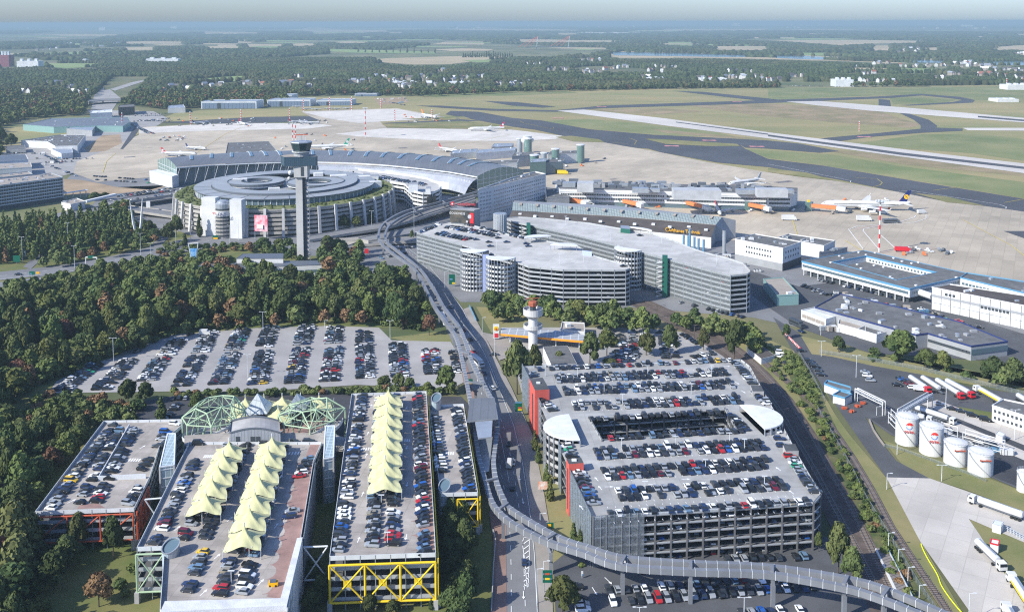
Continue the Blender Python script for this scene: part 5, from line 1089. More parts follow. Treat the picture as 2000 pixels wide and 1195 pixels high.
for x0, x1, y0, y1, zt, dk in ((1281,1304,501,497,24.5,1), (1019,1036,438,434,24.5,1)):
    q = MB(); xm = x0+(x1-x0)*.55; q.prism(GP([(xm,y0+1),(x1,y0+1.5),(x1,y1+1),(xm,y1+.5)], zt), 0, zt, 'dark_green'); o = mk('stair_slab', q, t2)
    q = MB(); a = G(x0, y0+.5, zt); b = G(xm, y0+1, zt)
    for k in range(8): q.beam((a[0], a[1]-.5, k*2.9+.3), (b[0], b[1]-.5, k*2.9+1.6), 1.2, .25, 'white_wall'); q.beam((b[0], b[1]-.3, k*2.9+1.7), (a[0], a[1]-.3, k*2.9+2.9), 1.2, .25, 'conc')
    q.beam((a[0], a[1]-.9, 0), (a[0], a[1]-.9, zt), .3, .3, 'dark_green', up=(0, 1, 0)); mk('staircase', q, t2)
for (a, b, bl, zt, par) in (((1025,466),(1077,462),.8,25,t1), ((1075,479),(1128,481),.75,25,t1), ((1228,444),(1273,452),.4,25,t2)):
    A, B = G(*a, zt-.5), G(*b, zt-.5); P = halfdisc(A, B, bl); q = MB(); q.prism(P, zt-.6, zt-.1, 'white_roof'); mk('canopy_roof', q, par)
    for p in P[::3]: q = MB(); q.box(p[0], p[1], 21, .3, .3, zt-21.6, 'steel'); mk('column', q, par)
q = MB(); q.prism(GP([(1212,446),(1231,448),(1228,441),(1212,440)], 25), 22, 25, 'dark_green', 'steel'); mk('stair_hut', q, t2)
q = MB(); q.prism(GP([(1137,489),(1156,491),(1155,485),(1140,484)], 24), 21, 24, 'blue_violet', 'dark_roof'); mk('stair_hut', q, t1)
ml = MB()
for k in range(26):                                    # faint bay lines and stains on the empty roofs
    x = r5.uniform(1010, 1180); y = r5.uniform(478, 520)
    X, Y = G(x, y, 21); 
    if inpoly(X, Y, G1): stroke(ml, [(X, Y), (X+5, Y+1)], .15, 21.012, 'm_white', world=True)
for k in range(60):
    x = r5.uniform(1050, 1440); y = r5.uniform(430, 530); X, Y = G(x, y, 22)
    if inpoly(X, Y, G2): stroke(ml, [(X, Y), (X+5, Y+1.2)], .15, 22.012, 'm_white', world=True)
mk('floor_markings', ml, t2)
car(None, 1250, 461, 22, .3, 'saloon', 'black', 'single dark car on the empty long roof'); car(None, 1218, 521, 21, .2, 'saloon', 'black', 'single dark car in the front right corner of the middle car park roof')
# ================================================================== AIRPORT BUILDINGS
mat('roof_metal', (0.215, 0.22, 0.225), 0.45, metal=0.35, var=0.08, scale=0.05, wave=(3.0, 0.8, 0, 40, .15)); mat('silver_skin', (0.48, 0.49, 0.51), 0.4, metal=0.5, var=0.1, scale=0.1)
mat('roof_bluegrey', (0.36, 0.375, 0.38), 0.5, metal=0.2, var=0.07, scale=0.06); mat('roof_edge', (0.10, 0.115, 0.135), 0.6); mat('conc_warm', (0.36, 0.34, 0.31), 0.85, var=0.12, scale=0.1, detail=7)
mat('buttress', (0.52, 0.51, 0.49), .8, var=.06, scale=.2); mat('sky_glass', (0.10, 0.17, 0.22), .2, spec=.7); mat('planting', (0.10, 0.13, 0.04), 1, col2=(0.20, 0.20, 0.09), scale=0.15, detail=8); mat('brown_roof', (0.085, 0.072, 0.066), 0.9, var=0.2, scale=0.1, detail=7); mat('tower_conc', (0.48, 0.47, 0.45), 0.8, var=0.06, scale=0.15)
mat('navy_clad', (0.055, 0.095, 0.13), 0.4, metal=0.2, wave=(1.4, .6, 0, 40, .1)); mat('grey_clad', (0.30, 0.31, 0.32), 0.6, var=0.06, scale=0.3); mat('orange_bridge', (0.66, 0.20, 0.07), 0.5); mat('blue_rim', (0.10, 0.27, 0.42), 0.5)
mat('navy_rim', (0.025, 0.04, 0.14), 0.5); mat('gravel_roof', (0.13, 0.13, 0.13), 0.95, var=0.2, scale=0.2, detail=8); mat('tan_roof', (0.33, 0.29, 0.25), 0.9, var=0.12, scale=0.1, detail=7); mat('red', (0.55, 0.02, 0.03), 0.5); mat('navy', (0.01, 0.02, 0.12), 0.5)
mat('hotel_grey', (0.32, 0.36, 0.39), 0.6, var=.05, scale=.3); mat('saw_glass', (0.28, 0.33, 0.32), 0.3, spec=.7, wave=(2.0, .55, 0, 1, .25)); mat('letters_yellow', (0.8, 0.42, 0.0), 0.5); mat('pipe_blue', (0.11, 0.25, 0.38), 0.5); mat('teal', (0.22, 0.36, 0.34), 0.5)
def tw(parent, mb_or, nm): return mk(nm, mb_or, parent)
WINC = {}
def windows(parent, A, B, z, n, w_, h_, m='glass_blue', out=.06, name='window', margin=.04, budget=100):
    """n windows along wall A->B (world) at height z, at most 100 separate parts a thing"""
    L = dist(A, B); ux, uy = (B[0]-A[0])/L, (B[1]-A[1])/L; used = WINC.get(parent.name, 0); ang = math.atan2(uy, ux); rest = MB(); me = None; px, py, pz = WORLDLOC[parent.name]
    for i in range(n):
        s = L*(margin+(1-2*margin)*(i+.5)/n); x, y = A[0]+ux*s, A[1]+uy*s
        if used < budget:
            if me is None: q = MB(); q.box(0, 0, 0, w_, out*2, h_, m); o = mk(name, q, parent, local=True); me = o.data
            else: o = link_me(name, me, parent)
            o.location = (x-px, y-py, z-pz); o.rotation_euler = (0, 0, ang); used += 1
        else: rest.box(x, y, z, w_, out*2, h_, m, rot=ang)
    WINC[parent.name] = used
    if rest.v: tag(mk('window_rows', rest, parent), kind='stuff')
def block(name, label, cat, pts, z1, wall='white_wall', roof='gravel_roof', z0=0, parap=.7, units=0, world=False, seed=1, rim=None):
    P = pts if world else GP(pts, z1)
    if area(P) < 0: P = P[::-1]
    e = thing(name, label, cat, (*P[0], z0)); mb = MB(); mb.prism(P, z0, z1-.3, wall); mk('wall', mb, e)
    mb = MB(); mb.prism(P, z1-.3, z1, rim or wall, roof)
    for a, b in zip(P, P[1:]+P[:1]): mb.beam((*a, z1+parap/2-.1), (*b, z1+parap/2-.1), .3, parap, rim or wall)
    mk('roof', mb, e)
    r_ = random.Random(seed); cx = sum(p[0] for p in P)/len(P); cy = sum(p[1] for p in P)/len(P)
    for i in range(units):
        for _ in range(30):
            x = r_.uniform(min(p[0] for p in P), max(p[0] for p in P)); y = r_.uniform(min(p[1] for p in P), max(p[1] for p in P))
            if inpoly(x, y, [lerp(p, (cx, cy), .12) for p in P]): break
        q = MB(); q.box(x, y, z1, r_.uniform(1, 3.5), r_.uniform(1, 2.4), r_.uniform(.5, 1.6), r_.choice(('white_roof', 'steel', 'grey_clad')), rot=r_.uniform(0, .6)); mk('roof_unit', q, e)
    return e, P
def text(s, size, m, loc, rot, parent=None, depth=.15, name='lettering', label=None, cat=None, align='CENTER'):
    c = bpy.data.curves.new('t', 'FONT'); c.body = s; c.size = size; c.extrude = depth; c.align_x = align; c.align_y = 'CENTER'; c.resolution_u = 3
    o = bpy.data.objects.new('t', c); COL.objects.link(o); dg = bpy.context.evaluated_depsgraph_get(); me = bpy.data.meshes.new_from_object(o.evaluated_get(dg)); bpy.data.objects.remove(o)
    me.materials.clear(); me.materials.append(MATS[m]); q = link_me(name, me, parent)
    pl = WORLDLOC[parent.name] if parent else (0, 0, 0); q.location = (loc[0]-pl[0], loc[1]-pl[1], loc[2]-pl[2]); q.rotation_euler = rot
    WORLDLOC[q.name] = loc
    if label: tag(q, label, cat)
    return q
# ---- control tower
x, y = G(590, 511); e = thing('control_tower', 'tall slim control tower with dark box storey and glazed cab', 'tower', (x, y, 0))
mat('cab_glass', (.03,.055,.06), .15, spec=.7)
mb = MB(); mb.box(x-.6, y, 0, 4.6, 5, 64, 'tower_conc'); mk('shaft', mb, e)
mb = MB(); mb.box(x+2.5, y+.6, 0, 1.6, 4, 64, 'wall_dark'); mk('shaft_glazing', mb, e)
mb = MB()
for k in range(20): z = 1+k*3.1; mb.beam((x+3.4, y+1, z), (x+5.6, y-1, z+1.5), .9, .25, 'tower_conc'); mb.beam((x+5.6, y-1, z+1.5), (x+3.4, y+1, z+3.1), .9, .25, 'conc'); 
mb.tube((x+5.9, y-1, 0), (x+5.9, y-1, 62), .12, 'steel', 5); mk('staircase', mb, e)
mb = MB(); zb = hgt(590, 511, 345); zt = hgt(590, 511, 322); mb.box(x+1.0, y, zb, 9.2, 8, zt-zb, 'tower_conc'); mb.box(x+2.2, y-4.05, zb+1, 2, .3, zt-zb-2, 'wall_dark'); mk('shaft_head', mb, e)
mb = MB(); z0b, z1b = hgt(590, 511, 322.5), hgt(590, 511, 304.5)
mb.prism([(x-13.6, y+1.5), (x-9.5, y-6), (x+11.6, y-3.4), (x+12.2, y-1), (x+9, y+7), (x-8, y+8)], z0b, z1b, 'navy_clad', 'tan_roof'); mk('box_storey', mb, e)
zc = hgt(590, 511, 300.5); z2 = hgt(590, 511, 295); z3 = hgt(590, 511, 279); z4 = hgt(590, 511, 276.5)
mb = MB(); mb.lathe(x+1, y, [(5.2, z1b-.2), (5.2, zc), (5.6, z2)], 'grey_clad', 16); mk('cab_base', mb, e)
mb = MB(); mb.lathe(x+1, y, [(5.6, z2), (7.2, z3)], 'cab_glass', 8); mk('cab_glazing', mb, e)
mb = MB()
for k in range(8):
    a = 2*math.pi*k/8; mb.beam((x+1+5.65*math.cos(a), y+5.65*math.sin(a), z2), (x+1+7.25*math.cos(a), y+7.25*math.sin(a), z3), .25, .25, 'steel_dark')
mb.lathe(x+1, y, [(7.4, z3), (7.6, z3+.4), (7.5, z4), (6, z4+.3)], 'steel', 8); mb.lathe(x+1, y, [(6.4, z2-.6), (6.6, z2)], 'steel_white', 16); mk('cab_roof', mb, e)
mb = MB(); zt4 = z4+.2
for dx, h_ in ((-2, 4), (0, 5.5), (2, 4.5), (3, 3), (-3, 3)): mb.tube((x+1+dx, y, zt4), (x+1+dx, y, zt4+h_), .12, 'steel_white', 5)
for zz in (1.5, 3): mb.beam((x-2, y, zt4+zz), (x+4, y, zt4+zz), .2, .2, 'steel')
mk('antenna_frame', mb, e)
mb = MB(); zr = hgt(590, 511, 264); mb.tube((x+1, y, zt4), (x+1, y, zr), .2, 'steel', 5); mb.beam((x-3.6, y-.4, zr), (x+5.4, y+.4, zr+.3), .5, .6, 'orange_paint'); mk('radar', mb, e)
for dx, dz, r_ in ((-5, 61, 1.6), (-6, 57.5, 1.2), (-4.4, 66, 1.3)): mb = MB(); mb.lathe(x+dx-1, y-3.5, [(.1, dz), (r_*.7, dz+.3), (r_, dz+r_), (r_*.7, dz+2*r_-.3), (.1, dz+2*r_)], 'white_wall', 12); mb.tube((x+dx-1, y-3.4, dz+r_), (x-2, y-1, dz+r_), .15, 'steel', 5); mk('dish', mb, e)
# station building at the tower foot
e, P = block('tower_station', 'low flat building with long dark roof at the control tower foot', 'building', [(384,523),(397,512),(468,511),(629,509),(628,517),(500,522)], 7, roof='steel_dark', rim='steel_dark', parap=.25, seed=3); windows(e, P[0], P[1], 2, 8, 2.2, 2); windows(e, G(500,522,7), G(628,517,7), 1.5, 12, 2.6, 2.4)
e, P = block('tower_annex', 'upper dark roofed block on the tower station', 'building', [(462,505),(474,496),(553,495),(553,505)], 10, roof='steel_dark', rim='steel_dark', parap=.25, seed=4)
# ---- round car park
RC = (G(559,370.7,21)); rx_, ry_ = RC; RR = 91.0
e = thing('round_car_park', 'huge round concrete car park with planted terrace and curled grey roofs', 'car park', (rx_, ry_, 0))
def ring(mb, r0, r1, z0, z1, mside, mtop, n=72, cx=rx_, cy=ry_, a0=0, a1=6.28319):
    A = [a0+(a1-a0)*i/n for i in range(n+1)]
    for i in range(n):
        c0, s0, c1, s1 = math.cos(A[i]), math.sin(A[i]), math.cos(A[i+1]), math.sin(A[i+1])
        o0, o1, i0, i1 = (cx+r1*c0, cy+r1*s0), (cx+r1*c1, cy+r1*s1), (cx+r0*c0, cy+r0*s0), (cx+r0*c1, cy+r0*s1)
        mb.face([(*i0, z1), (*o0, z1), (*o1, z1), (*i1, z1)], mtop); mb.face([(*o0, z0), (*o1, z0), (*o1, z1), (*o0, z1)], mside)
        if r0 > 0: mb.face([(*i1, z0), (*i0, z0), (*i0, z1), (*i1, z1)], mside)
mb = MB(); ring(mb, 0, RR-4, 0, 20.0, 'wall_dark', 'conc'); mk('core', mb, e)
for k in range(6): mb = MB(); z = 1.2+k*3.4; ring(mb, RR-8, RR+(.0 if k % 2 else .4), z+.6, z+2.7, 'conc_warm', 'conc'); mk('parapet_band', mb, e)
mb = MB(); ring(mb, RR-15, RR+.6, 20.2, 21.4, 'conc_warm', 'planting'); mk('planted_terrace', mb, e)
for i in range(26):
    a = math.pi+2*math.pi*(i+.5)/26*.62-.1; mb = MB()
    if abs(a-4.0) < .001: continue
    c, s = math.cos(a), math.sin(a); mb.beam((rx_+(RR+3.0)*c, ry_+(RR+3.0)*s, 0), (rx_+(RR+.9)*c, ry_+(RR+.9)*s, 22.2), 1.5, 2.0, 'buttress', up=(-s, c, 0)); mk('buttress', mb, e)
rb = random.Random(8); pb = MB()
for _ in range(340):
    a = rb.uniform(0, 6.28); r_ = rb.uniform(RR-14, RR-1); px_, py_ = rx_+r_*math.cos(a), ry_+r_*math.sin(a); s = rb.uniform(.5, 1.5); pb.lathe(px_, py_, [(s, 21.3), (s*1.1, 21.5+s*.5), (s*.5, 21.4+s)], 'leaf_olive' if rb.random() < .5 else 'leaf_mid', 6)
tag(mk('terrace_shrubs', pb, e), kind='stuff')
mb = MB(); ring(mb, RR-17, RR-16.8, 21.4, 26, 'glass_blue', 'steel'); 
for i in range(96):
    a = 2*math.pi*i/96; mb.beam((rx_+(RR-16.7)*math.cos(a), ry_+(RR-16.7)*math.sin(a), 21.4), (rx_+(RR-16.7)*math.cos(a), ry_+(RR-16.7)*math.sin(a), 26), .5, .5, 'steel_white')
mk('drum_glazing', mb, e)
mb = MB(); ring(mb, RR-29, RR-15, 26, 26.7, 'roof_edge', 'roof_bluegrey'); ring(mb, RR-44, RR-30, 27.2, 28.4, 'roof_edge', 'roof_bluegrey'); ring(mb, RR-30, RR-29, 26, 27.2, 'roof_edge', 'roof_edge'); mk('outer_roof', mb, e)
mb = MB(); ring(mb, 0, RR-44, 21.2, 24.0, 'roof_edge', 'roof_bluegrey', n=48); mk('inner_roof', mb, e)
mb = MB()
for cx, cy in ((rx_-26, ry_+2), (rx_+26, ry_-2)):
    ring(mb, 13, 24, 26, 28.6, 'white_wall', 'roof_bluegrey', n=40, cx=cx, cy=cy); ring(mb, 24, 24.6, 27, 29, 'roof_edge', 'roof_edge', n=40, cx=cx, cy=cy); ring(mb, 12.4, 13, 27, 29, 'roof_edge', 'roof_edge', n=40, cx=cx, cy=cy)
ring(mb, 0, 12.3, 24, 24.5, 'conc', 'planting', n=24, cx=rx_+26, cy=ry_-2); ring(mb, 0, 8, 24, 26.4, 'conc', 'roof_bluegrey', n=24, cx=rx_-26, cy=ry_+2)
mk('curled_roofs', mb, e)
mb = MB()
for i in range(24):
    a = 2*math.pi*i/24; mb.beam((rx_+(RR-29)*math.cos(a), ry_+(RR-29)*math.sin(a), 26.75), (rx_+(RR-15)*math.cos(a), ry_+(RR-15)*math.sin(a), 26.75), .5, .15, 'steel_dark')
mk('roof_seams', mb, e)
for (ax, ay, sx, sy, h_) in ((-42, 8, 12, 7, 4), (-2, -34, 9, 6, 3), (40, 30, 14, 8, 3.5), (-70, -6, 5, 4, 3), (62, 38, 10, 7, 4), (76, 8, 10, 6, 4), (20, 40, 8, 6, 4)): mb = MB(); mb.box(rx_+ax, ry_+ay, 24 if abs(ax) < 60 else 21.4, sx, sy, h_+1.5, 'white_wall', rot=.3); mk('roof_hut', mb, e)
# white stair blocks with letters
e2 = thing('white_stair_block', 'pair of tall white stair slabs with round stair drum and blue letters', 'stair tower', (*G(435,468), 0))
for x0, x1 in ((397,424), (452,475)):
    yb = 461 if x0 == 397 else 466; a, b = G(x0, yb), G(x1, yb+1); z1 = hgt(x0, yb, 386 if x0 == 397 else 390); mb = MB(); mb.beam((a[0], a[1]+3, z1/2), (b[0], b[1]+3, z1/2), 7, z1, 'white_wall'); mk('slab', mb, e2)
cx_, cy_ = G(436, 465); mb = MB(); cy_ += 2
for k in range(8): mb.lathe(cx_, cy_, [(6.2, k*2.9), (6.4, k*2.9+1.5)], 'white_wall' if k == 6 else 'conc_warm', 18); mb.lathe(cx_, cy_, [(5.8, k*2.9+1.4), (5.8, k*2.9+3)], 'wall_dark', 18)
mk('drum', mb, e2)
mb = MB(); mb.lathe(cx_, cy_, [(5.9, 23.2), (5.9, 26.5), (4.5, 27.5), (4.3, 28.5), (2.6, 29.2), (.5, 29.6)], 'steel', 18); mk('dome', mb, e2)
mb = MB(); mb.lathe(cx_, cy_, [(6.8, 17.4), (6.8, 21.4)], 'white_wall', 20); mk('sign_band', mb, e2)
text('DUS', 3.3, 'navy', (cx_+1.4, cy_-7.6, 19.4), (R(90), 0, 0), e2, .12); text('Düsseldorf\nAirport', .9, 'red', (cx_-4.8, cy_-6.9, 20.0), (R(90), 0, -.5), e2, .12)
# red advertising banner
e2 = thing('advertising_banner', 'pink and red advertising banner hanging on the round car park wall', 'banner', (*G(515,470), 0))
a, b = G(502, 466), G(527, 467); z0_, z1_ = hgt(515, 467, 449), hgt(515, 467, 418); mb = MB(); mb.beam((a[0], a[1]-6, (z0_+z1_)/2), (b[0], b[1]-6, (z0_+z1_)/2), .5, z1_-z0_, mat('ad_pink', (0.75, 0.10, 0.16), 0.6, col2=(0.80, 0.62, 0.64), scale=0.28, detail=5)); mk('panel', mb, e2)
mb = MB(); mb.beam((a[0]+1.6, a[1]-6.4, z0_+3.6), (b[0]-3.4, b[1]-6.4, z0_+3.6), .25, 3.2, 'white_roof'); mk('panel_print', mb, e2)
for p in (a, b): mb = MB(); mb.beam((p[0], p[1]-5.6, 0), (p[0], p[1]-5.6, z1_), .3, .3, 'steel', up=(0, 1, 0)); mk('support', mb, e2)
# ---- white car park with rounded end
WP = GP([(600,346),(620,336),(700,333),(790,343),(835,351),(856,360),(862,366),(858,373),(845,379),(826,380),(806,376),(790,362),(720,351),(680,346),(640,350)], 17)
tw_, fw_ = carpark('white banded car park with rounded end between terminal and round car park', WP, 17, 5, 'deck_pale', band='white_wall', colm='steel_white', pitch=9, name='banded_car_park', bandh=1.9, col_w=.4)
for x0, x1, y0, y1, zt in ((720,739,345,340,25), (798,816,361,356,24), (831,841,369,364,22), (630,648,348,343,20.5), (676,690,352,346,20.5), (708,722,342,338,20)): q = MB(); q.prism(GP([(x0,y0),(x1,y0),(x1+1,y1),(x0+2,y1)], zt), 17, zt, 'steel_white' if zt > 22 else 'white_wall', 'grey_clad'); mk('stair_hut', q, tw_)
q = MB(); A, B = G(834, 381, 17), G(852, 378, 17); q.beam((A[0], A[1]-.8, 8.5), (B[0], B[1]-.8, 8.5), .3, 14, mat('ad_dark', (0.03, 0.035, 0.04), 0.5, col2=(0.12, 0.10, 0.07), scale=.2)); mk('banner', q, tw_)
# ---- terminal hall with long curved roof
e = thing('terminal_hall', 'long curved terminal hall with grey arched roof and diagonal skylights', 'terminal', (*G(620,340), 0))
near = [(345,328),(420,322.5),(500,319),(560,317.5),(620,317),(690,319),(751,323),(815,329),(876,336),(905,341),(932,346)]
far = [(308,314.5),(395,306),(470,301.5),(520,299),(590,297),(660,297),(730,299),(810,303),(880,309),(945,317),(1022,333)]
NW = GP(near, 19); FW = GP(far, 17.5); nseg = 10
def sub(P, k=4):
    out = []
    for i in range(len(P)-1):
        for j in range(k): out.append(lerp(P[i], P[i+1], j/k))
    return out+[P[-1]]
NW = sub(NW); FW = sub(FW); prof = lambda t: 19-1.5*t+6.2*math.sin(math.pi*min(1, t*.92+.04))
mb = MB(); M_ = 8
for i in range(len(NW)-1):
    for j in range(M_):
        t0, t1 = j/M_, (j+1)/M_; a, b, c, d = lerp(NW[i], FW[i], t0), lerp(NW[i+1], FW[i+1], t0), lerp(NW[i+1], FW[i+1], t1), lerp(NW[i], FW[i], t1)
        mb.face([(*a, prof(t0)), (*b, prof(t0)), (*c, prof(t1)), (*d, prof(t1))], 'roof_metal')
mk('roof', mb, e)
mb = MB()
for i in range(len(NW)-1): mb.beam((*NW[i], 18.9), (*NW[i+1], 18.9), 1.2, 1.0, 'steel_white'); mb.beam((*FW[i], 17.4), (*FW[i+1], 17.4), .8, 1, 'steel')
mk('eave', mb, e)
for i in range(2, len(NW)-3, 2):                       # skylight strips
    mb = MB(); k = i+1 if i < 20 else i+2
    k = min(k, len(NW)-1); pts = [lerp(lerp(NW[i], FW[i], t), lerp(NW[k], FW[k], t), (t-.25)/.7) for t in (.25, .45, .7, .92)]
    for (a, ta), (b, tb) in zip(list(zip(pts, (.25, .45, .7, .92))), list(zip(pts, (.25, .45, .7, .92)))[1:]): mb.beam((*a, prof(ta)+.5), (*b, prof(tb)+.5), 2.8, .5, 'sky_glass'); mb.beam((a[0]-1.7, a[1], prof(ta)+.6), (b[0]-1.7, b[1], prof(tb)+.6), .4, .4, 'white_roof')
    mk('skylight', mb, e)
mb = MB()
for i in range(len(NW)-1):
    a, b = lerp(NW[i], FW[i], .12), lerp(NW[i+1], FW[i+1], .12); dx, dy = NW[i][0]-FW[i][0], NW[i][1]-FW[i][1]; L = math.hypot(dx, dy); 
    if i < 16: mb.beam((*a, 9), (*b, 9), .3, 18, 'glass_blue')
mk('glass_front', mb, e)
mb = MB()
for i in range(0, 17):
    a = NW[i]; mb.beam((a[0], a[1], 18), (lerp(NW[i], FW[i], .12)[0], lerp(NW[i], FW[i], .12)[1]-1, 0), .35, .35, 'steel_white'); mb.beam((a[0]+3, a[1], 18), (a[0], a[1]-5, 4), .25, .25, 'steel_white')
mk('struts', mb, e)
mb = MB()
for i in range(16, len(NW)-1):
    dx, dy = NW[i][0]-FW[i][0], NW[i][1]-FW[i][1]; L = math.hypot(dx, dy); e0 = (NW[i][0]+dx/L*17, NW[i][1]+dy/L*17); dx, dy = NW[i+1][0]-FW[i+1][0], NW[i+1][1]-FW[i+1][1]; L = math.hypot(dx, dy); e1 = (NW[i+1][0]+dx/L*17, NW[i+1][1]+dy/L*17)
    p = [NW[i], lerp(NW[i], e0, .35), lerp(NW[i], e0, .75), e0]; q = [NW[i+1], lerp(NW[i+1], e1, .35), lerp(NW[i+1], e1, .75), e1]
    for j, (za, zb_) in enumerate(((17.5, 15.6), (15.6, 10.5), (10.5, 4.5))): mb.face([(*p[j+1], zb_), (*q[j+1], zb_), (*q[j], za), (*p[j], za)], 'silver_skin')
    if i % 1 == 0: mb.beam((*p[1], 15.9), (*p[3], 4.8), .3, .3, 'steel_white')
mk('silver_skirt', mb, e)
for P, nm in (((NW[0], FW[0]), 'end_glazing'), ((NW[-1], FW[-1]), 'end_glazing')):
    mb = MB(); a, b = P; n = 8
    for j in range(n):
        t0, t1 = j/n, (j+1)/n; p, q = lerp(a, b, t0), lerp(a, b, t1); mb.face([(*p, 0), (*q, 0), (*q, prof(t1)), (*p, prof(t0))], 'glass_green'); mb.beam((*p, 0), (*p, prof(t0)), .35, .35, 'steel_white')
        
    for z in (4, 8, 12, 16): mb.beam((*a, z), (*b, z), .3, .3, 'steel_white')
    mk(nm, mb, e)
e, P = block('white_box', 'plain white wing in front of the terminal end wall', 'building', [(292,334),(307,331),(349,341),(336,345)], 12, roof='white_roof', parap=.2)
e, P = block('plant_deck', 'grey rooftop plant deck behind the left part of the terminal', 'building', [(440,305),(445,280),(525,277),(545,300)], 20, wall='grey_clad', units=14, seed=12); 
# ---- white office tower block beside the road
e, P = block('office_block', 'white office block with rows of small windows beside the terminal road', 'building', [(934,372),(962,367),(1066,341.5),(1045,337),(1000,349)], 27, parap=1.2, units=8, seed=5)
a, b, c = G(934,372,27), G(962,367,27), G(1066,341.5,27)
for k in range(7): windows(e, a, b, 4.5+k*3.1, 8, .7, 1.2, margin=.08)
for k in range(7): windows(e, b, c, 4.5+k*3.1, 26, 1.5, 1.1, margin=.02)
# ---- billboard building
e, P = block('billboard_building', 'box building carrying a large black and red billboard at the grey car park', 'building', [(880,408),(926,411),(938,408),(893,404)], 32, wall='grey_clad', roof='grey_clad', parap=.3)
a, b = G(879,408,32), G(926,411,32); mb = MB(); mb.beam((a[0], a[1]-.6, 27), (b[0], b[1]-.6, 27), .5, 9, 'ad_dark'); mk('billboard', mb, e)
c = lerp(a, b, .56); mb = MB(); mb.beam((c[0]+2, c[1]-1.0, 26.4), (b[0]-.3, b[1]-1.0, 26.4), .3, 7.4, 'red'); mk('billboard_panel', mb, e)
c = lerp(a, b, .27); text('GOODNESS', 2.3, 'white_wall', (c[0]+.5, c[1]-1.1, 29.2), (R(90), 0, math.atan2(b[1]-a[1], b[0]-a[0])), e, .1)
mb = MB(); c = lerp(a, b, .82); mb.tube((c[0], c[1]-1.2, 27.5), (c[0], c[1]-1.35, 27.5), 1.5, 'white_wall', 16); mb.tube((c[0]-2, c[1]-1.2, 24), (c[0]-2, c[1]-1.35, 24), .8, 'white_wall', 16); mk('emblem', mb, e)
text('vodafone', 3.6, 'red', (a[0]+11.5, a[1]+2, 35), (R(90), 0, -.05), e, .2); mb = MB(); mb.tube((a[0]+1.6, a[1]+2, 35.4), (a[0]+1.6, a[1]+1.7, 35.4), 1.5, 'red', 18); mb.tube((a[0]+1.6, a[1]+1.7, 35.3), (a[0]+1.6, a[1]+1.5, 35.3), .7, 'white_wall', 12); mk('round_emblem', mb, e)
e = thing('silver_silo', 'silver ribbed drum tower beside the grey car park', 'tower', (*G(977,470), 0)); cx_, cy_ = G(977, 417, 30); mb = MB(); mb.lathe(cx_, cy_, [(4.6, 0), (4.6, 30), (4.2, 30.2), (.2, 30.3)], 'steel', 24); mk('shell', mb, e)
mb = MB()
for k in range(12): a_ = math.pi+math.pi*k/12; mb.beam((cx_+4.7*math.cos(a_), cy_+4.7*math.sin(a_), 0), (cx_+4.7*math.cos(a_), cy_+4.7*math.sin(a_), 30), .25, .25, 'steel_white', up=(0, 1, 0))
mk('ribs', mb, e)
# ---- hall with brown roof and sloping glass strip
e = thing('brown_roof_hall', 'long hall with dark brown roof, sloping glass strip and yellow letters', 'hangar', (*G(1400,470), 0))
rg = [G(1002,396,17), G(1200,408,17), G(1410,424,17)]; md = [G(1000,411,13), G(1198,422,13), G(1398,439,13)]; ev = [G(992,429,8), G(1190,445,8), G(1389,464,8)]; bk = [G(1005,392,14), G(1203,402,14), G(1437,430,14)]
mb = MB()
for i in range(2): mb.face([(*rg[i], 17), (*md[i], 13), (*md[i+1], 13), (*rg[i+1], 17)], 'saw_glass')
mk('glass_strip', mb, e); mb = MB()
for i in range(2): mb.face([(*md[i], 12.8), (*ev[i], 8), (*ev[i+1], 8), (*md[i+1], 12.8)], 'brown_roof'); mb.face([(*bk[i], 14), (*rg[i], 17), (*rg[i+1], 17), (*bk[i+1], 14)], 'grey_clad')
mk('roof', mb, e); mb = MB(); mb.face([(*ev[2], 0), (*md[2], 0), (*md[2], 12.8), (*ev[2], 8)], 'grey_clad'); mb.face([(*md[2], 0), (*bk[2], 0), (*bk[2], 14), (*rg[2], 17), (*md[2], 13)], 'grey_clad')
for i in range(2): mb.face([(*ev[i], 0), (*ev[i+1], 0), (*ev[i+1], 8), (*ev[i], 8)], 'white_wall')
mk('wall', mb, e)
for i in range(12): t_ = (i+.5)/12; a, b = lerp(rg[0], rg[2], t_), lerp(md[0], md[2], t_); mb = MB(); mb.beam((*a, 17.3), (*lerp(a, b, .35), 16.3), 2.2, .5, 'tan_roof'); mk('vent', mb, e)
for i in range(12): t_ = (i+.6)/12; a, b = lerp(md[0], md[2], t_), lerp(ev[0], ev[2], t_); p = lerp(a, b, .3+.25*(i % 2)); mb = MB(); mb.box(p[0], p[1], 10.6, 2.6, 2, 1.4, 'white_roof', rot=-.3); mk('rooflight', mb, e)
ang = math.atan2(ev[2][1]-ev[1][1], ev[2][0]-ev[1][0]); p = lerp(ev[1], ev[2], .74); text('Lufthansa Technik', 3.4, 'letters_yellow', (p[0], p[1]+1, 10.5), (R(90), 0, ang), e, .3)
p = lerp(ev[1], ev[2], .585); mb = MB(); mb.tube((p[0], p[1]+1, 10.8), (p[0], p[1]+.6, 10.8), 1.6, 'letters_yellow', 16); mb.tube((p[0], p[1]+.55, 10.8), (p[0], p[1]+.45, 10.8), 1.2, 'brown_roof', 16); mk('round_emblem', mb, e)
for i, (px, py, top) in enumerate(((1335,490,459),(1344,492,461),(1347,494,448),(1356,494,464),(1364,500,467),(1374,502,469))): x, y = G(px, py); mb = MB(); mb.tube((x, y, 0), (x, y, hgt(px, py, top)), .8, 'pipe_blue', 10); mb.tube((x, y, hgt(px, py, top)), (x, y, hgt(px, py, top)+.4), .95, 'steel', 10); one('blue_pipe', mb, '%s blue vent pipe behind the long grey car park' % ordn(i), 'pipe', 'blue vent pipes')
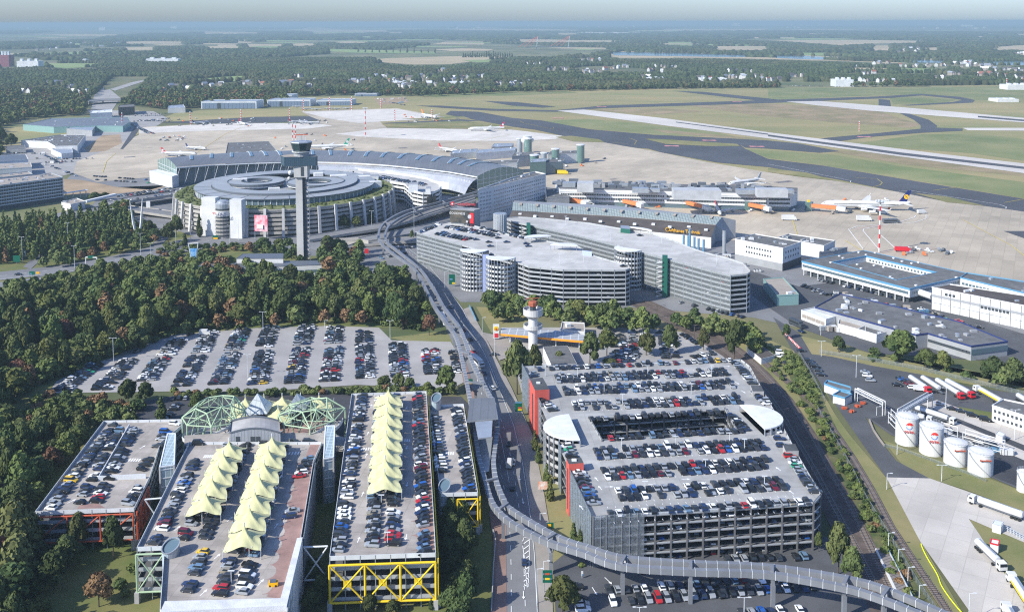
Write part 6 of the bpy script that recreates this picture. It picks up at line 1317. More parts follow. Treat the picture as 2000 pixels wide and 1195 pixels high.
x, y = G(1414, 499); mb = MB(); mb.tube((x, y, 0), (x, y, hgt(1414, 499, 450)), 1.3, 'steel', 14); mb.tube((x, y, hgt(1414, 499, 450)), (x, y, hgt(1414, 499, 449)), 1.0, 'wall_dark', 14); one('chimney', mb, 'tall silver chimney beside the brown roof hall', 'chimney')
# ---- long white pier terminal
e = thing('pier_terminal', 'very long white pier building with window bands and crowded roof', 'terminal', (*G(1300,405), 0)); ZP = 15; mat('pier_grey', (.42,.43,.44), .6, var=.06, scale=.3)
F_ = GP([(1093,369),(1300,373.5),(1500,379),(1545,379.5),(1556,376.5),(1557,371)], ZP); Bk = GP([(1558,367),(1500,364),(1300,359),(1085,355)], ZP); P = F_+Bk
q = MB(); q.prism(P, 4, ZP, 'white_wall', 'gravel_roof'); mk('wall', q, e); q = MB(); q.prism([lerp(p, (sum(a[0] for a in P)/len(P), sum(a[1] for a in P)/len(P)), .02) for p in P], 0, 4, 'glass_blue'); mk('ground_floor', q, e)
q = MB()
for i in range(3):
    for zz in (4.2, 8.0, 12.6): q.beam((F_[i][0], F_[i][1]-.15, zz), (F_[i+1][0], F_[i+1][1]-.15, zz), .3, .5, 'steel_white')
mk('cornice', q, e)
for k, z in enumerate((6, 9.6)):
    for i, n in ((0, 60), (1, 62)): windows(e, F_[i], F_[i+1], z, n, 1.1, 1.5, m='wall_dark', margin=.01, budget=100 if k else 50, out=.2)
    windows(e, F_[2], F_[3], z, 14, 1.1, 1.5, m='wall_dark', out=.2)
rr_ = random.Random(9)
for (x0, x1, y0, dz, dy) in ((1317,1410,372,8,8),(1129,1161,358,8,7),(1236,1268,368,4,4),(1270,1290,369,3,3),(1440,1552,371,4,4),(1480,1540,370,7,5),(1100,1125,357,4,4)): q = MB(); A, B = G(x0, y0, ZP+dz), G(x1, y0+.6, ZP+dz); q.beam((A[0], A[1]+dy, ZP+dz/2), (B[0], B[1]+dy, ZP+dz/2), dy*2, dz, 'pier_grey' if dz > 5 else 'steel'); mk('roof_plant', q, e)
for i in range(120):
    t_ = rr_.random(); a = lerp(lerp(F_[0], F_[2], t_), lerp(Bk[3], Bk[1], t_), rr_.uniform(.25, .9)); q = MB(); q.box(a[0], a[1], ZP, rr_.uniform(2, 9), rr_.uniform(1.5, 3), rr_.uniform(1, 4), rr_.choice(('steel', 'steel_dark', 'grey_clad', 'steel_dark')), rot=rr_.uniform(-.2, .2)); mk('roof_unit', q, e)
block('link_wing', 'stepped grey link wing between office block and pier', 'building', [(1066,366),(1095,369),(1112,385),(1068,388)], 10, wall='grey_clad', units=4, seed=31)
def bridge(px, py, qx, qy, lab):
    a, b = G(px, py, 5), G(qx, qy, 5); e = thing('jet_bridge', lab, 'jet bridge', (*a, 0), 0, 'orange jet bridges along the pier'); q = MB(); q.beam((*a, 5.2), (*b, 5.2), 3, 3, 'orange_bridge'); mk('tunnel', q, e)
    c = (b[0]+(b[0]-a[0])*.35, b[1]+(b[1]-a[1])*.35); q = MB(); q.beam((*b, 5.0), (*c, 4.4), 3.6, 3.4, 'steel_white'); mk('cabin', q, e); q = MB(); q.box(b[0], b[1], 0, 1.2, 3, 3.8, 'steel_dark'); mk('leg', q, e)
    q = MB(); q.box(a[0]-2, a[1]+2, 0, 4.5, 5, 8, 'glass_green'); mk('stair_head', q, e); q = MB(); q.box(a[0]-2, a[1]+2, 8, 2, 2, 1.8, 'yellow_paint'); mk('number_box', q, e)
for i, (a) in enumerate(((1108,389,1137,395),(1218,393,1245,399),(1341,396,1374,404),(1464,400,1494,406),(1585,402,1634,406))): bridge(*a, ('leftmost', 'second', 'third', 'fourth', 'rightmost')[i]+' orange jet bridge on the apron side of the white pier')
# ---- gate cluster behind the terminal end
rr_ = random.Random(15)
for i, (x0, y0, x1, y1, h_, w1, nm) in enumerate(((935,322,1010,318,12,'white_wall','white rear wing'),(930,300,1005,294,9,'white_wall','low white gate wing'),(1000,306,1040,303,13,'grey_clad','grey gate block'),(1035,318,1066,316,15,'glass_green','green glass gate block'),(1070,303,1128,300,11,'white_wall','white gate wing'),(960,288,1000,286,8,'grey_clad','grey gate pavilion'),(1066,318,1100,316,13,'glass_blue','dark glass gate block'),(880,301,930,297,8,'steel','steel gate wing'))):
    block('gate_building', nm+' %s of the gate cluster behind the terminal' % ('at the left', 'in the middle', 'in the centre', 'at the front', 'at the right', 'at the rear', 'at the right front', 'at the far left')[i], 'building', [(x0,y0),(x1,y1),(x1+3,y1-6),(x0+5,y0-7)], h_, wall=w1, roof='steel' if i % 2 else 'gravel_roof', units=5, seed=40+i, parap=.4)
for i, (px, py, top, r_, m_, lab) in enumerate(((1015,300,272,3.5,'steel','steel drum tower of the gate cluster'),(1031,304,272,5,'glass_green','round glazed ramp tower of the gate cluster'),(1044,333,304,5,'glass_green','green glass drum at the near gate'),(1085,322,292,4.5,'glass_green','green glass drum at the middle gate'),(1062,325,300,3.5,'steel','grey drum beside the glass gate drum'),(1134,318,284,4.5,'glass_green','green glass drum at the right end of the gates'))):
    x, y = G(px, py); z = hgt(px, py, top); q = MB(); q.lathe(x, y, [(r_, 0), (r_, z)], m_, 16); q.lathe(x, y, [(r_+.5, z), (r_+.6, z+1), (r_*.6, z+1.4)], 'steel_white', 16); e = one('gate_drum', q, lab, 'tower')
x, y = G(1030, 303); z = hgt(1030, 303, 278); q = MB(); q.lathe(x, y, [(7, z), (8, z+2), (8, z+4), (5.5, z+5), (5.5, z+7.5), (6.3, z+8), (1, z+8.6)], 'white_wall', 18); one('apron_tower_cab', q, 'white round apron control cab on its drum', 'tower')
# ---- hotel and left buildings
e, P = block('hotel', 'long grey blue hotel with a grid of square windows above the poplars', 'building', [(-70,372),(123,347),(100,339),(-70,358)], 22, wall='hotel_grey', roof='tan_roof', units=22, seed=6)
a, b = G(-70,372,22), G(123,347,22)
for k in range(6): windows(e, a, b, 5.0+k*2.9, 40, 1.7, 1.8, m='wall_dark', margin=.01, budget=100 if k == 5 else 20*(k+1)); 
q = MB()
for k in range(7): q.beam((a[0], a[1]-.3, 4.4+k*2.9), (b[0], b[1]-.3, 4.4+k*2.9), .3, .5, 'steel_white')
mk('floor_bands', q, e)
q = MB(); q.beam((a[0], a[1]-.4, 2.1), (b[0], b[1]-.4, 2.1), .3, 4.2, 'wall_dark'); mk('base', q, e)
block('rear_hotel_wing', 'lower rear wing behind the hotel', 'building', [(-40,352),(64,341),(55,336),(-40,345)], 21, wall='hotel_grey', roof='tan_roof', units=8, seed=7)
e, P = block('curved_hall', 'old hall with dark barrel roof at the left edge', 'building', [(-20,318),(55,312),(50,302),(-20,306)], 11, wall='white_wall', roof='steel_dark', seed=8); block('pale_office', 'pale low office in front of the old hall', 'building', [(-20,332),(62,327),(60,318),(-20,322)], 9, wall='white_wall', roof='tan_roof', units=6, seed=9)
e, P = block('flat_factory', 'flat white striped factory with many roof domes on dark roof', 'building', [(41,275),(92,277),(108,286.5),(151,285.5),(167,264),(118,264)], 9, roof='gravel_roof', units=40, seed=10)
block('long_shed', 'long grey roofed shed with green front at the left of the apron', 'building', [(45,244),(105,249),(190,246.5),(240,247),(255,238),(250,229.5),(100,232)], 9, wall='teal', roof='roof_metal', units=10, seed=11)
block('angled_shed', 'angled pale roofed shed joined to the long grey shed', 'building', [(130,252),(180,256),(190,242),(160,236)], 8, wall='grey_clad', roof='steel', seed=12)
block('white_store', 'small white store below the flat factory', 'building', [(100,292),(120,301),(142,299),(140,286)], 6, roof='steel', seed=13); block('grey_annex', 'grey annex below the flat factory', 'building', [(12,291),(50,290),(48,284),(12,286)], 6, wall='grey_clad', seed=14)
e, P = block('beige_office', 'cream three storey office at the motorway end', 'building', [(176,222),(219,220),(219,214),(180,217)], 12, roof='white_roof', units=5, seed=16); block('brick_block', 'dark brick block beside the motorway', 'building', [(231,211),(263,209),(262,204),(233,206)], 14, wall='brown_roof', roof='gravel_roof', seed=17)
block('car_rental', 'small white building at the far apron corner', 'building', [(328,212),(362,211),(358,205),(330,207)], 9, roof='steel', units=3, seed=18); block('hut_block', 'white low entrance building beside the hotel walkway', 'building', [(120,396),(138,400),(166,394),(150,388)], 6, roof='tan_roof', units=3, seed=19)
for i, (x0, x1, yb, yt, lab) in enumerate(((393,501,213,199,'largest white framed hangar with blue grey doors'),(522,606,209,196,'middle white framed hangar with blue grey doors'),(618,686,207,197,'right smaller hangar with grey doors'),(524,570,196,187,'grey hangar behind the middle hangar'),(693,736,189,184,'low pale hangar at the building site'))):
    a, b = G(x0, yb), G(x1, yb-.5); z = hgt(x0, yb, yt); P = [a, b, (b[0]+3, b[1]+45), (a[0]+3, a[1]+45)]; e, P = block('hangar', lab+' beyond the far apron', 'hangar', P, z, wall='steel_white', roof='steel', world=True)
    n = 14; q = None
    for k in range(n): q = MB(); A, B = lerp(a, b, .02+.96*k/n), lerp(a, b, .02+.96*(k+.88)/n); q.beam((A[0], A[1]-.4, z*.42), (B[0], B[1]-.4, z*.42), .5, z*.8, mat('hangar_door', (0.16, 0.21, 0.28), .5) if k != 4 else 'wall_dark'); mk('door_leaf', q, e)
# ---- cargo side
e, P = block('white_operations_block', 'cubic white operations building with scattered square windows', 'building', [(1436,468),(1529,486),(1565,473.5),(1475,458)], 15, roof='gravel_roof', units=7, seed=20)
a, b, c = G(1436,468,15), G(1529,486,15), G(1565,473.5,15)
for z in (7.5, 11): windows(e, a, b, z, 10, 1.2, 1.2, m='wall_dark', margin=.22); windows(e, b, c, z, 6, 1.2, 1.5, m='wall_dark', margin=.1)
q = MB(); q.beam((a[0], a[1]-.2, 2.5), (b[0], b[1]-.2, 2.5), .3, 5, 'grey_clad'); q.beam((b[0]-.2, b[1]-.2, 2.5), (c[0], c[1]-.2, 2.5), .3, 5, 'wall_dark'); mk('base', q, e)
block('white_workshop', 'white workshop behind the cubic operations building', 'building', [(1519,465),(1609,481),(1631,471),(1541,458)], 10, roof='gravel_roof', units=9, seed=21); block('low_workshop', 'low grey roofed annex between workshop and cargo hall', 'building', [(1600,494),(1640,488),(1655,484),(1610,486)], 6, wall='grey_clad', units=3, seed=22)
CO = GP([(1566,510),(1777,564),(1876,541.5),(1889,534),(1687,489.5)], 9); CI = GP([(1625,512),(1751,547),(1830,532),(1692,500)], 9)
e = thing('cargo_hall', 'cargo hall with blue roof rim round a sunken courtyard roof', 'building', (*CO[0], 0))
import mathutils
if area(CO) < 0: CO = CO[::-1]
tess = mathutils.geometry.tessellate_polygon([[Vector((*p, 0)) for p in CO], [Vector((*p, 0)) for p in CI]]); allp = CO+CI; q = MB()
for tri in tess:
    tri = tri if area([allp[i] for i in tri]) > 0 else tri[::-1]; q.face([(*allp[i], 9) for i in tri], 'gravel_roof')
mk('roof', q, e); q = MB()
for rg_ in (CO, CI):
    for a, b in zip(rg_, rg_[1:]+rg_[:1]): q.beam((*a, 8.7), (*b, 8.7), .5, 1.1, 'blue_rim')
mk('roof_rim', q, e); q = MB(); cen = (sum(p[0] for p in CO)/5, sum(p[1] for p in CO)/5); CO2 = [lerp(p, cen, .004) for p in CO]
for rg_, zz in ((CO2, 3.6), (CI, 5)):
    for a, b in zip(rg_, rg_[1:]+rg_[:1]): q.beam((*a, (zz+8.3)/2), (*b, (zz+8.3)/2), .35, 8.3-zz, 'white_wall')
mk('wall', q, e); q = MB(); q.prism(CI, 4.4, 5.2, 'conc', 'gravel_roof'); q.prism([lerp(p, cen, .06) for p in CO], 0, 4.2, 'wall_dark'); mk('lower_roof', q, e)
iL = CO.index(min(CO, key=lambda p: p[0])); 
A, B, C_ = G(1566,510,9), G(1777,564,9), G(1876,541.5,9)
windows(e, A, B, 5.6, 60, 1.1, 1.5, m='glass_blue', margin=.01, out=.3); windows(e, B, C_, 5.6, 22, 1.1, 1.5, margin=.03, out=.3); windows(e, CI[3], CI[2], 6.0, 20, 1.2, 1.4, out=.35)
for i in range(14): t_ = (i+.5)/14; p = lerp(lerp(A, B, t_), (A[0]+2, A[1]+2), 0); q = MB(); q.box(p[0]-.5, p[1]+1.2, 0, .5, .5, 3.6, 'white_wall'); mk('pillar', q, e)
rr_ = random.Random(30)
for i in range(40):
    x, y = rr_.uniform(CO[iL][0], max(p[0] for p in CO)), rr_.uniform(min(p[1] for p in CO), max(p[1] for p in CO))
    if inpoly(x, y, CO2): q = MB(); q.box(x, y, 9 if not inpoly(x, y, CI) else 5.2, 1.3, 1.3, .7, 'white_roof', rot=.5); mk('rooflight', q, e)
e, P = block('cargo_wing', 'right wing of the blue rimmed cargo hall', 'building', [(1876,543),(2010,575),(2060,588),(2060,560),(1889,534)], 9, roof='gravel_roof', rim='blue_rim', units=6, seed=23); windows(e, G(1876,543,9), G(2010,575,9), 5.4, 18, 1.6, 1.3, margin=.02, out=.3)
q = MB(); a, b = G(1786, 569, 5), G(1821, 581, 5); q.tube((*a, 5.5), (*b, 5.5), 1.9, 'white_wall', 14); one('tube_bridge', q, 'white tube shaped bridge linking cargo hall and white warehouse', 'bridge')
e, P = block('white_warehouse', 'long white panelled warehouse at the right edge', 'building', [(1820,562),(2010,600),(2080,614),(2080,590),(1855,556)], 12.5, roof='brown_roof', seed=24, units=6)
a, b = G(1820,562,12.5), G(2080,614,12.5); q = MB()
for k in range(14): p = lerp(a, b, k/13); q.beam((p[0], p[1]-.2, 0), (p[0], p[1]-.2, 12.6), .2, .2, 'steel_dark', up=(0, 1, 0))
for z in (4.2, 8.2): q.beam((a[0], a[1]-.15, z), (b[0], b[1]-.15, z), .2, 1.4 if z > 5 else .2, 'grey_clad')
mk('panel_joints', q, e); windows(e, lerp(a, b, .1), lerp(a, b, .2), 9.6, 3, 1.4, 1.4, m='wall_dark', out=.25); windows(e, lerp(a, b, .38), lerp(a, b, .62), 6.6, 8, 1.4, 1.5, m='wall_dark', out=.25)
e, P = block('teal_pavilion', 'low teal glazed pavilion with tan roof below the operations building', 'building', [(1491,546),(1518,578),(1560,576),(1529,543)], 6, wall='teal', roof='tan_roof', units=2, seed=25)
e, P = block('long_warehouse', 'long dark roofed warehouse with navy blue roof rim', 'building', [(1592,601),(1756,646),(1789,655),(1812,652),(1897,677),(1968,668),(1876,630),(1700,588),(1640,575)], 7, wall='grey_clad', roof='gravel_roof', rim='navy_rim', units=34, seed=26)
a, b = G(1812,652,7), G(1897,677,7); windows(e, a, b, 3.2, 12, 2.2, 1.3, m='wall_dark', margin=.02, out=.2); c = G(1968,668,7); q = MB(); q.beam((b[0], b[1]-.2, 4.4), (c[0], c[1]-.2, 4.4), .3, 2.4, 'glass_blue'); mk('glazing', q, e)
e, P = block('white_cabin', 'white cabin building with pale roof at the barrier', 'building', [(1565,607),(1613,625),(1638,617.5),(1593,601)], 5, roof='steel_white', seed=27); windows(e, G(1565,607,5), G(1613,625,5), 1.8, 5, 3, 1.8, m='tan_roof', out=.2)
block('flat_annex', 'small white annex with dark flat roof among containers', 'building', [(1675,644),(1712,655),(1736,648),(1692,636)], 4.2, units=2, seed=28); block('white_shed', 'white lean-to shed beside the blue rimmed warehouse', 'building', [(1637,634),(1690,648),(1690,634),(1640,622)], 4, roof='tan_roof', seed=29)
# ---- rows of village houses and far landmarks
def house(px, py, w_=12, m='white_wall', rf='roofd', h_=6):
    x, y = G(px, py); q = MB(); a = hr.uniform(0, 3.1); d_ = w_*.65; q.box(x, y, 0, w_, d_, h_, m, rot=a); c, s = math.cos(a), math.sin(a)
    P = lambda u, v, z: (x+c*u-s*v, y+s*u+c*v, z); w2, d2 = w_/2+.5, d_/2+.6; zt = h_+d_*.55
    q.face([P(-w2, -d2, h_-.3), P(w2, -d2, h_-.3), P(w2, 0, zt), P(-w2, 0, zt)], rf); q.face([P(w2, d2, h_-.3), P(-w2, d2, h_-.3), P(-w2, 0, zt), P(w2, 0, zt)], rf)
    for u in (-w_/2, w_/2): q.face([P(u, -d_/2, h_), P(u, d_/2, h_), P(u, 0, zt-.3)][::(1 if u > 0 else -1)], m)
    return q
mat('wine_wall', (.22,.07,.09), .8); mat('roofd', (0.10, 0.09, 0.09), .8); mat('roofr', (0.26, 0.10, 0.07), .8)
for px, py, s_ in HOUSES: one('house', house(px, py, s_, hr.choice(('buttress', 'white_wall', 'tan_roof', 'tan_roof')), hr.choice(('roofd', 'roofd', 'roofd', 'roofr', 'steel', 'white_roof')), h_=hr.uniform(5, 9)), 'small pale house among the trees of the suburb beyond the airfield', 'house', 'far suburb houses')
for i, (x0, x1, yb, h_, m_, lab) in enumerate(((875,950,168,9,'white_wall','long white works building left of centre in the suburb'),(1000,1040,166,9,'white_wall','white works building behind the middle tree line'),(765,812,170,12,'white_wall','group of white apartment blocks behind the tree line'),(606,650,163,10,'white_wall','long white hall among suburb trees'),(1265,1300,161,11,'white_wall','white hall behind the right tree line'),(1370,1420,160,9,'steel_white','pale works hall behind the right tree line'),(1632,1667,170,18,'steel_white','blue grey hangar house at the far airfield edge'),(285,348,124,18,'steel_white','long pale roof in the far wood'),(33,75,135,28,'white_roof','pale domed sports hall at the left'),(0,18,131,45,'wine_wall','red and white arena wall at the left edge'),(1128,1270,67,20,'steel_white','long white store in the far plain'),(1630,1684,133,8,'white_roof','white greenhouse row near the river'),(1968,2010,176,12,'white_wall','white buildings at the far right airfield edge'),(1949,1990,200,6,'white_wall','long white fence wall beside the right runway'),(1430,1445,52,90,'white_wall','white power station block on the horizon'),(1878,1900,54,60,'white_wall','white tower blocks on the right horizon'),(193,205,60,60,'white_wall','white tower block pair on the left horizon'),(333,345,58,70,'white_wall','white works on the left horizon'),(160,168,124,14,'white_wall','small white hall beside the far meadow'))):
    a, b = G(x0, yb), G(x1, yb); q = MB(); q.prism([a, b, (b[0], b[1]+40), (a[0], a[1]+40)], 0, h_, m_, 'white_roof'); 
    for k in range(3): q.box(lerp(a, b, (k+.5)/3)[0], a[1]+12, h_, (b[0]-a[0])*.12, 12, h_*.3, 'steel_white')
    one('far_building', q, lab, 'building')
for i in range(60):
    px = hr.choice((hr.uniform(1540, 1660), hr.uniform(1780, 2000), hr.uniform(1120, 1280), hr.uniform(0, 180), hr.uniform(880, 960), hr.uniform(0, 2000))); py = hr.uniform(48, 58); x, y = G(px, py); s = y/1900; q = MB(); q.box(x, y, 0, s*hr.uniform(2, 6), s*2, s*hr.uniform(1.2, 2.8)+12, 'white_wall'); one('distant_block', q, 'tiny pale town block near the horizon', 'building', 'pale town blocks near the horizon')
# wind turbines on the horizon
for i, (px, py, ht) in enumerate(((468,61,14),(508,60,13),(536,59,14),(541,59,14),(556,58,15),(562,57,13),(565,57,12),(800,59,11),(802,59,10),(837,58,11),(845,59,10),(1032,58,11),(1053,58,11),(1078,57,11),(1828,52,9),(1895,50,10),(1903,50,8),(1943,49,7))):
    x, y = G(px, py); H_ = ht*y/FPX*.72; e = thing('wind_turbine', 'white wind turbine on the hazy horizon', 'wind turbine', (x, y, 0), 0, 'wind turbines on the horizon'); q = MB(); q.tube((x, y, 0), (x, y, H_), H_*.028, 'white_wall', 8, H_*.016); mk('tower', q, e); a0 = hr.uniform(0, 2)
    q = MB(); q.box(x, y, H_-H_*.03, H_*.05, H_*.09, H_*.05, 'white_wall'); mk('nacelle', q, e)
    for k in range(3): a = a0+k*2.094; q = MB(); q.tube((x, y-H_*.06, H_), (x+math.cos(a)*H_*.5, y-H_*.06, H_+math.sin(a)*H_*.5), H_*.022, 'white_wall', 5, H_*.008); mk('blade', q, e)
# red bridge pylons over the river
for i, (px, py) in enumerate(((1048,97),(1110,95))):
    x, y = G(px, py); q = MB(); q.tube((x, y, 0), (x+8, y, 75), 2.2, 'steel', 6); q.tube((x-75, y, 15), (x+8, y, 75), 1.2, 'coral', 5); q.tube((x-45, y, 15), (x+8, y, 70), 1.2, 'coral', 5); q.tube((x-110, y, 15), (x+8, y, 78), 1.2, 'coral', 5); one('bridge_pylon', q, ('left' if i == 0 else 'right')+' slanted pylon with red stays of the river bridge', 'bridge')
a, b = G(1025,97.5), G(1125,95.5); q = MB(); q.beam((*a, 14), (*b, 14), 20, 3, 'steel_dark'); one('river_bridge', q, 'thin grey river bridge deck far behind the airfield', 'bridge')
# ================================================================== OVERHEAD RAILWAY, TRACKS, RAMPS
mat('beam_steel', (0.22, 0.23, 0.25), 0.5, metal=0.25, var=0.06, scale=0.3); mat('rail', (0.22, 0.17, 0.14), 0.4, metal=0.6); mat('sleeper', (0.22, 0.19, 0.17), .9)
ZM = 9.5
def smooth(pts, n=5):
    out = []; P = [pts[0]]+pts+[pts[-1]]
    for i in range(1, len(P)-2):
        a, b, c, d = P[i-1], P[i], P[i+1], P[i+2]
        for k in range(n):
            t = k/n; out.append(tuple(.5*((2*b[j])+(c[j]-a[j])*t+(2*a[j]-5*b[j]+4*c[j]-d[j])*t*t+(3*b[j]-a[j]-3*c[j]+d[j])*t**3) for j in range(2)))
    return out+[pts[-1]]
BL = [(932,375),(864,394),(806,409),(776,420),(751,436),(741,451),(741,471),(762,492),(809,526),(824,551),(849,600),(872,632),(892,663),(907,725),(917,776),(924,816),(932,876),(937,903),(949,945),(964,988),(1000,1023),(1068,1058),(1140,1081),(1213,1106),(1349,1116),(1500,1122),(1648,1148),(1723,1171),(1790,1198),(1850,1222)]
BR = [(934,381),(870,399),(812,414),(784,425),(762,440),(753,456),(756,474),(775,490),(819,526),(846,564),(866,600),(886,626),(902,650),(924,713),(957,775),(972,816),(967,876),(964,903),(969,940),(984,978),(1000,998),(1085,1048),(1150,1071),(1221,1091),(1349,1101),(1500,1108),(1653,1131),(1733,1153),(1824,1191),(1890,1220)]
e = thing('overhead_railway', 'twin grey box beams of the overhead railway curving on tall pillars', 'railway', (*G(983,1056), 0))
for B_ in (BL, BR):
    W_ = smooth(GP(B_, ZM)); mb = MB(); q = MB(); prev = None
    for i in range(len(W_)):
        d = Vector(W_[min(i+1, len(W_)-1)])-Vector(W_[max(i-1, 0)]); n_ = Vector((-d.y, d.x)).normalized(); p = Vector(W_[i])
        cur = [(p.x+n_.x*a, p.y+n_.y*a, ZM+b) for a, b in ((-.75, -.9), (.75, -.9), (.75, .9), (-.75, .9))]
        if prev:
            for j in range(4): k = (j+1) % 4; mb.face([prev[j], cur[j], cur[k], prev[k]], 'beam_steel')
        prev = cur
    mk('beam', mb, e)
    rp = resample(W_, 3.2)
    for a, b in zip(rp, rp[1:]):
        if a[1] < 480:
            d = Vector(b)-Vector(a); n_ = Vector((-d.y, d.x)).normalized(); q.beam((a[0]-n_.x*.8, a[1]-n_.y*.8, ZM), (a[0]+n_.x*.8, a[1]+n_.y*.8, ZM), .12, 1.95, 'steel_white')
    mk('beam_ribs', q, e)
def pillar(px, py, a, b, kind=0):
    """pillar foot at pixel, cross arm from beam point a to b (pixels at beam height)"""
    A, B = G(*a, ZM), G(*b, ZM); c = lerp(A, B, .5) if py is None else G(px, py); mb = MB()
    mb.box(c[0], c[1], 0, 1.1, 1.3, ZM-2.6, 'beam_steel'); mb.beam((c[0], c[1], ZM-2.8), (A[0], A[1], ZM+.2), 1.0, .9, 'beam_steel'); mb.beam((c[0], c[1], ZM-2.8), (B[0], B[1], ZM+.2), 1.0, .9, 'beam_steel')
    mb.beam((A[0], A[1], ZM+1.1), (B[0], B[1], ZM+1.1), .9, .6, 'beam_steel'); mk('pillar', mb, e)
for a, b in zip([(864,394),(806,409),(751,436),(741,471),(809,526),(849,600),(877,641),(899,690),(912,750)], [(870,399),(812,414),(762,440),(756,474),(819,526),(866,600),(898,643),(917,695),(946,755)]): pillar(0, None, a, b)
for f, a, b in (((957,973),(949,945),(969,940)),((983,1052),(975,1000),(992,988)),((1076,1120),(1068,1058),(1085,1048)),((1216,1160),(1213,1106),(1221,1091)),((1348,1178),(1349,1116),(1349,1101)),((1509,1187),(1508,1123),(1508,1109)),((1648,1207),(1648,1148),(1655,1131)),((1725,1230),(1723,1171),(1735,1154))): pillar(f[0], f[1], a, b)
s_ = thing('railway_station', 'flat grey station roof straddling the overhead railway beams', 'station', (*G(942,830), 0)); q = MB(); q.prism(GP([(912,822),(973,816),(966,776),(918,778)], 14.5), 13.9, 14.5, 'grey_clad', 'roof_metal'); mk('roof', q, s_)
q = MB(); q.prism(GP([(928,823),(962,820),(960,852),(934,855)], 14.2), 13.6, 14.1, 'grey_clad', 'steel'); q.prism(GP([(931,855),(962,852),(955,920),(938,924)], 8), 0, 8, 'wall_dark', 'steel'); mk('stair_roof', q, s_); q = MB(); q.prism(GP([(918,820),(968,816),(962,780),(922,782)], 8.2), 7.6, 8.2, 'steel', 'conc'); mk('platform', q, s_)
for p in ((916,818),(970,812),(922,780),(962,778)): q = MB(); a = G(*p, 13.9); q.box(a[0], a[1], 0, .8, .8, 13.9, 'beam_steel'); mk('column', q, s_)
for i, (a, b) in enumerate((((892,615),(901,632)),)): A, B = G(a[0]-30, a[1]-2, 7), G(b[0]-30, b[1], 7); q = MB(); q.beam((*A, 7.2), (*B, 7.2), 2.2, 2.4, 'white_roof'); q.beam((*A, 7.4), (*B, 7.4), 2.25, .9, 'glass_blue'); one('cabin_train', q, 'white hanging cabin train below the left railway beam', 'train')
# ---- railway tracks
RA = [(1240,588),(1300,618),(1370,655),(1430,692),(1475,735),(1520,790),(1562,860),(1600,925),(1645,1010),(1690,1095),(1740,1195),(1790,1300)]
RB = [(1265,588),(1325,615),(1400,652),(1450,686),(1498,730),(1545,782),(1590,850),(1628,920),(1668,990),(1712,1080),(1768,1195),(1812,1300)]
lx = [(p[0]-26*(p[1]/900)**1.3, p[1]+4) for p in RA]; sheet('railway_ballast', [lx+[(p[0]+5, p[1]) for p in RB][::-1]], 0.24, 'm_ballast')
RS = [(1480,700),(1530,740),(1593,793),(1640,860),(1664,895),(1700,955),(1740,1030),(1790,1105),(1851,1195),(1900,1280)]
sheet('siding_ballast', [[(p[0]-7, p[1]) for p in RS]+[(p[0]+9, p[1]) for p in RS][::-1]], 0.25, 'm_ballast')
for nm, C_, in (('near main', RA), ('far main', RB), ('siding', RS)):
    C2 = [lerp(a, b, .0) for a, b in zip(C_, C_)]; W_ = smooth(GP([(p[0]-(6 if nm != 'siding' else 0), p[1]) for p in C2])); mb = MB()
    for s in (-.72, .72):
        P = []
        for i in range(len(W_)): d = Vector(W_[min(i+1, len(W_)-1)])-Vector(W_[max(i-1, 0)]); n_ = Vector((-d.y, d.x)).normalized()*s; P.append((W_[i][0]+n_.x, W_[i][1]+n_.y))
        for a, b in zip(P, P[1:]): mb.beam((*a, .42), (*b, .42), .16, .18, 'rail')
    t_ = thing('railway_track', {'near main': 'railway track nearest the big grey car park', 'far main': 'second railway track on the brown ballast', 'siding': 'single siding track in the grass right of the railway'}[nm], 'track', (*W_[0], 0)); mk('rails', mb, t_); mb = MB()
    rs_ = resample(W_, .95)
    for a, b in zip(rs_, rs_[1:]):
        d = Vector(b)-Vector(a); n_ = Vector((-d.y, d.x)).normalized()*1.3; mb.beam((a[0]-n_.x, a[1]-n_.y, .3), (a[0]+n_.x, a[1]+n_.y, .3), .28, .12, 'sleeper')
    mk('sleepers', mb, t_)
e2 = thing('railway_platform', 'narrow platform of planks with white edge beside the tracks', 'platform', (*G(1722,1072), 0)); q = MB(); q.prism(GP([(1712,1070),(1731,1067),(1800,1200),(1776,1204)], 1), 0, 1, 'conc', mat('planks', (.2, .18, .17), .9, wave=(1.2, .5, 1.1, 8, .15))); mk('deck', q, e2)
q = MB(); q.prism(GP([(1709,1070),(1712,1070),(1777,1203),(1773,1204)], 1.05), 0, 1.05, 'white_wall'); mk('edge', q, e2); q = MB(); a, b = G(1731,1067,1.5), G(1800,1200,1.5); q.beam((*a, 2.1), (*b, 2.1), .1, .1, 'pipe_blue'); q.beam((*a, 1.6), (*b, 1.6), .06, .8, 'rail_mesh'); mk('railing', q, e2)
for i, (px, py, top, arm) in enumerate(((1606,958,898,1),(1538,835,782,1),(1500,778,738,1),(1378,668,630,1),(1305,622,582,1))):   # catenary masts
    x, y = G(px-22, py); h = 8; m_ = thing('catenary_mast', 'rusty catenary mast %s of the railway' % ('beside the front corner', 'beside the right canopy', 'at the roof hut', 'behind the tall tree', 'in the rear cutting')[i], 'mast', (x, y, 0)); q = MB(); q.beam((x, y, 0), (x, y, h), .35, .35, 'rail', up=(0, 1, 0)); mk('pole', q, m_); q = MB(); q.beam((x, y, h-1), (x+5.5, y+1.5, h-.4), .12, .12, 'rail'); q.beam((x, y, h-2.4), (x+5.5, y+1.5, h-1.2), .1, .1, 'rail'); mk('arm', q, m_)
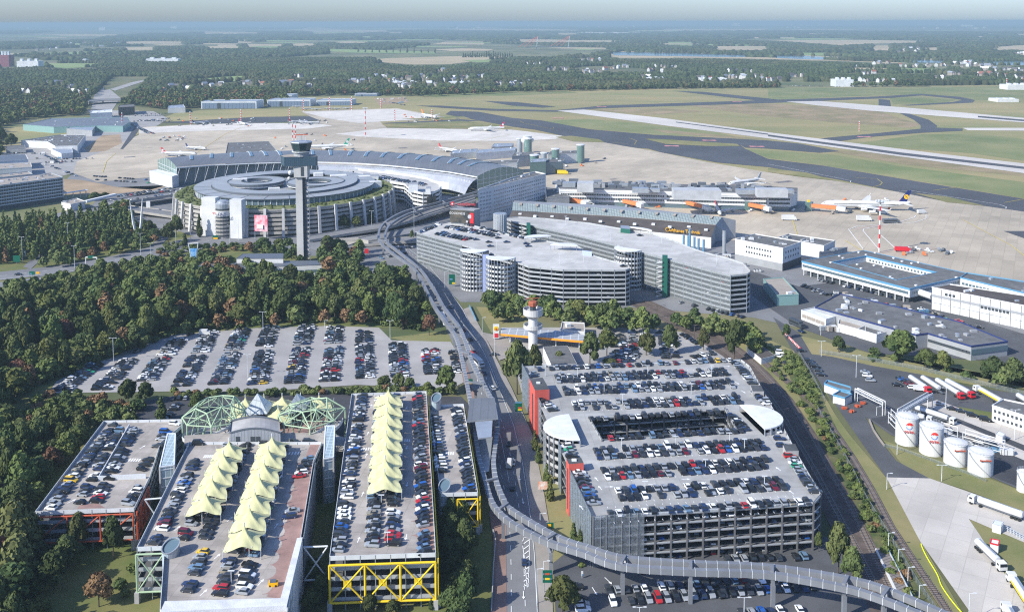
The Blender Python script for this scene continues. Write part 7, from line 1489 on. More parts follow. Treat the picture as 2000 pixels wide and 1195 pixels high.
# ---- elevated ramps of the airport road
def ramp(lab, left, right, z0, z1, pillars=True, m='m_road', wall='conc_warm', pitch=22):
    n = len(left); zz = [z0+(z1-z0)*i/(n-1) for i in range(n)]; e = thing('elevated_road', lab, 'road', (*G(*left[0], z0), 0)); mb = MB(); q = MB()
    L_ = [G(*p, z) for p, z in zip(left, zz)]; R_ = [G(*p, z) for p, z in zip(right, zz)]
    for i in range(n-1):
        a, b, c, d = (*L_[i], zz[i]), (*L_[i+1], zz[i+1]), (*R_[i+1], zz[i+1]), (*R_[i], zz[i])
        if area([p[:2] for p in (d, c, b, a)]) < 0: mb.face([a, b, c, d], m)
        else: mb.face([d, c, b, a], m)
        for u, v in ((a, b), (d, c)): q.beam((u[0], u[1], u[2]-.3), (v[0], v[1], v[2]-.3), .3, 2.0, wall)
    mk('roadway', mb, e); mk('edge_beam', q, e)
    if pillars:
        for i in range(n):
            c = lerp(L_[i], R_[i], .5)
            if zz[i] > 3: q = MB(); q.box(c[0], c[1], 0, 2, 2, zz[i]-.9, 'conc_warm'); mk('pillar', q, e)
ramp('upper departures road crowded with cars left of the round car park', [(205,395),(260,384),(350,370),(400,364)], [(210,402),(262,392),(352,379),(404,372)], 6.5, 7.5)
ramp('curved ramp climbing to the upper road at the left', [(205,395),(225,404),(260,412),(300,418),(340,424),(370,440),(395,455)], [(215,391),(235,398),(265,404),(305,409),(348,415),(380,430),(405,447)], 6.5, .5)
ramp('curved elevated road between round car park and grey car park', [(600,462),(680,448),(745,436),(800,420),(850,404),(925,380)], [(605,470),(685,456),(752,446),(806,431),(858,414),(930,392)], 2.0, 7.5)
ramp('long low ramp below the overhead railway loop', [(625,468),(700,466),(745,456),(815,443),(900,428)], [(630,474),(705,474),(752,466),(822,454),(905,438)], .8, 5.5)
ramp('tan ramp curling round the sunken forecourt', [(676,482),(700,473),(760,466),(830,462),(880,436)], [(684,486),(706,479),(765,474),(836,470),(888,442)], .8, 4)
mb = MB(); mb.wall(GP([(645,478),(700,478),(720,481)]), 0, 4.5, .4, 'conc_warm'); one('retaining_wall', mb, 'concrete retaining wall of the sunken forecourt', 'wall')
ramp('motorway bridge at the far end of the motorway', [(172,196),(200,194),(240,193)], [(174,199),(202,197),(242,196)], 7, 7)
sheet('motorway', [[(182,182),(205,182),(200,160),(195,160)],[(215,175),(255,162),(290,155),(285,158),(262,166),(225,178)],[(178,215),(220,215),(235,192),(215,175),(185,180)]], 0.5, 'm_lot')
e2 = thing('covered_walkway', 'white roofed walkway from hotel to upper road', 'walkway', (*G(150,382), 0)); q = MB(); P = [G(*p, 7) for p in ((124,378),(170,371),(205,388),(225,378))]
for a, b in zip(P[:2], P[1:2]): q.beam((*a, 7), (*b, 7), 4, .5, 'white_roof')
a, b = G(167,394,6), G(226,380,6); q.beam((*a, 6), (*b, 6), 3, 2, 'white_roof'); mk('roof', q, e2); q = MB()
for t in (.1, .4, .7, .95): c = lerp(P[0], P[1], t); q.box(c[0], c[1], 0, .6, .6, 6.7, 'steel')
mk('pillars', q, e2)
# ================================================================== AIRCRAFT, TANKS, TRUCKS, MASTS, SIGNS
def plane(px, py, ang, L, lab, tail='red', body='white_wall', logo=None, four=False, titlecol=None):
    """airliner with nose wheel side forward along +x local"""
    x, y = G(px, py); e = thing('airliner', lab, 'aircraft', (x, y, 0), ang); r = L*.042 if L > 50 else L*.05; zc = r*1.15+L*.025; n = 12; mb = MB(); V = []; st = [(-.5, .15, .75), (-.44, .45, .5), (-.32, .85, .2), (-.2, 1, 0), (.35, 1, 0), (.42, .92, -.05), (.47, .68, -.15), (.495, .35, -.28), (.5, .05, -.3)]
    for u, k, dz in st: V += [(u*L, r*k*math.cos(2*math.pi*i/n), zc+dz*r+r*k*math.sin(2*math.pi*i/n)) for i in range(n)]
    F = [(j*n+i, j*n+(i+1) % n, (j+1)*n+(i+1) % n, (j+1)*n+i) for j in range(len(st)-1) for i in range(n)]; mb.add(V, [f[::-1] for f in F], body); mk('fuselage', mb, e, local=True, smooth=True)
    mb = MB()
    for s in (-1, 1): mb.box(0, s*r*1.0, zc+r*.15, L*.72, .12, .42, 'glass_dark')
    mb.box(L*.465, 0, zc+r*.22, L*.02, r*1.1, .7, 'glass_dark'); mk('window_band', mb, e, local=True)
    for s in (-1, 1):
        mb = MB(); q = [(L*.10, s*r*.7), (-L*.06, s*r*.7), (-L*.17, s*L*.46), (-L*.13, s*L*.46)]; z = zc-r*.55
        mb.add([(a, b, z-.25+abs(b)*.09) for a, b in q]+[(a, b, z+.25+abs(b)*.09) for a, b in q], [(0, 1, 2, 3), (7, 6, 5, 4), (0, 4, 5, 1), (1, 5, 6, 2), (2, 6, 7, 3), (3, 7, 4, 0)], body); mb.tube((-L*.15, s*L*.46, z+L*.041), (-L*.17, s*L*.475, z+L*.07), .25, body, 5); mk('wing', mb, e, local=True)
        mb = MB(); q = [(-L*.40, s*r*.3), (-L*.46, s*r*.3), (-L*.49, s*L*.17), (-L*.46, s*L*.17)]; z = zc+r*.5; mb.add([(a, b, z) for a, b in q]+[(a, b, z+.3) for a, b in q], [(0, 1, 2, 3), (7, 6, 5, 4), (0, 4, 5, 1), (1, 5, 6, 2), (2, 6, 7, 3), (3, 7, 4, 0)], body); mk('tailplane', mb, e, local=True)
        for k in ((.15, .30) if four else (.16,)): mb = MB(); xx = L*(.10-k*.36); mb.tube((xx+L*.035, s*L*k, zc-r*.75), (xx-L*.03, s*L*k, zc-r*.75), L*.019, body, 10, L*.014); mb.box(xx-L*.02, s*L*k, zc-r*.7, L*.03, .3, r*.5, body); mk('engine', mb, e, local=True)
    mb = MB(); q = [(-L*.37, zc+r*.8), (-L*.46, zc+r*.8), (-L*.51, zc+L*.17), (-L*.47, zc+L*.17)]
    mb.add([(a, -.25, b) for a, b in q]+[(a, .25, b) for a, b in q], [(0, 1, 2, 3), (7, 6, 5, 4), (0, 4, 5, 1), (1, 5, 6, 2), (2, 6, 7, 3), (3, 7, 4, 0)], tail); mk('fin', mb, e, local=True)
    if logo:
        mb = MB()
        for s in (-1, 1): mb.tube((-L*.455, s*.25, zc+L*.095), (-L*.455, s*.36, zc+L*.095), L*.027, logo, 16)
        if logo == 'letters_yellow':
            for s in (-1, 1): mb.beam((-L*.468, s*.4, zc+L*.085), (-L*.44, s*.4, zc+L*.107), .1, .5, tail)
        mk('fin_emblem', mb, e, local=True)
    mb = MB()
    for a, b in ((L*.4, 0), (-L*.03, r), (-L*.03, -r)): mb.tube((a, b, zc-r*.6), (a, b, .4), .25, 'steel_dark', 6); mb.tube((a, b-.5, .6), (a, b+.5, .6), .6, 'tyre', 10)
    mk('landing_gear', mb, e, local=True)
mat('fin_green', (0.02, 0.33, 0.20), .5); mat('fin_magenta', (0.45, 0.03, 0.10), .5); mat('fin_orange', (0.75, 0.20, 0.03), .5)
plane(1690, 411, math.pi-.12, 75, 'four engined white airliner with navy tail and yellow disc at the pier end', 'navy', logo='letters_yellow', four=True)
plane(350, 306, -.05, 45, 'white airliner with red tail behind the left end of the terminal', 'red', logo='white_wall'); plane(383, 293, -.35, 33, 'small white airliner with dark tail behind the red tailed one', 'navy')
plane(637, 293, math.pi+.16, 60, 'white airliner with green tail right of the control tower', 'fin_green', logo='white_wall'); plane(838, 231, -1.0, 55, 'white airliner with red tail parked on the far pale apron', 'fin_orange')
plane(950, 256, math.pi+.08, 55, 'white airliner with wine red tail on the taxiway edge', 'fin_magenta', logo='white_wall'); plane(1455, 362, math.pi+.55, 45, 'white airliner behind the right part of the pier', 'steel')
plane(1158, 408, -1.75, 26, 'small white propeller airliner seen nose on at the pier', 'white_wall'); plane(1402, 416, -1.65, 34, 'white airliner with red wing tip facing the camera at the pier', 'red'); plane(876, 297, -.8, 38, 'airliner with red fin behind the gate wing', 'red'); plane(703, 304, .2, 38, 'airliner with orange fin behind the terminal roof', 'fin_orange')
for i, (px, py, a, tl, lab) in enumerate(((392,243,1,'navy','tiny white jet at the far left apron edge'),(473,244,-1,'red','small jet with red fin on the far left apron'),(583,241,.6,'red','jet with red fin left on the far apron'),(605,243,.3,'white_wall','white jet right on the far apron'),(598,214,.2,'steel','small business jet before the middle hangar'),(580,210,.2,'steel','leftmost business jet before the middle hangar'),(618,215,.2,'steel','second business jet before the middle hangar'),(641,214,.2,'steel','business jet between the hangars'),(657,214,.2,'steel','business jet before the right hangar'),(678,213,.2,'steel','last business jet before the right hangar'))): plane(px, py, a, 20 if py < 220 else 34, lab, tl)
# ---- floodlight masts, red and white
for i, (px, pb, pt, tp) in enumerate(((1717,493,394,1),(714,269,212,1),(572,296,238,0),(578,296,240,0),(239,251,220,0),(372,245,218,0),(471,241,214,0),(566,237,211,0),(593,218,193,0),(644,216,190,0),(687,216,189,0),(744,212,193,0),(771,237,213,0),(844,234,214,0),(1678,257,237,0),(1966,173,153,0))):
    x, y = G(px, pb); h = hgt(px, pb, pt); e = thing('floodlight_mast', 'red and white striped floodlight mast %s' % ('in front of the navy tailed airliner', 'standing alone in the middle of the apron', 'left of the tower cab', 'touching the tower cab', 'at the far left of the apron', 'third from left on the far apron', 'before the largest hangar', 'left of the middle pale apron', 'before the middle hangar', 'right of the middle hangar', 'right of the small hangar', 'by the building site', 'in the middle of the far pale apron', 'beside the red tailed airliner', 'on the heath between runways', 'at the far right airfield edge')[i], 'mast', (x, y, 0)); n = 11
    rr = max(.55, y*.00045)
    for k in (0, 1):
        mb = MB()
        for j in range(k, n, 2): mb.tube((x, y, h*j/n), (x, y, h*(j+1)/n), rr, 'white_wall' if k == 0 else 'red', 8)
        mk('white_section' if k == 0 else 'red_section', mb, e)
    if tp:
        mb = MB(); mb.lathe(x, y, [(2.6, h-.6), (3.2, h), (2.6, h+.3)], 'steel', 10)
        for a in range(8): mb.box(x+3*math.cos(a*.785), y+3*math.sin(a*.785), h, .9, .9, 1.0, 'steel_white')
        mk('lamp_ring', mb, e)
# ---- fuel tanks
for i, (cx, yb, r_, h_, lab) in enumerate(((1779,872.5,22,10.6,'leftmost white fuel tank with red and blue ball emblem'),(1828,892.5,23,10.6,'second white fuel tank with ball emblem and external stair'),(1875.5,913,22.5,8.0,'third shorter white fuel tank with small orange writing'),(1925.5,933,24,8.0,'rightmost short white fuel tank with orange writing'),(2004,964,12,7,'white tank cut by the right picture edge'))):
    x, y = G(cx, yb); R_ = r_*y/FPX; y += R_; e = thing('fuel_tank', lab, 'tank', (x, y, 0)); mb = MB(); mb.lathe(x, y, [(R_, 0), (R_, h_), (R_+.12, h_), (R_+.12, h_+.15), (R_*.5, h_+.75), (.1, h_+.95)], 'white_wall', 40); mk('shell', mb, e)
    mb = MB()
    for a in range(24): mb.tube((x+R_*math.cos(a*.2618), y+R_*math.sin(a*.2618), h_), (x+R_*math.cos(a*.2618), y+R_*math.sin(a*.2618), h_+1.1), .04, 'steel', 4)
    for zz in (.6, 1.1):
        for a in range(24): mb.tube((x+R_*math.cos(a*.2618), y+R_*math.sin(a*.2618), h_+zz), (x+R_*math.cos((a+1)*.2618), y+R_*math.sin((a+1)*.2618), h_+zz), .04, 'steel', 4)
    mk('railing', mb, e); mb = MB()
    for a in range(14): t0, t1 = 3.3+a*.13, 3.3+(a+1)*.13; mb.beam((x+(R_+.4)*math.cos(t0), y+(R_+.4)*math.sin(t0), h_*(1-a/14)), (x+(R_+.4)*math.cos(t1), y+(R_+.4)*math.sin(t1), h_*(1-(a+1)/14)), .6, .12, 'steel')
    mk('stair', mb, e)
    a0 = -1.75
    if i < 2:
        X, Y = x+(R_+.12)*math.cos(a0), y+(R_+.12)*math.sin(a0); q = MB()
        def disc(cz, rad, m, a1, a2, dep, off=0):
            P = [(rad*math.cos(a1+(a2-a1)*j/16)+off, rad*math.sin(a1+(a2-a1)*j/16)) for j in range(17)]
            ux, uy = -math.sin(a0), math.cos(a0); ox, oy = math.cos(a0), math.sin(a0); 
            wrap = lambda u: (x+(R_+dep)*math.cos(a0+u/R_), y+(R_+dep)*math.sin(a0+u/R_))
            for j in range(16): q.face([(*wrap(off), cz), (*wrap(P[j][0]), cz+P[j][1]), (*wrap(P[j+1][0]), cz+P[j+1][1])], m)
        disc(h_-2.6, 1.25, mat('emblem_blue', (.10, .22, .55), .5), 3.3, 6.3, .06); disc(h_-2.45, 1.0, mat('emblem_pale', (.45, .55, .75), .5), 2.6, 4.6, .09); disc(h_-2.35, 1.35, mat('emblem_red', (.62, .04, .03), .5), .15, 3.05, .075, .1); disc(h_-2.75, .75, 'white_wall', 0, 6.28, .11, .05)
        mk('ball_emblem', q, e); text('TOTAL', 1.25, 'emblem_red', (x+(R_+.02)*math.cos(a0), y+(R_+.02)*math.sin(a0)-.16, h_-4.7), (R(90), 0, a0+math.pi/2), e, .12)
    elif i < 4: text('ExxonMobil', .85, 'orange_paint', (x+(R_+.02)*math.cos(a0+.1), y+(R_+.02)*math.sin(a0+.1)-.25, h_-1.5), (R(90), 0, a0+math.pi/2+.1), e, .2)
mb = MB()
for a, b in (((1800,850),(1835,858)),((1848,872),(1880,885)),((1890,895),(1935,905)),((1880,868),(1960,890)),((1885,862),(1962,885)),((1740,822),(1760,840)),((1735,828),(1752,846)),((1838,848),(1870,858))):
    A, B = G(*a), G(*b)
    for z in (1.2, 3.2, 5): mb.tube((*A, z), (*B, z), .16, 'white_wall', 6)
    for p in (A, B): mb.tube((*p, 0), (*p, 5.2), .14, 'steel_white', 6)
one('pipework', mb, 'white pipework and valves between the fuel tanks', 'pipes')
mb = MB(); mb.wall(GP([(1698,822),(1706,842),(1718,860),(1727,872)]), 0, .9, .5, 'tan_roof'); one('bund_wall', mb, 'low curved concrete bund wall left of the tank yard', 'wall')
def gantry(pts, z, lab, w=1.6):
    A, B = G(*pts[0]), G(*pts[1]); e = thing('gantry', lab, 'gantry', (*A, 0)); mb = MB(); d = Vector((B[0]-A[0], B[1]-A[1])).normalized(); n_ = (-d.y*w/2, d.x*w/2)
    for s in (-1, 1):
        a, b = (A[0]+s*n_[0], A[1]+s*n_[1]), (B[0]+s*n_[0], B[1]+s*n_[1]); mb.beam((*a, z), (*b, z), .25, .3, 'white_wall'); mb.beam((*a, z-1.4), (*b, z-1.4), .25, .3, 'white_wall'); k = int(dist(a, b)/1.5)
        for j in range(k): mb.beam((*lerp(a, b, j/k), z-1.4 if j % 2 else z), (*lerp(a, b, (j+1)/k), z if j % 2 else z-1.4), .1, .1, 'steel_white')
    mb.beam((*A, z-.7), (*B, z-.7), w, .15, 'steel'); mk('truss', mb, e)
    for P in (A, B):
        mb = MB()
        for s in (-1, 1): mb.tube((P[0]+s*n_[0], P[1]+s*n_[1], 0), (P[0]+s*n_[0], P[1]+s*n_[1], z), .22, 'white_wall', 8)
        mk('legs', mb, e)
gantry(((1672,785),(1726,812)), 6.2, 'white pipe bridge over the depot entrance', 1.4); gantry(((1757,835),(1816,800)), 7.5, 'white lattice loading gantry over the tanker bays', 2)
# ---- tank trucks
mat('silver_tank', (0.70, 0.71, 0.72), 0.3, metal=0.3)
def truck(px, py, qx, qy, lab, cab='white_wall', stripe=None, cabat='q', tank='silver_tank', r_=1.2):
    """tank lorry between two ground pixels p -> q, cab at q or p"""
    A, B = G(px, py), G(qx, qy)
    if cabat == 'p': A, B = B, A
    L = dist(A, B); ang = math.atan2(B[1]-A[1], B[0]-A[0]); e = thing('tank_truck', lab, 'tank truck', (*A, .2), ang); mb = MB(); n = 14; st = [(0, .1), (.1, .8), (.5, 1), (L-3.6, 1), (L-3.2, .8), (L-3.1, .1)]; V = []
    for u, k in st: V += [(u, r_*k*math.cos(2*math.pi*i/n), 2.25+r_*.86*k*math.sin(2*math.pi*i/n)) for i in range(n)]
    mb.add(V, [(j*n+(i+1) % n, j*n+i, (j+1)*n+i, (j+1)*n+(i+1) % n)[::-1] for j in range(len(st)-1) for i in range(n)], tank); mk('tank', mb, e, local=True, smooth=False)
    if stripe:
        mb = MB()
        for s in (-1, 1): mb.box((L-3.5)/2, s*r_*.97, 1.8, L-5, .12, .7, stripe)
        mk('stripe', mb, e, local=True)
    mb = MB(); mb.box(L/2, 0, .75, L-.6, .9, .35, 'steel_dark'); mk('chassis', mb, e, local=True); mb = MB(); mb.box((L-3)/2, 0, 3.2, L-5.5, .5, .25, 'steel'); mk('catwalk', mb, e, local=True)
    if cab:
        mb = MB(); P = [(L-2.2, .8), (L, .8), (L+.02, 1.7), (L-.25, 2.9), (L-2.2, 3.0)]; mb.add([(a, -1.2, b) for a, b in P]+[(a, 1.2, b) for a, b in P], [(0, 1, 2, 3, 4), (9, 8, 7, 6, 5)]+[(i, 5+i, 5+(i+1) % 5, (i+1) % 5) for i in range(5)], cab); mk('cab', mb, e, local=True)
        mb = MB(); mb.beam((L-.02, -1.05, 2.3), (L-.02, 1.05, 2.3), .15, .9, 'glass_dark'); mb.box(L-1.1, 0, 1.9, 1, 2.46, .7, 'glass_dark'); mk('cab_window', mb, e, local=True)
    for u in [.9, 2.1, 3.3]+([L-4.2, L-1.1] if cab else [L-3]):
        for s in (-1, 1): mb = MB(); mb.tube((u, s*.75, .5), (u, s*1.2, .5), .5, 'tyre', 10); mk('wheel', mb, e, local=True)
truck(1777,745,1815,771,'first of four parked white tank trailers, leftmost','red'); truck(1801,746,1842,773,'second of four parked white tank trailers',None); truck(1829,751,1880,783,'third of four parked white tank trailers','red'); truck(1848,752,1901,781,'fourth of four parked white tank trailers','red')
truck(1904,764,1955,793,'white tank truck with yellow stripe on its tank','white_wall','yellow_paint','p'); truck(1987,781,2022,803,'white tank truck cut by the right picture edge')
truck(1788,806,1866,832,'long white tank truck on the concrete lane beside the gantry'); truck(1760,815,1821,829,'white tank truck with short trailer under the loading gantry')
truck(1892,981,1998,1019,'long white airport tanker on the concrete road, cab at the left','white_wall',None,'p',r_=1.35); truck(1908,1069,1960,1120,'white tanker seen from the front beside the red kiosk'); truck(1972,1133,2018,1205,'tanker with green and yellow stripe in the lower right corner','white_wall','yellow_paint','p'); truck(1962,1192,1985,1235,'tanker at the bottom right edge, mostly cut off','white_wall',None,'p')
def van(px, py, ang, L, lab, m='white_wall', cat='van', h=2.6, nm='van', w=2.3, z=.4):
    x, y = G(px, py); e = thing(nm, lab, cat, (x, y, z), ang); mb = MB(); mb.box(-.9, 0, .6, L-2, w, h-.3, m); mk('body', mb, e, local=True); mb = MB(); P = [(L/2-1.9, .5), (L/2, .5), (L/2, 1.2), (L/2-.5, h*.8), (L/2-1.9, h*.85)]; mb.add([(a, -w/2, b) for a, b in P]+[(a, w/2, b) for a, b in P], [(0, 1, 2, 3, 4), (9, 8, 7, 6, 5)]+[(i, 5+i, 5+(i+1) % 5, (i+1) % 5) for i in range(5)], m); mk('cab', mb, e, local=True)
    mb = MB(); mb.beam((L/2-.2, -w*.45, h*.62), (L/2-.2, w*.45, h*.62), .2, .6, 'glass_dark')
    if nm == 'bus':
        for s in (-1, 1): mb.box(-.9, s*w*.5, 1.6, L-3, .08, .9, 'glass_dark')
    mk('windscreen', mb, e, local=True)
    for u in (-L/2+1, L/2-1.1):
        for s in (-1, 1): mb = MB(); mb.tube((u, s*(w/2-.3), .45), (u, s*w/2, .45), .45, 'tyre', 10); mk('wheel', mb, e, local=True)
van(1541,431,-.1,12,'white catering lorry left on the apron before the pier end',h=4,nm='lorry',cat='lorry',w=3); van(1687,432,-.1,12,'white catering lorry beside the striped mast',h=4,nm='lorry',cat='lorry',w=3); van(1740,436,.1,14,'dark apron bus right of the striped mast','steel_dark','bus',h=3,nm='bus',w=3); van(1099,341,-.1,12,'yellow freight lorry on the apron behind the pier','yellow_paint','lorry',h=4,nm='lorry',w=3.2)
van(1189,397,.05,22,'white bus standing below the pier','white_wall','bus',h=3.2,nm='bus',w=3); van(1284,399,.05,9,'white van below the pier',h=3); van(1763,492,-.2,11,'red refuelling vehicle on the apron','red','lorry',h=3,nm='lorry',w=3); van(1556,638,-1.2,11,'black bus on the depot access road','black_bus' if 0 else 'wall_dark','bus',h=3,nm='bus',w=2.5)
van(932,712,-1.15,13,'long white bus on the main road beside the railway beams','white_wall','bus',h=3,nm='bus',w=2.5); van(1797,765,-.25,6,'white minibus before the parked tank trailers',h=2.2,w=1.9); van(996,912,1.4,6,'white van on the shaded main road near the tents',h=2.4,w=2); van(1800,418,.2,8,'white service truck at the navy tail',h=3); van(1725,419,.1,7,'white loader under the big airliner',h=3)
rq = random.Random(44)
for zone, x0, x1, y0, y1, n in (('beside the pier gates', 1380, 1560, 405, 414, 14), ('around the big airliner', 1600, 1780, 392, 420, 16), ('on the apron near the cargo hall', 1760, 1860, 488, 500, 14), ('behind the terminal', 520, 700, 262, 300, 14), ('before the far hangars', 320, 640, 232, 248, 34), ('at the far airliner', 780, 900, 225, 240, 16), ('at the left apron edge', 310, 360, 266, 276, 16), ('at the gate cluster', 1060, 1180, 310, 330, 10), ('below the pier', 1120, 1330, 396, 406, 14)):
    for _ in range(n):
        x, y = G(rq.uniform(x0, x1), rq.uniform(y0, y1)); q = MB(); a = rq.uniform(0, 3); L = rq.uniform(2.5, 6); m_ = rq.choice(('white_wall', 'white_wall', 'steel', 'steel_dark', 'tan_roof', 'orange_bridge')); q.box(x, y, .5, L, 2, .8, m_, rot=a); q.box(x+math.cos(a)*L*.3, y+math.sin(a)*L*.3, 1.3, L*.35, 1.8, 1.0, m_, rot=a)
        for s in (-.3, .3): q.box(x+math.cos(a)*L*s, y+math.sin(a)*L*s, .2, .8, 2.1, .5, 'tyre', rot=a)
        one('ground_vehicle', q, 'small apron service vehicle '+zone, 'vehicle', 'service vehicles '+zone)
# ---- old white tower, petrol station, sheds
x, y = G(1041, 681); e = thing('old_white_tower', 'old round white tower with two ring platforms and rusty cabin', 'tower', (x, y, 0)); rp = y/FPX
z = lambda top: hgt(1041, 681, top)
mb = MB(); mb.lathe(x, y, [(9*rp, 0), (9*rp, z(612))], 'white_wall', 24); mk('shaft', mb, e); mb = MB(); mb.lathe(x, y, [(12*rp, z(643)), (19*rp, z(640)), (19*rp, z(633)), (18*rp, z(633)), (17.5*rp, z(638)), (10*rp, z(638))], 'buttress', 24); mk('lower_ring', mb, e)
mb = MB(); mb.lathe(x, y, [(12*rp, z(620)), (19.5*rp, z(614)), (19.5*rp, z(602)), (18.5*rp, z(602)), (18*rp, z(607)), (1, z(607))], 'buttress', 24); mk('upper_ring', mb, e)
mb = MB(); mb.lathe(x, y, [(6*rp, z(607)), (6*rp, z(597))], 'wall_dark', 8); mb.lathe(x, y, [(9*rp, z(597)), (9*rp, z(590)), (8*rp, z(588))], mat('rusty', (.36, .10, .05), .8, var=.2, scale=1), 8); mk('cabin', mb, e)
mb = MB(); mb.beam((x-14*rp, y, z(583)), (x+13*rp, y, z(582)), .25, .35, 'rusty'); mb.tube((x, y, z(590)), (x, y, z(582)), .12, 'rusty', 5); mk('cabin_frame', mb, e)
e = thing('petrol_station', 'petrol station with long pale canopy and orange edge', 'petrol station', (*G(1070,668), 0)); P = GP([(978,652),(1160,668),(1152,655),(1085,645),(978,640)], 5.2); q = MB(); q.prism(P, 4.5, 5.2, 'white_wall', mat('canopy_top', (.30, .31, .32), .6, wave=(4, 1.7, .1, .6, .25))); mk('canopy', q, e); q = MB(); q.beam((*P[0], 4.8), (*P[1], 4.8), .3, 1.0, mat('fascia', (.85, .30, .02), .5)); mk('fascia', q, e)
for t in (.1, .35, .6, .85): q = MB(); c = lerp(P[0], P[1], t); q.box(c[0], c[1]+3, 0, .5, .8, 4.6, 'steel_white'); mk('pillar', q, e)
block('shop', 'petrol station shop with tan roof and white roof box', 'building', [(1095,645),(1142,650),(1141,632),(1098,630)], 5, roof='tan_roof', units=3, seed=50); block('grey_shed', 'grey roofed shed between petrol station and big car park', 'building', [(1061,677),(1077,712),(1126,710),(1108,675)], 5, roof='gravel_roof', parap=.1, seed=51)
block('garage_row', 'row of garages with brown roof and solar panel beside the railway', 'building', [(1459,678),(1487,700),(1513,694),(1478,668)], 3.2, roof='brown_roof', parap=.1, seed=52)
x, y = G(969, 664); e = thing('price_sign', 'tall white petrol sign with yellow and red shell emblem', 'sign', (x, y, 0)); h = hgt(969, 664, 633); q = MB(); q.box(x, y, 1, 3.2, .7, h-1, 'white_wall'); mk('panel', q, e); q = MB(); q.tube((x, y-.4, h-2.2), (x, y-.55, h-2.2), 1.25, 'yellow_paint', 12)
for k in range(7): a = math.pi*(k+.5)/7; q.beam((x, y-.6, h-3.1), (x+1.1*math.cos(a), y-.6, h-3.1+1.5*math.sin(a)), .08, .1, 'red', up=(0, 1, 0))
mk('shell_emblem', q, e); q = MB(); q.box(x, y-.4, 1.5, 2.4, .1, 2.2, 'red'); mk('price_panel', q, e)
# ---- depot buildings and kiosks
e, P = block('gatehouse', 'white gatehouse with blue roof rim at the depot entrance', 'building', [(1610,750),(1636,760),(1661,765),(1661,757),(1616,744)], 3.6, rim='blue_rim', seed=53); block('gatehouse_annex', 'small white annex with blue rim before the gatehouse', 'building', [(1627,772),(1650,778),(1664,771),(1641,764)], 3.4, rim='blue_rim', seed=54)
e, P = block('depot_office', 'white two storey depot office with square windows at the right edge', 'building', [(1938,793),(2010,816),(2050,828),(2050,800),(1960,781)], 6.6, roof='gravel_roof', seed=55)
for z_ in (1.6, 4.4): windows(e, G(1938,793,6.6), G(2010,816,6.6), z_, 8, .9, 1.1, m='wall_dark', margin=.03, out=.2)
block('weigh_kiosk', 'small white kiosk among the loading lanes', 'kiosk', [(1945,847),(1958,853),(1964,847),(1950,841)], 2.8, roof='white_roof', parap=.1, seed=56); block('red_booth', 'red and white kiosk beside the front facing tanker', 'kiosk', [(1934,1060),(1950,1064),(1952,1055),(1936,1052)], 3, wall='white_wall', roof='white_roof', rim='red', parap=.3, seed=57); block('meter_cabin', 'small white cabin with windows on the grass by the tanker road', 'kiosk', [(1938,1022),(1955,1027),(1961,1019),(1943,1014)], 2.9, roof='steel_white', parap=.1, seed=58)
q = MB(); a, b = G(1956,1033), G(2010,1062)
for z_ in (.6, 1.2, 1.8): q.tube((*a, z_), (*b, z_), .12, 'steel', 6)
for k in range(10): p = lerp(a, b, k/9); q.tube((*p, 0), (*p, 2), .08, 'steel_white', 5)
one('pipe_rack', q, 'grey pipe rack right of the small white cabin', 'pipes')
q = MB(); P = smooth(GP([(1799,1063),(1802,1072),(1812,1092),(1830,1122),(1838,1143),(1850,1162),(1866,1183),(1885,1205)])); q.path([(*p, .3) for p in P], .16, mat('hose', (.75, .85, .02), .5), 6); one('yellow_hose', q, 'bright yellow hose lying along the grass beside the tanker road', 'hose')
for i, (px, py) in enumerate(((1648,800),(1662,806),(1674,796),(1684,790))): x, y = G(px, py); q = MB(); q.box(x, y, .3, 1.6, 1.2, 1, 'orange_paint', rot=i); q.lathe(x+1, y, [(.5, .3), (.7, .8), (.4, 1.4)], 'rusty', 8); q.beam((x, y, 1.2), (x+1.6, y+.5, 2), .15, .15, 'steel_dark'); one('machine', q, '%s orange machine standing before the gatehouse' % ORD[i], 'machine', 'orange machines by the gatehouse')
# ---- signs, posters, lamps, fences
def sign(px, pb, pt, w_, ph, col, lab, panels=(), legs=1, nm='road_sign'):
    x, y = G(px, pb); h = hgt(px, pb, pt); wd = w_*y/FPX; e = thing(nm, lab, 'sign', (x, y, 0)); hh = ph*y/FPX; q = MB(); q.box(x, y, h-hh, wd, .25, hh, col); mk('panel', q, e)
    for k, (z0_, z1_, m_, f0_, f1_) in enumerate(panels): q = MB(); q.box(x-wd/2+wd*(f0_+f1_)/2, y-.18, h-hh+hh*z0_, wd*(f1_-f0_), .1, hh*(z1_-z0_), m_); mk('panel_field', q, e)
    for s in ((0,) if legs == 1 else (-.35, .35)): q = MB(); q.tube((x+s*wd, y+.1, 0), (x+s*wd, y+.1, h-hh+.2), .14, 'steel', 6); mk('post', q, e)
gp = mat('sign_green', (0.0, 0.10, 0.06), .5)
SF = ((.65, .8, 'orange_paint', .25, .75), (.25, .4, 'yellow_paint', .25, .75), (.66, .78, 'pipe_blue', .06, .18), (.66, .78, 'pipe_blue', .82, .94), (.26, .38, 'pipe_blue', .06, .18), (.26, .38, 'pipe_blue', .82, .94))
sign(1069,1158,1113,19,26,'sign_green','green parking guidance sign beside the bottom tree',SF,2); sign(1013,813,784,14,20,'sign_green','green guidance sign beside the coral stair tower',((.1,.25,'yellow_paint',.4,.95),(.3,.45,'orange_paint',.4,.95),(.85,1,'pipe_blue',0,1))); sign(1075,1038,1020,13,12,'sign_green','small green and yellow sign below the screened wall',((.3,.8,'letters_yellow',.1,.6),))
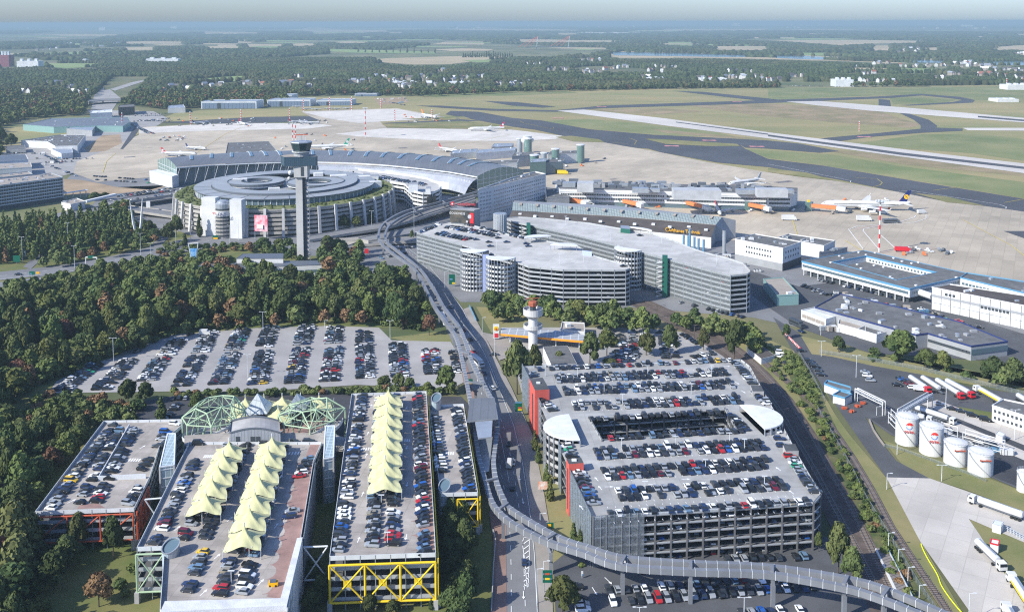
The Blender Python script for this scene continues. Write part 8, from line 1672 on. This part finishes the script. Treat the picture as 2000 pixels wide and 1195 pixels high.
sign(883,560,536,12,20,'sign_green','green guidance sign beside the round ramp towers',((.05,.2,'yellow_paint',.5,1),(.45,.6,'pipe_blue',.1,.6)),2); sign(917,750,740,13,12,'sign_green','green sign behind the railway station pillars',((.1,.3,'yellow_paint',.1,.9),)); sign(421,468,460,11,8,'sign_green','green and yellow sign before the round car park',((.1,.5,'letters_yellow',.1,.9),)); sign(33,516,499,14,13,'sign_green','dark green sign at the left ramp split'); sign(46,508,489,9,13,'white_wall','white banner sign beside the dark green sign',((.3,.6,'pipe_blue',.1,.9),)); sign(63,543,530,11,7,'sign_green','green sign beside the expressway at the left',((.2,.5,'pipe_blue',.1,.5),)); sign(74,540,531,7,4,'letters_yellow','small orange sign beside the expressway')
sign(1060,962,940,19,16,mat('poster', (.75,.75,.72), .5, col2=(.65,.20,.06), scale=.5),'poster board with orange advertising beside the main road',nm='poster_board'); sign(716,497,486,8,9,'red','red poster board in the sunken forecourt',nm='poster_board'); sign(790,396,394,9,14,'white_wall','white banner in front of the rounded car park end'); sign(290,420,393,8,13,'white_wall','white banner beside the white pylons'); sign(1137,1130,1115,4,10,'white_wall','white and blue parking entrance sign',((.1,.5,'pipe_blue',.2,.8),))
sign(812,436,424,14,7,'sign_green','green overhead sign on the road below the railway loop',((.3,.6,'orange_paint',.1,.4),)); sign(780,444,436,9,6,'sign_green','small green overhead sign left of the larger one',((.2,.6,'white_wall',.1,.4),)); sign(372,1,1,1,1,'white_wall','x') if 0 else None
for i, (a, b, top) in enumerate((((168,521),(190,522),502),((712,437),(736,439),422))):
    A, B = G(*a), G(*b); h = hgt(a[0], a[1], top); e = thing('sign_gantry', ('white' if i == 0 else 'green')+' sign gantry over the '+('expressway' if i == 0 else 'road before the round car park'), 'gantry', (*A, 0)); q = MB(); q.beam((*A, h), (*B, h), .6, .6, 'white_wall'); mk('beam', q, e)
    for P_ in (A, B): q = MB(); q.beam((*P_, 0), (*P_, h), .5, .5, 'white_wall', up=(0, 1, 0)); mk('post', q, e)
    q = MB(); c = lerp(A, B, .5); q.box(c[0], c[1]-.4, h-.6, 4.5, .2, 1.8, 'sign_green'); mk('sign_panel', q, e)
# slanted white pylons, blue advertising tower
x, y = G(270, 471); q = MB(); e = thing('twin_pylon', 'pair of tall slanted white blades forming a V beside the ramps', 'pylon', (x, y, 0))
for tx, ty, b in ((256, 392, -1), (281, 388, 1)): h = hgt(270, 471, ty); q = MB(); X2 = x+(tx-270)*y/FPX; q.tube((x+b*.6, y, 0), (x+(X2-x)*.45+b*.8, y, h*.45), .6, 'white_wall', 4, 1.0); q.tube((x+(X2-x)*.45+b*.8, y, h*.45), (X2, y, h), 1.0, 'white_wall', 4, .3); mk('blade', q, e)
x, y = G(379, 528); e = thing('advertising_tower', 'tapering white tower with blue advertising panel at the expressway', 'tower', (x, y, 0)); h = hgt(379, 528, 476)
for s in (-1, 1): q = MB(); q.tube((x+s*.5, y, 0), (x+s*3.2, y, h), .3, 'white_wall', 6); mk('leg', q, e)
q = MB(); V = [(x-1.0, y-.4, h*.3), (x+1.0, y-.4, h*.3), (x+2.4, y-.4, h*.82), (x-2.4, y-.4, h*.82)]; V += [(a, b+.8, c) for a, b, c in V]; q.add(V, [(0, 1, 2, 3), (7, 6, 5, 4), (0, 4, 5, 1), (1, 5, 6, 2), (2, 6, 7, 3), (3, 7, 4, 0)], mat('ad_blue', (.03, .22, .55), .5, col2=(.35, .55, .7), scale=.5)); mk('panel', q, e); q = MB(); q.beam((x-3.4, y, h), (x+3.4, y, h+.6), .5, .5, 'white_wall'); mk('crossbar', q, e)
def lamp(px, pb, pt, lab, two=False):
    x, y = G(px, pb); h = max(4, hgt(px, pb, pt)); e = thing('street_lamp', lab, 'street lamp', (x, y, 0), 0, 'street lamps'); q = MB(); q.tube((x, y, 0), (x, y, h), .13, 'steel_white', 6, .09); mk('pole', q, e)
    for s in ((-1, 1) if two else (1,)): q = MB(); q.tube((x, y, h-.1), (x+s*1.3, y, h+.1), .07, 'steel_white', 5); q.box(x+s*1.5, y, h, .8, .35, .16, 'steel_white'); mk('lamp_head', q, e)
LP = [(133,482,435,'above the poplar grove',1),(44,512,463,'behind the ramp split',1),(146,524,480,'left of the white gantry',1),(295,530,475,'before the wood on the expressway',1),(275,500,456,'at the ramp loop',1),(344,490,452,'right of the ramp loop',1),(220,440,408,'in the grove beside the pylons',1),(372,470,432,'at the ramp end',1),(449,480,440,'before the round car park',1),(466,470,425,'under the white stair slabs',1),(222,708,660,'at the left wood edge of the surface lot',1),(484,738,692,'in the surface lot between double columns',1),(514,648,609,'at the rear edge of the surface lot, left',1),(634,640,628,'at the rear edge of the surface lot, middle',0),(762,664,626,'at the rear edge of the surface lot, right',1),(809,472,414,'on the ramp below the railway loop',1),(726,450,412,'beside the round car park right wall',1),(1672,738,694,'on the depot island',1),(1712,812,800,'beside the depot bund',0),(1847,798,757,'beside the loading lane',1),(1732,956,924,'on the left edge of the tanker road',0),(1839,940,908,'on the grass below the second tank',1),(1981,860,800,'beside the depot office',1),(1892,1215,1158,'at the bottom of the tanker road',0),(1735,1073,1040,'at the head of the platform',0),(1754,1107,1072,'second along the platform',0),(1773,1140,1107,'third along the platform',0),(1795,1176,1142,'fourth along the platform',0),(1603,655,623,'at the yard gate',0),(1604,697,666,'beside the railway cutting',1),(1049,1180,1110,'at the footway near the green sign',0),(1055,1030,1002,'on the footway at the screened wall',0),(1062,1125,1095,'below the small green sign',0),(942,654,620,'beside the petrol entrance',0),(966,700,650,'behind the petrol sign',0),(1455,1172,1168,'x',0),(1249,1215,1185,'in the south lot aisle, left',1),(1453,1215,1166,'in the south lot aisle, right',1),(895,480,447,'x',0),(1000,612,560,'x',0),(869,570,530,'beside the grey car park wall',0),(1752,888,830,'left of the tank yard',0),(1989,745,712,'at the right edge above the trucks',0)]
for px, pb, pt, w_, tw2 in LP:
    if w_ != 'x': lamp(px, pb, pt, 'slender grey street lamp '+w_, bool(tw2))
for zd, pts in ((ZR, [(1128,740,22),(1265,735,22),(1216,790,22),(1350,770,22),(1065,735,24),(1180,768,20),(1320,875,24),(1214,878,24),(1425,868,24),(1260,962,24),(1378,920,24),(1493,952,24),(1390,735,22),(1454,880,24)]), (21, [(1016,510,26),(1093,518,22),(1140,512,20),(970,489,20)]), (22, [(1192,470,20),(1292,475,20),(1400,515,20),(1105,440,18)]), (ZL, [(757,1065,28),(395,1022,26),(452,1140,28),(487,1090,24),(745,985,20)])):
    for i, (px, py, hh) in enumerate(pts):
        x, y = G(px, py, zd); h = hh*y/FPX; q = MB(); e = thing('deck_lamp', {ZR: 'lamp post on the big grey roof deck', 21: 'lamp post on the middle grey roof', 22: 'lamp post on the long empty roof'}.get(zd, 'lamp post')+' among the parking rows', 'lamp', (x, y, zd), 0, 'lamp posts on the roof decks' if zd != ZL else 'lamp posts of the tented decks'); q.tube((x, y, zd), (x, y, zd+h), .1, 'steel_white', 6); mk('pole', q, e); q = MB(); q.box(x, y, zd+h, 1.8, .4, .15, 'steel_white'); mk('lamp_head', q, e)
def fence(lab, pts, h=2, m='rail_mesh', post='steel', step=3.0, z=0):
    W_ = resample(GP(pts, z), step); e = thing('fence', lab, 'fence', (*W_[0], z)); q = MB()
    for a, b in zip(W_, W_[1:]): q.beam((*a, z+h/2), (*b, z+h/2), .03, h, mat('wire_fence', (.20, .23, .23), .6, alpha=.22)); q.beam((*a, z+h), (*b, z+h), .06, .06, post)
    mk('wire', q, e); q = MB()
    for a in W_: q.tube((*a, z), (*a, z+h), .05, post, 4)
    mk('posts', q, e)
fence('long wire fence climbing beside the railway bank to the gatehouse', [(1560,693),(1585,735),(1612,788)]); fence('wire fence above the depot road', [(1600,690),(1700,706),(1800,724),(1900,748),(2010,775)]); fence('wire fence between railway bank and siding', [(1596,800),(1630,860),(1664,920),(1690,975),(1730,1040),(1790,1140),(1830,1200)], m='pipe_blue'); fence('wire fence along the tank yard grass', [(1727,872),(1760,880),(1830,905),(1900,930),(1935,945)], h=1.2)
q = MB(); q.wall(GP([(963,1040),(968,1060),(964,1110),(960,1195)]), 0, 1.3, .3, 'conc'); one('footway_wall', q, 'low grey wall left of the red footway', 'wall'); q = MB(); q.wall(GP([(917,600),(930,628)]), 0, 1.4, .3, 'pipe_blue'); one('blue_barrier', q, 'blue barrier along the main road near the petrol station', 'barrier')
q = MB()
for k in range(26): x, y = G(*lerp((1530,650),(1562,682), k/25)); q.box(x, y, .3, 1.2, .3, .8, 'red' if k % 2 else 'white_wall', rot=-.9)
one('road_barriers', q, 'row of red and white barriers beside the access road', 'barrier')
for i, (px, py, a, kd, c, lab) in enumerate(((1564,648,2,'saloon','dark blue','dark blue car at the yard gate'),(1565,686,.1,'saloon','black','black car waiting at the depot gate'),(1580,706,-.3,'off-roader','black','rearmost dark car left of the depot road'),(1585,711,-.3,'saloon','black','second dark car left of the depot road'),(1591,717,-.3,'off-roader','black','third dark car left of the depot road'),(1597,724,-.3,'saloon','dark grey','fourth dark car left of the depot road'),(1604,733,-.3,'saloon','black','nearest dark car left of the depot road'),(1690,728,-.4,'saloon','silver','silver car at the depot island lamp'),(1694,735,-.4,'estate car','white','white car at the depot island lamp'),(1700,744,-.2,'estate car','silver','silver estate car below the depot island'),(1759,741,-.3,'saloon','black','black car left of the tank trailers'),(1764,743,-.3,'saloon','blue','blue car left of the tank trailers'),(1770,747,-.3,'saloon','black','second black car left of the tank trailers'),(1776,751,-.3,'saloon','wine red','wine red car among the tank trailers'),(1752,753,-.3,'saloon','black','long black car before the blue car'),(1783,758,-.1,'estate car','white','white estate car before the trailers'),(1835,790,-.4,'saloon','silver','silver car behind the loading gantry'),(1860,800,-.4,'saloon','black','first black car on the loading island'),(1878,805,-.4,'saloon','black','second black car on the loading island'),(1899,813,-.4,'off-roader','black','third black car on the loading island'),(1924,821,-.4,'minivan','black','black minivan at the depot office'),(1524,690,-.3,'minivan','white','white van on the yard beside the railway'),(1522,697,-.3,'estate car','white','second white van beside the railway'),(1535,711,-1.2,'hatchback','dark grey','small dark car on the grass by the railway'),(1504,897,1.45,'saloon','dark grey','x'),(1001,955,1.5,'hatchback','black','black car on the shaded main road'),(1002,905,1.5,'saloon','white','white car on the shaded main road'),(905,646,2,'saloon','wine red','dark red car on the road under the beams'),(918,664,2,'saloon','black','black car on the road under the beams'),(1010,1010,1.6,'estate car','silver','silver estate car on the lower main road'),(1024,1100,1.6,'hatchback','dark blue','dark blue hatchback near the bottom of the main road'),(994,868,1.5,'saloon','dark grey','dark grey car on the main road beside the station'),(962,760,2,'off-roader','white','white off-roader on the main road behind the station'),(880,600,2.1,'saloon','silver','silver car on the main road at the wood edge'),(945,730,2,'saloon','dark blue','dark blue car behind the white bus'),(925,689,2,'saloon','red','red car ahead of the white bus'),(966,694,0,'saloon','dark grey','dark car turning into the petrol road'),(1130,1152,1.3,'saloon','silver','x'),(36,537,.1,'saloon','black','black car on the expressway at the left'),(228,520,.2,'saloon','wine red','dark red car on the expressway'),(313,507,.2,'saloon','black','black car on the expressway right of the gantry'),(365,500,.2,'saloon','dark grey','dark car on the expressway near the blue tower'),(731,452,.2,'saloon','white','white car on the road at the round car park'),(1630,672,0,'saloon','red','x'),(975,655,.2,'saloon','silver','x'),(1873,628,-.4,'saloon','red','red car before the white warehouse'),(1828,614,-.4,'saloon','beige','beige car before the white warehouse'),(1800,605,-.4,'saloon','white','white car before the white warehouse'),(1912,640,-.4,'saloon','black','dark car before the white warehouse'),(535,1145,0,'hatchback','x','x'))):
    if lab != 'x': car(None, px, py, .45 if px < 960 or px > 1060 else .3, a, kd, c, lab)
x, y = G(534, 1143, ZL); q = MB(); q.box(x, y, ZL, 2.4, 1.4, 1.2, 'letters_yellow', rot=.1); q.box(x, y-.2, ZL+1.2, 1.6, 1.0, .5, 'steel_dark', rot=.1); [q.tube((x+a, y-.8, ZL+.3), (x+a, y+.8, ZL+.3), .3, 'tyre', 8) for a in (-.8, .8)]; one('compressor', q, 'small yellow compressor on the brick paved edge behind the sheeting', 'machine')
rq = random.Random(61)
for zone, poly, n in (('in the cargo yard', [(1640,578),(1720,590),(1800,606),(1850,622),(1800,612),(1700,596)], 46), ('beside the white cabin building', [(1600,636),(1660,650),(1672,655),(1600,645)], 14), ('before the cargo hall', [(1580,556),(1640,568),(1700,585),(1620,575)], 22), ('in the yard behind the flat factory', [(60,300),(150,292),(160,310),(90,330)], 26), ('beside the brown roof hall', [(1395,490),(1440,500),(1500,545),(1470,540)], 16), ('in the fuel depot', [(1840,842),(1990,880),(2000,900),(1900,880)], 18), ('at the building site', [(735,192),(800,190),(800,204),(740,205)], 16)):
    W_ = GP(poly)
    for _ in range(n):
        x, y = G(rq.uniform(min(p[0] for p in poly), max(p[0] for p in poly)), rq.uniform(min(p[1] for p in poly), max(p[1] for p in poly)))
        if not inpoly(x, y, W_): continue
        q = MB(); a = rq.uniform(-.4, .4); L = rq.uniform(2, 6); m_ = rq.choice(('white_wall', 'white_wall', 'steel', 'tan_roof', 'steel_dark', 'pipe_blue', 'steel_white')); q.box(x, y, .3, L, 2.2, rq.uniform(1, 2.6), m_, rot=a)
        for s in (-.45, 0, .45): q.box(x+math.cos(a)*L*s, y+math.sin(a)*L*s, .3, .15, 2.3, 2.0, 'steel_dark', rot=a)
        one('container', q, 'small freight container or crate '+zone, 'container', 'containers '+zone)
x, y = G(400, 655); van(401, 656, 0, 6, 'white camper van at the rear edge of the surface lot', h=2.8, w=2.1)
flush_cars()
HAZE_DENSITY = 0.000105
# ================================================================== HAZE
hz = MB(); hz.box(0, 45500, -1.0, 190000, 99000, 172.5, mat('m_dummy', (1, 1, 1)))
hz.mats = []; ho = mk('haze', hz)
ho.data.materials.clear(); hm = bpy.data.materials.new('haze_air'); hm.use_nodes = True; hn = hm.node_tree.nodes
hn.remove(hn['Principled BSDF']); pv = hn.new('ShaderNodeVolumePrincipled'); pv.inputs['Color'].default_value = (0.40, 0.545, 0.615, 1)
pv.inputs['Density'].default_value = HAZE_DENSITY; pv.inputs['Anisotropy'].default_value = 0.0
hm.node_tree.links.new(pv.outputs[0], hn['Material Output'].inputs['Volume']); ho.data.materials.append(hm); tag(ho, 'thin pale blue summer haze over the whole plain', 'haze', 'stuff')
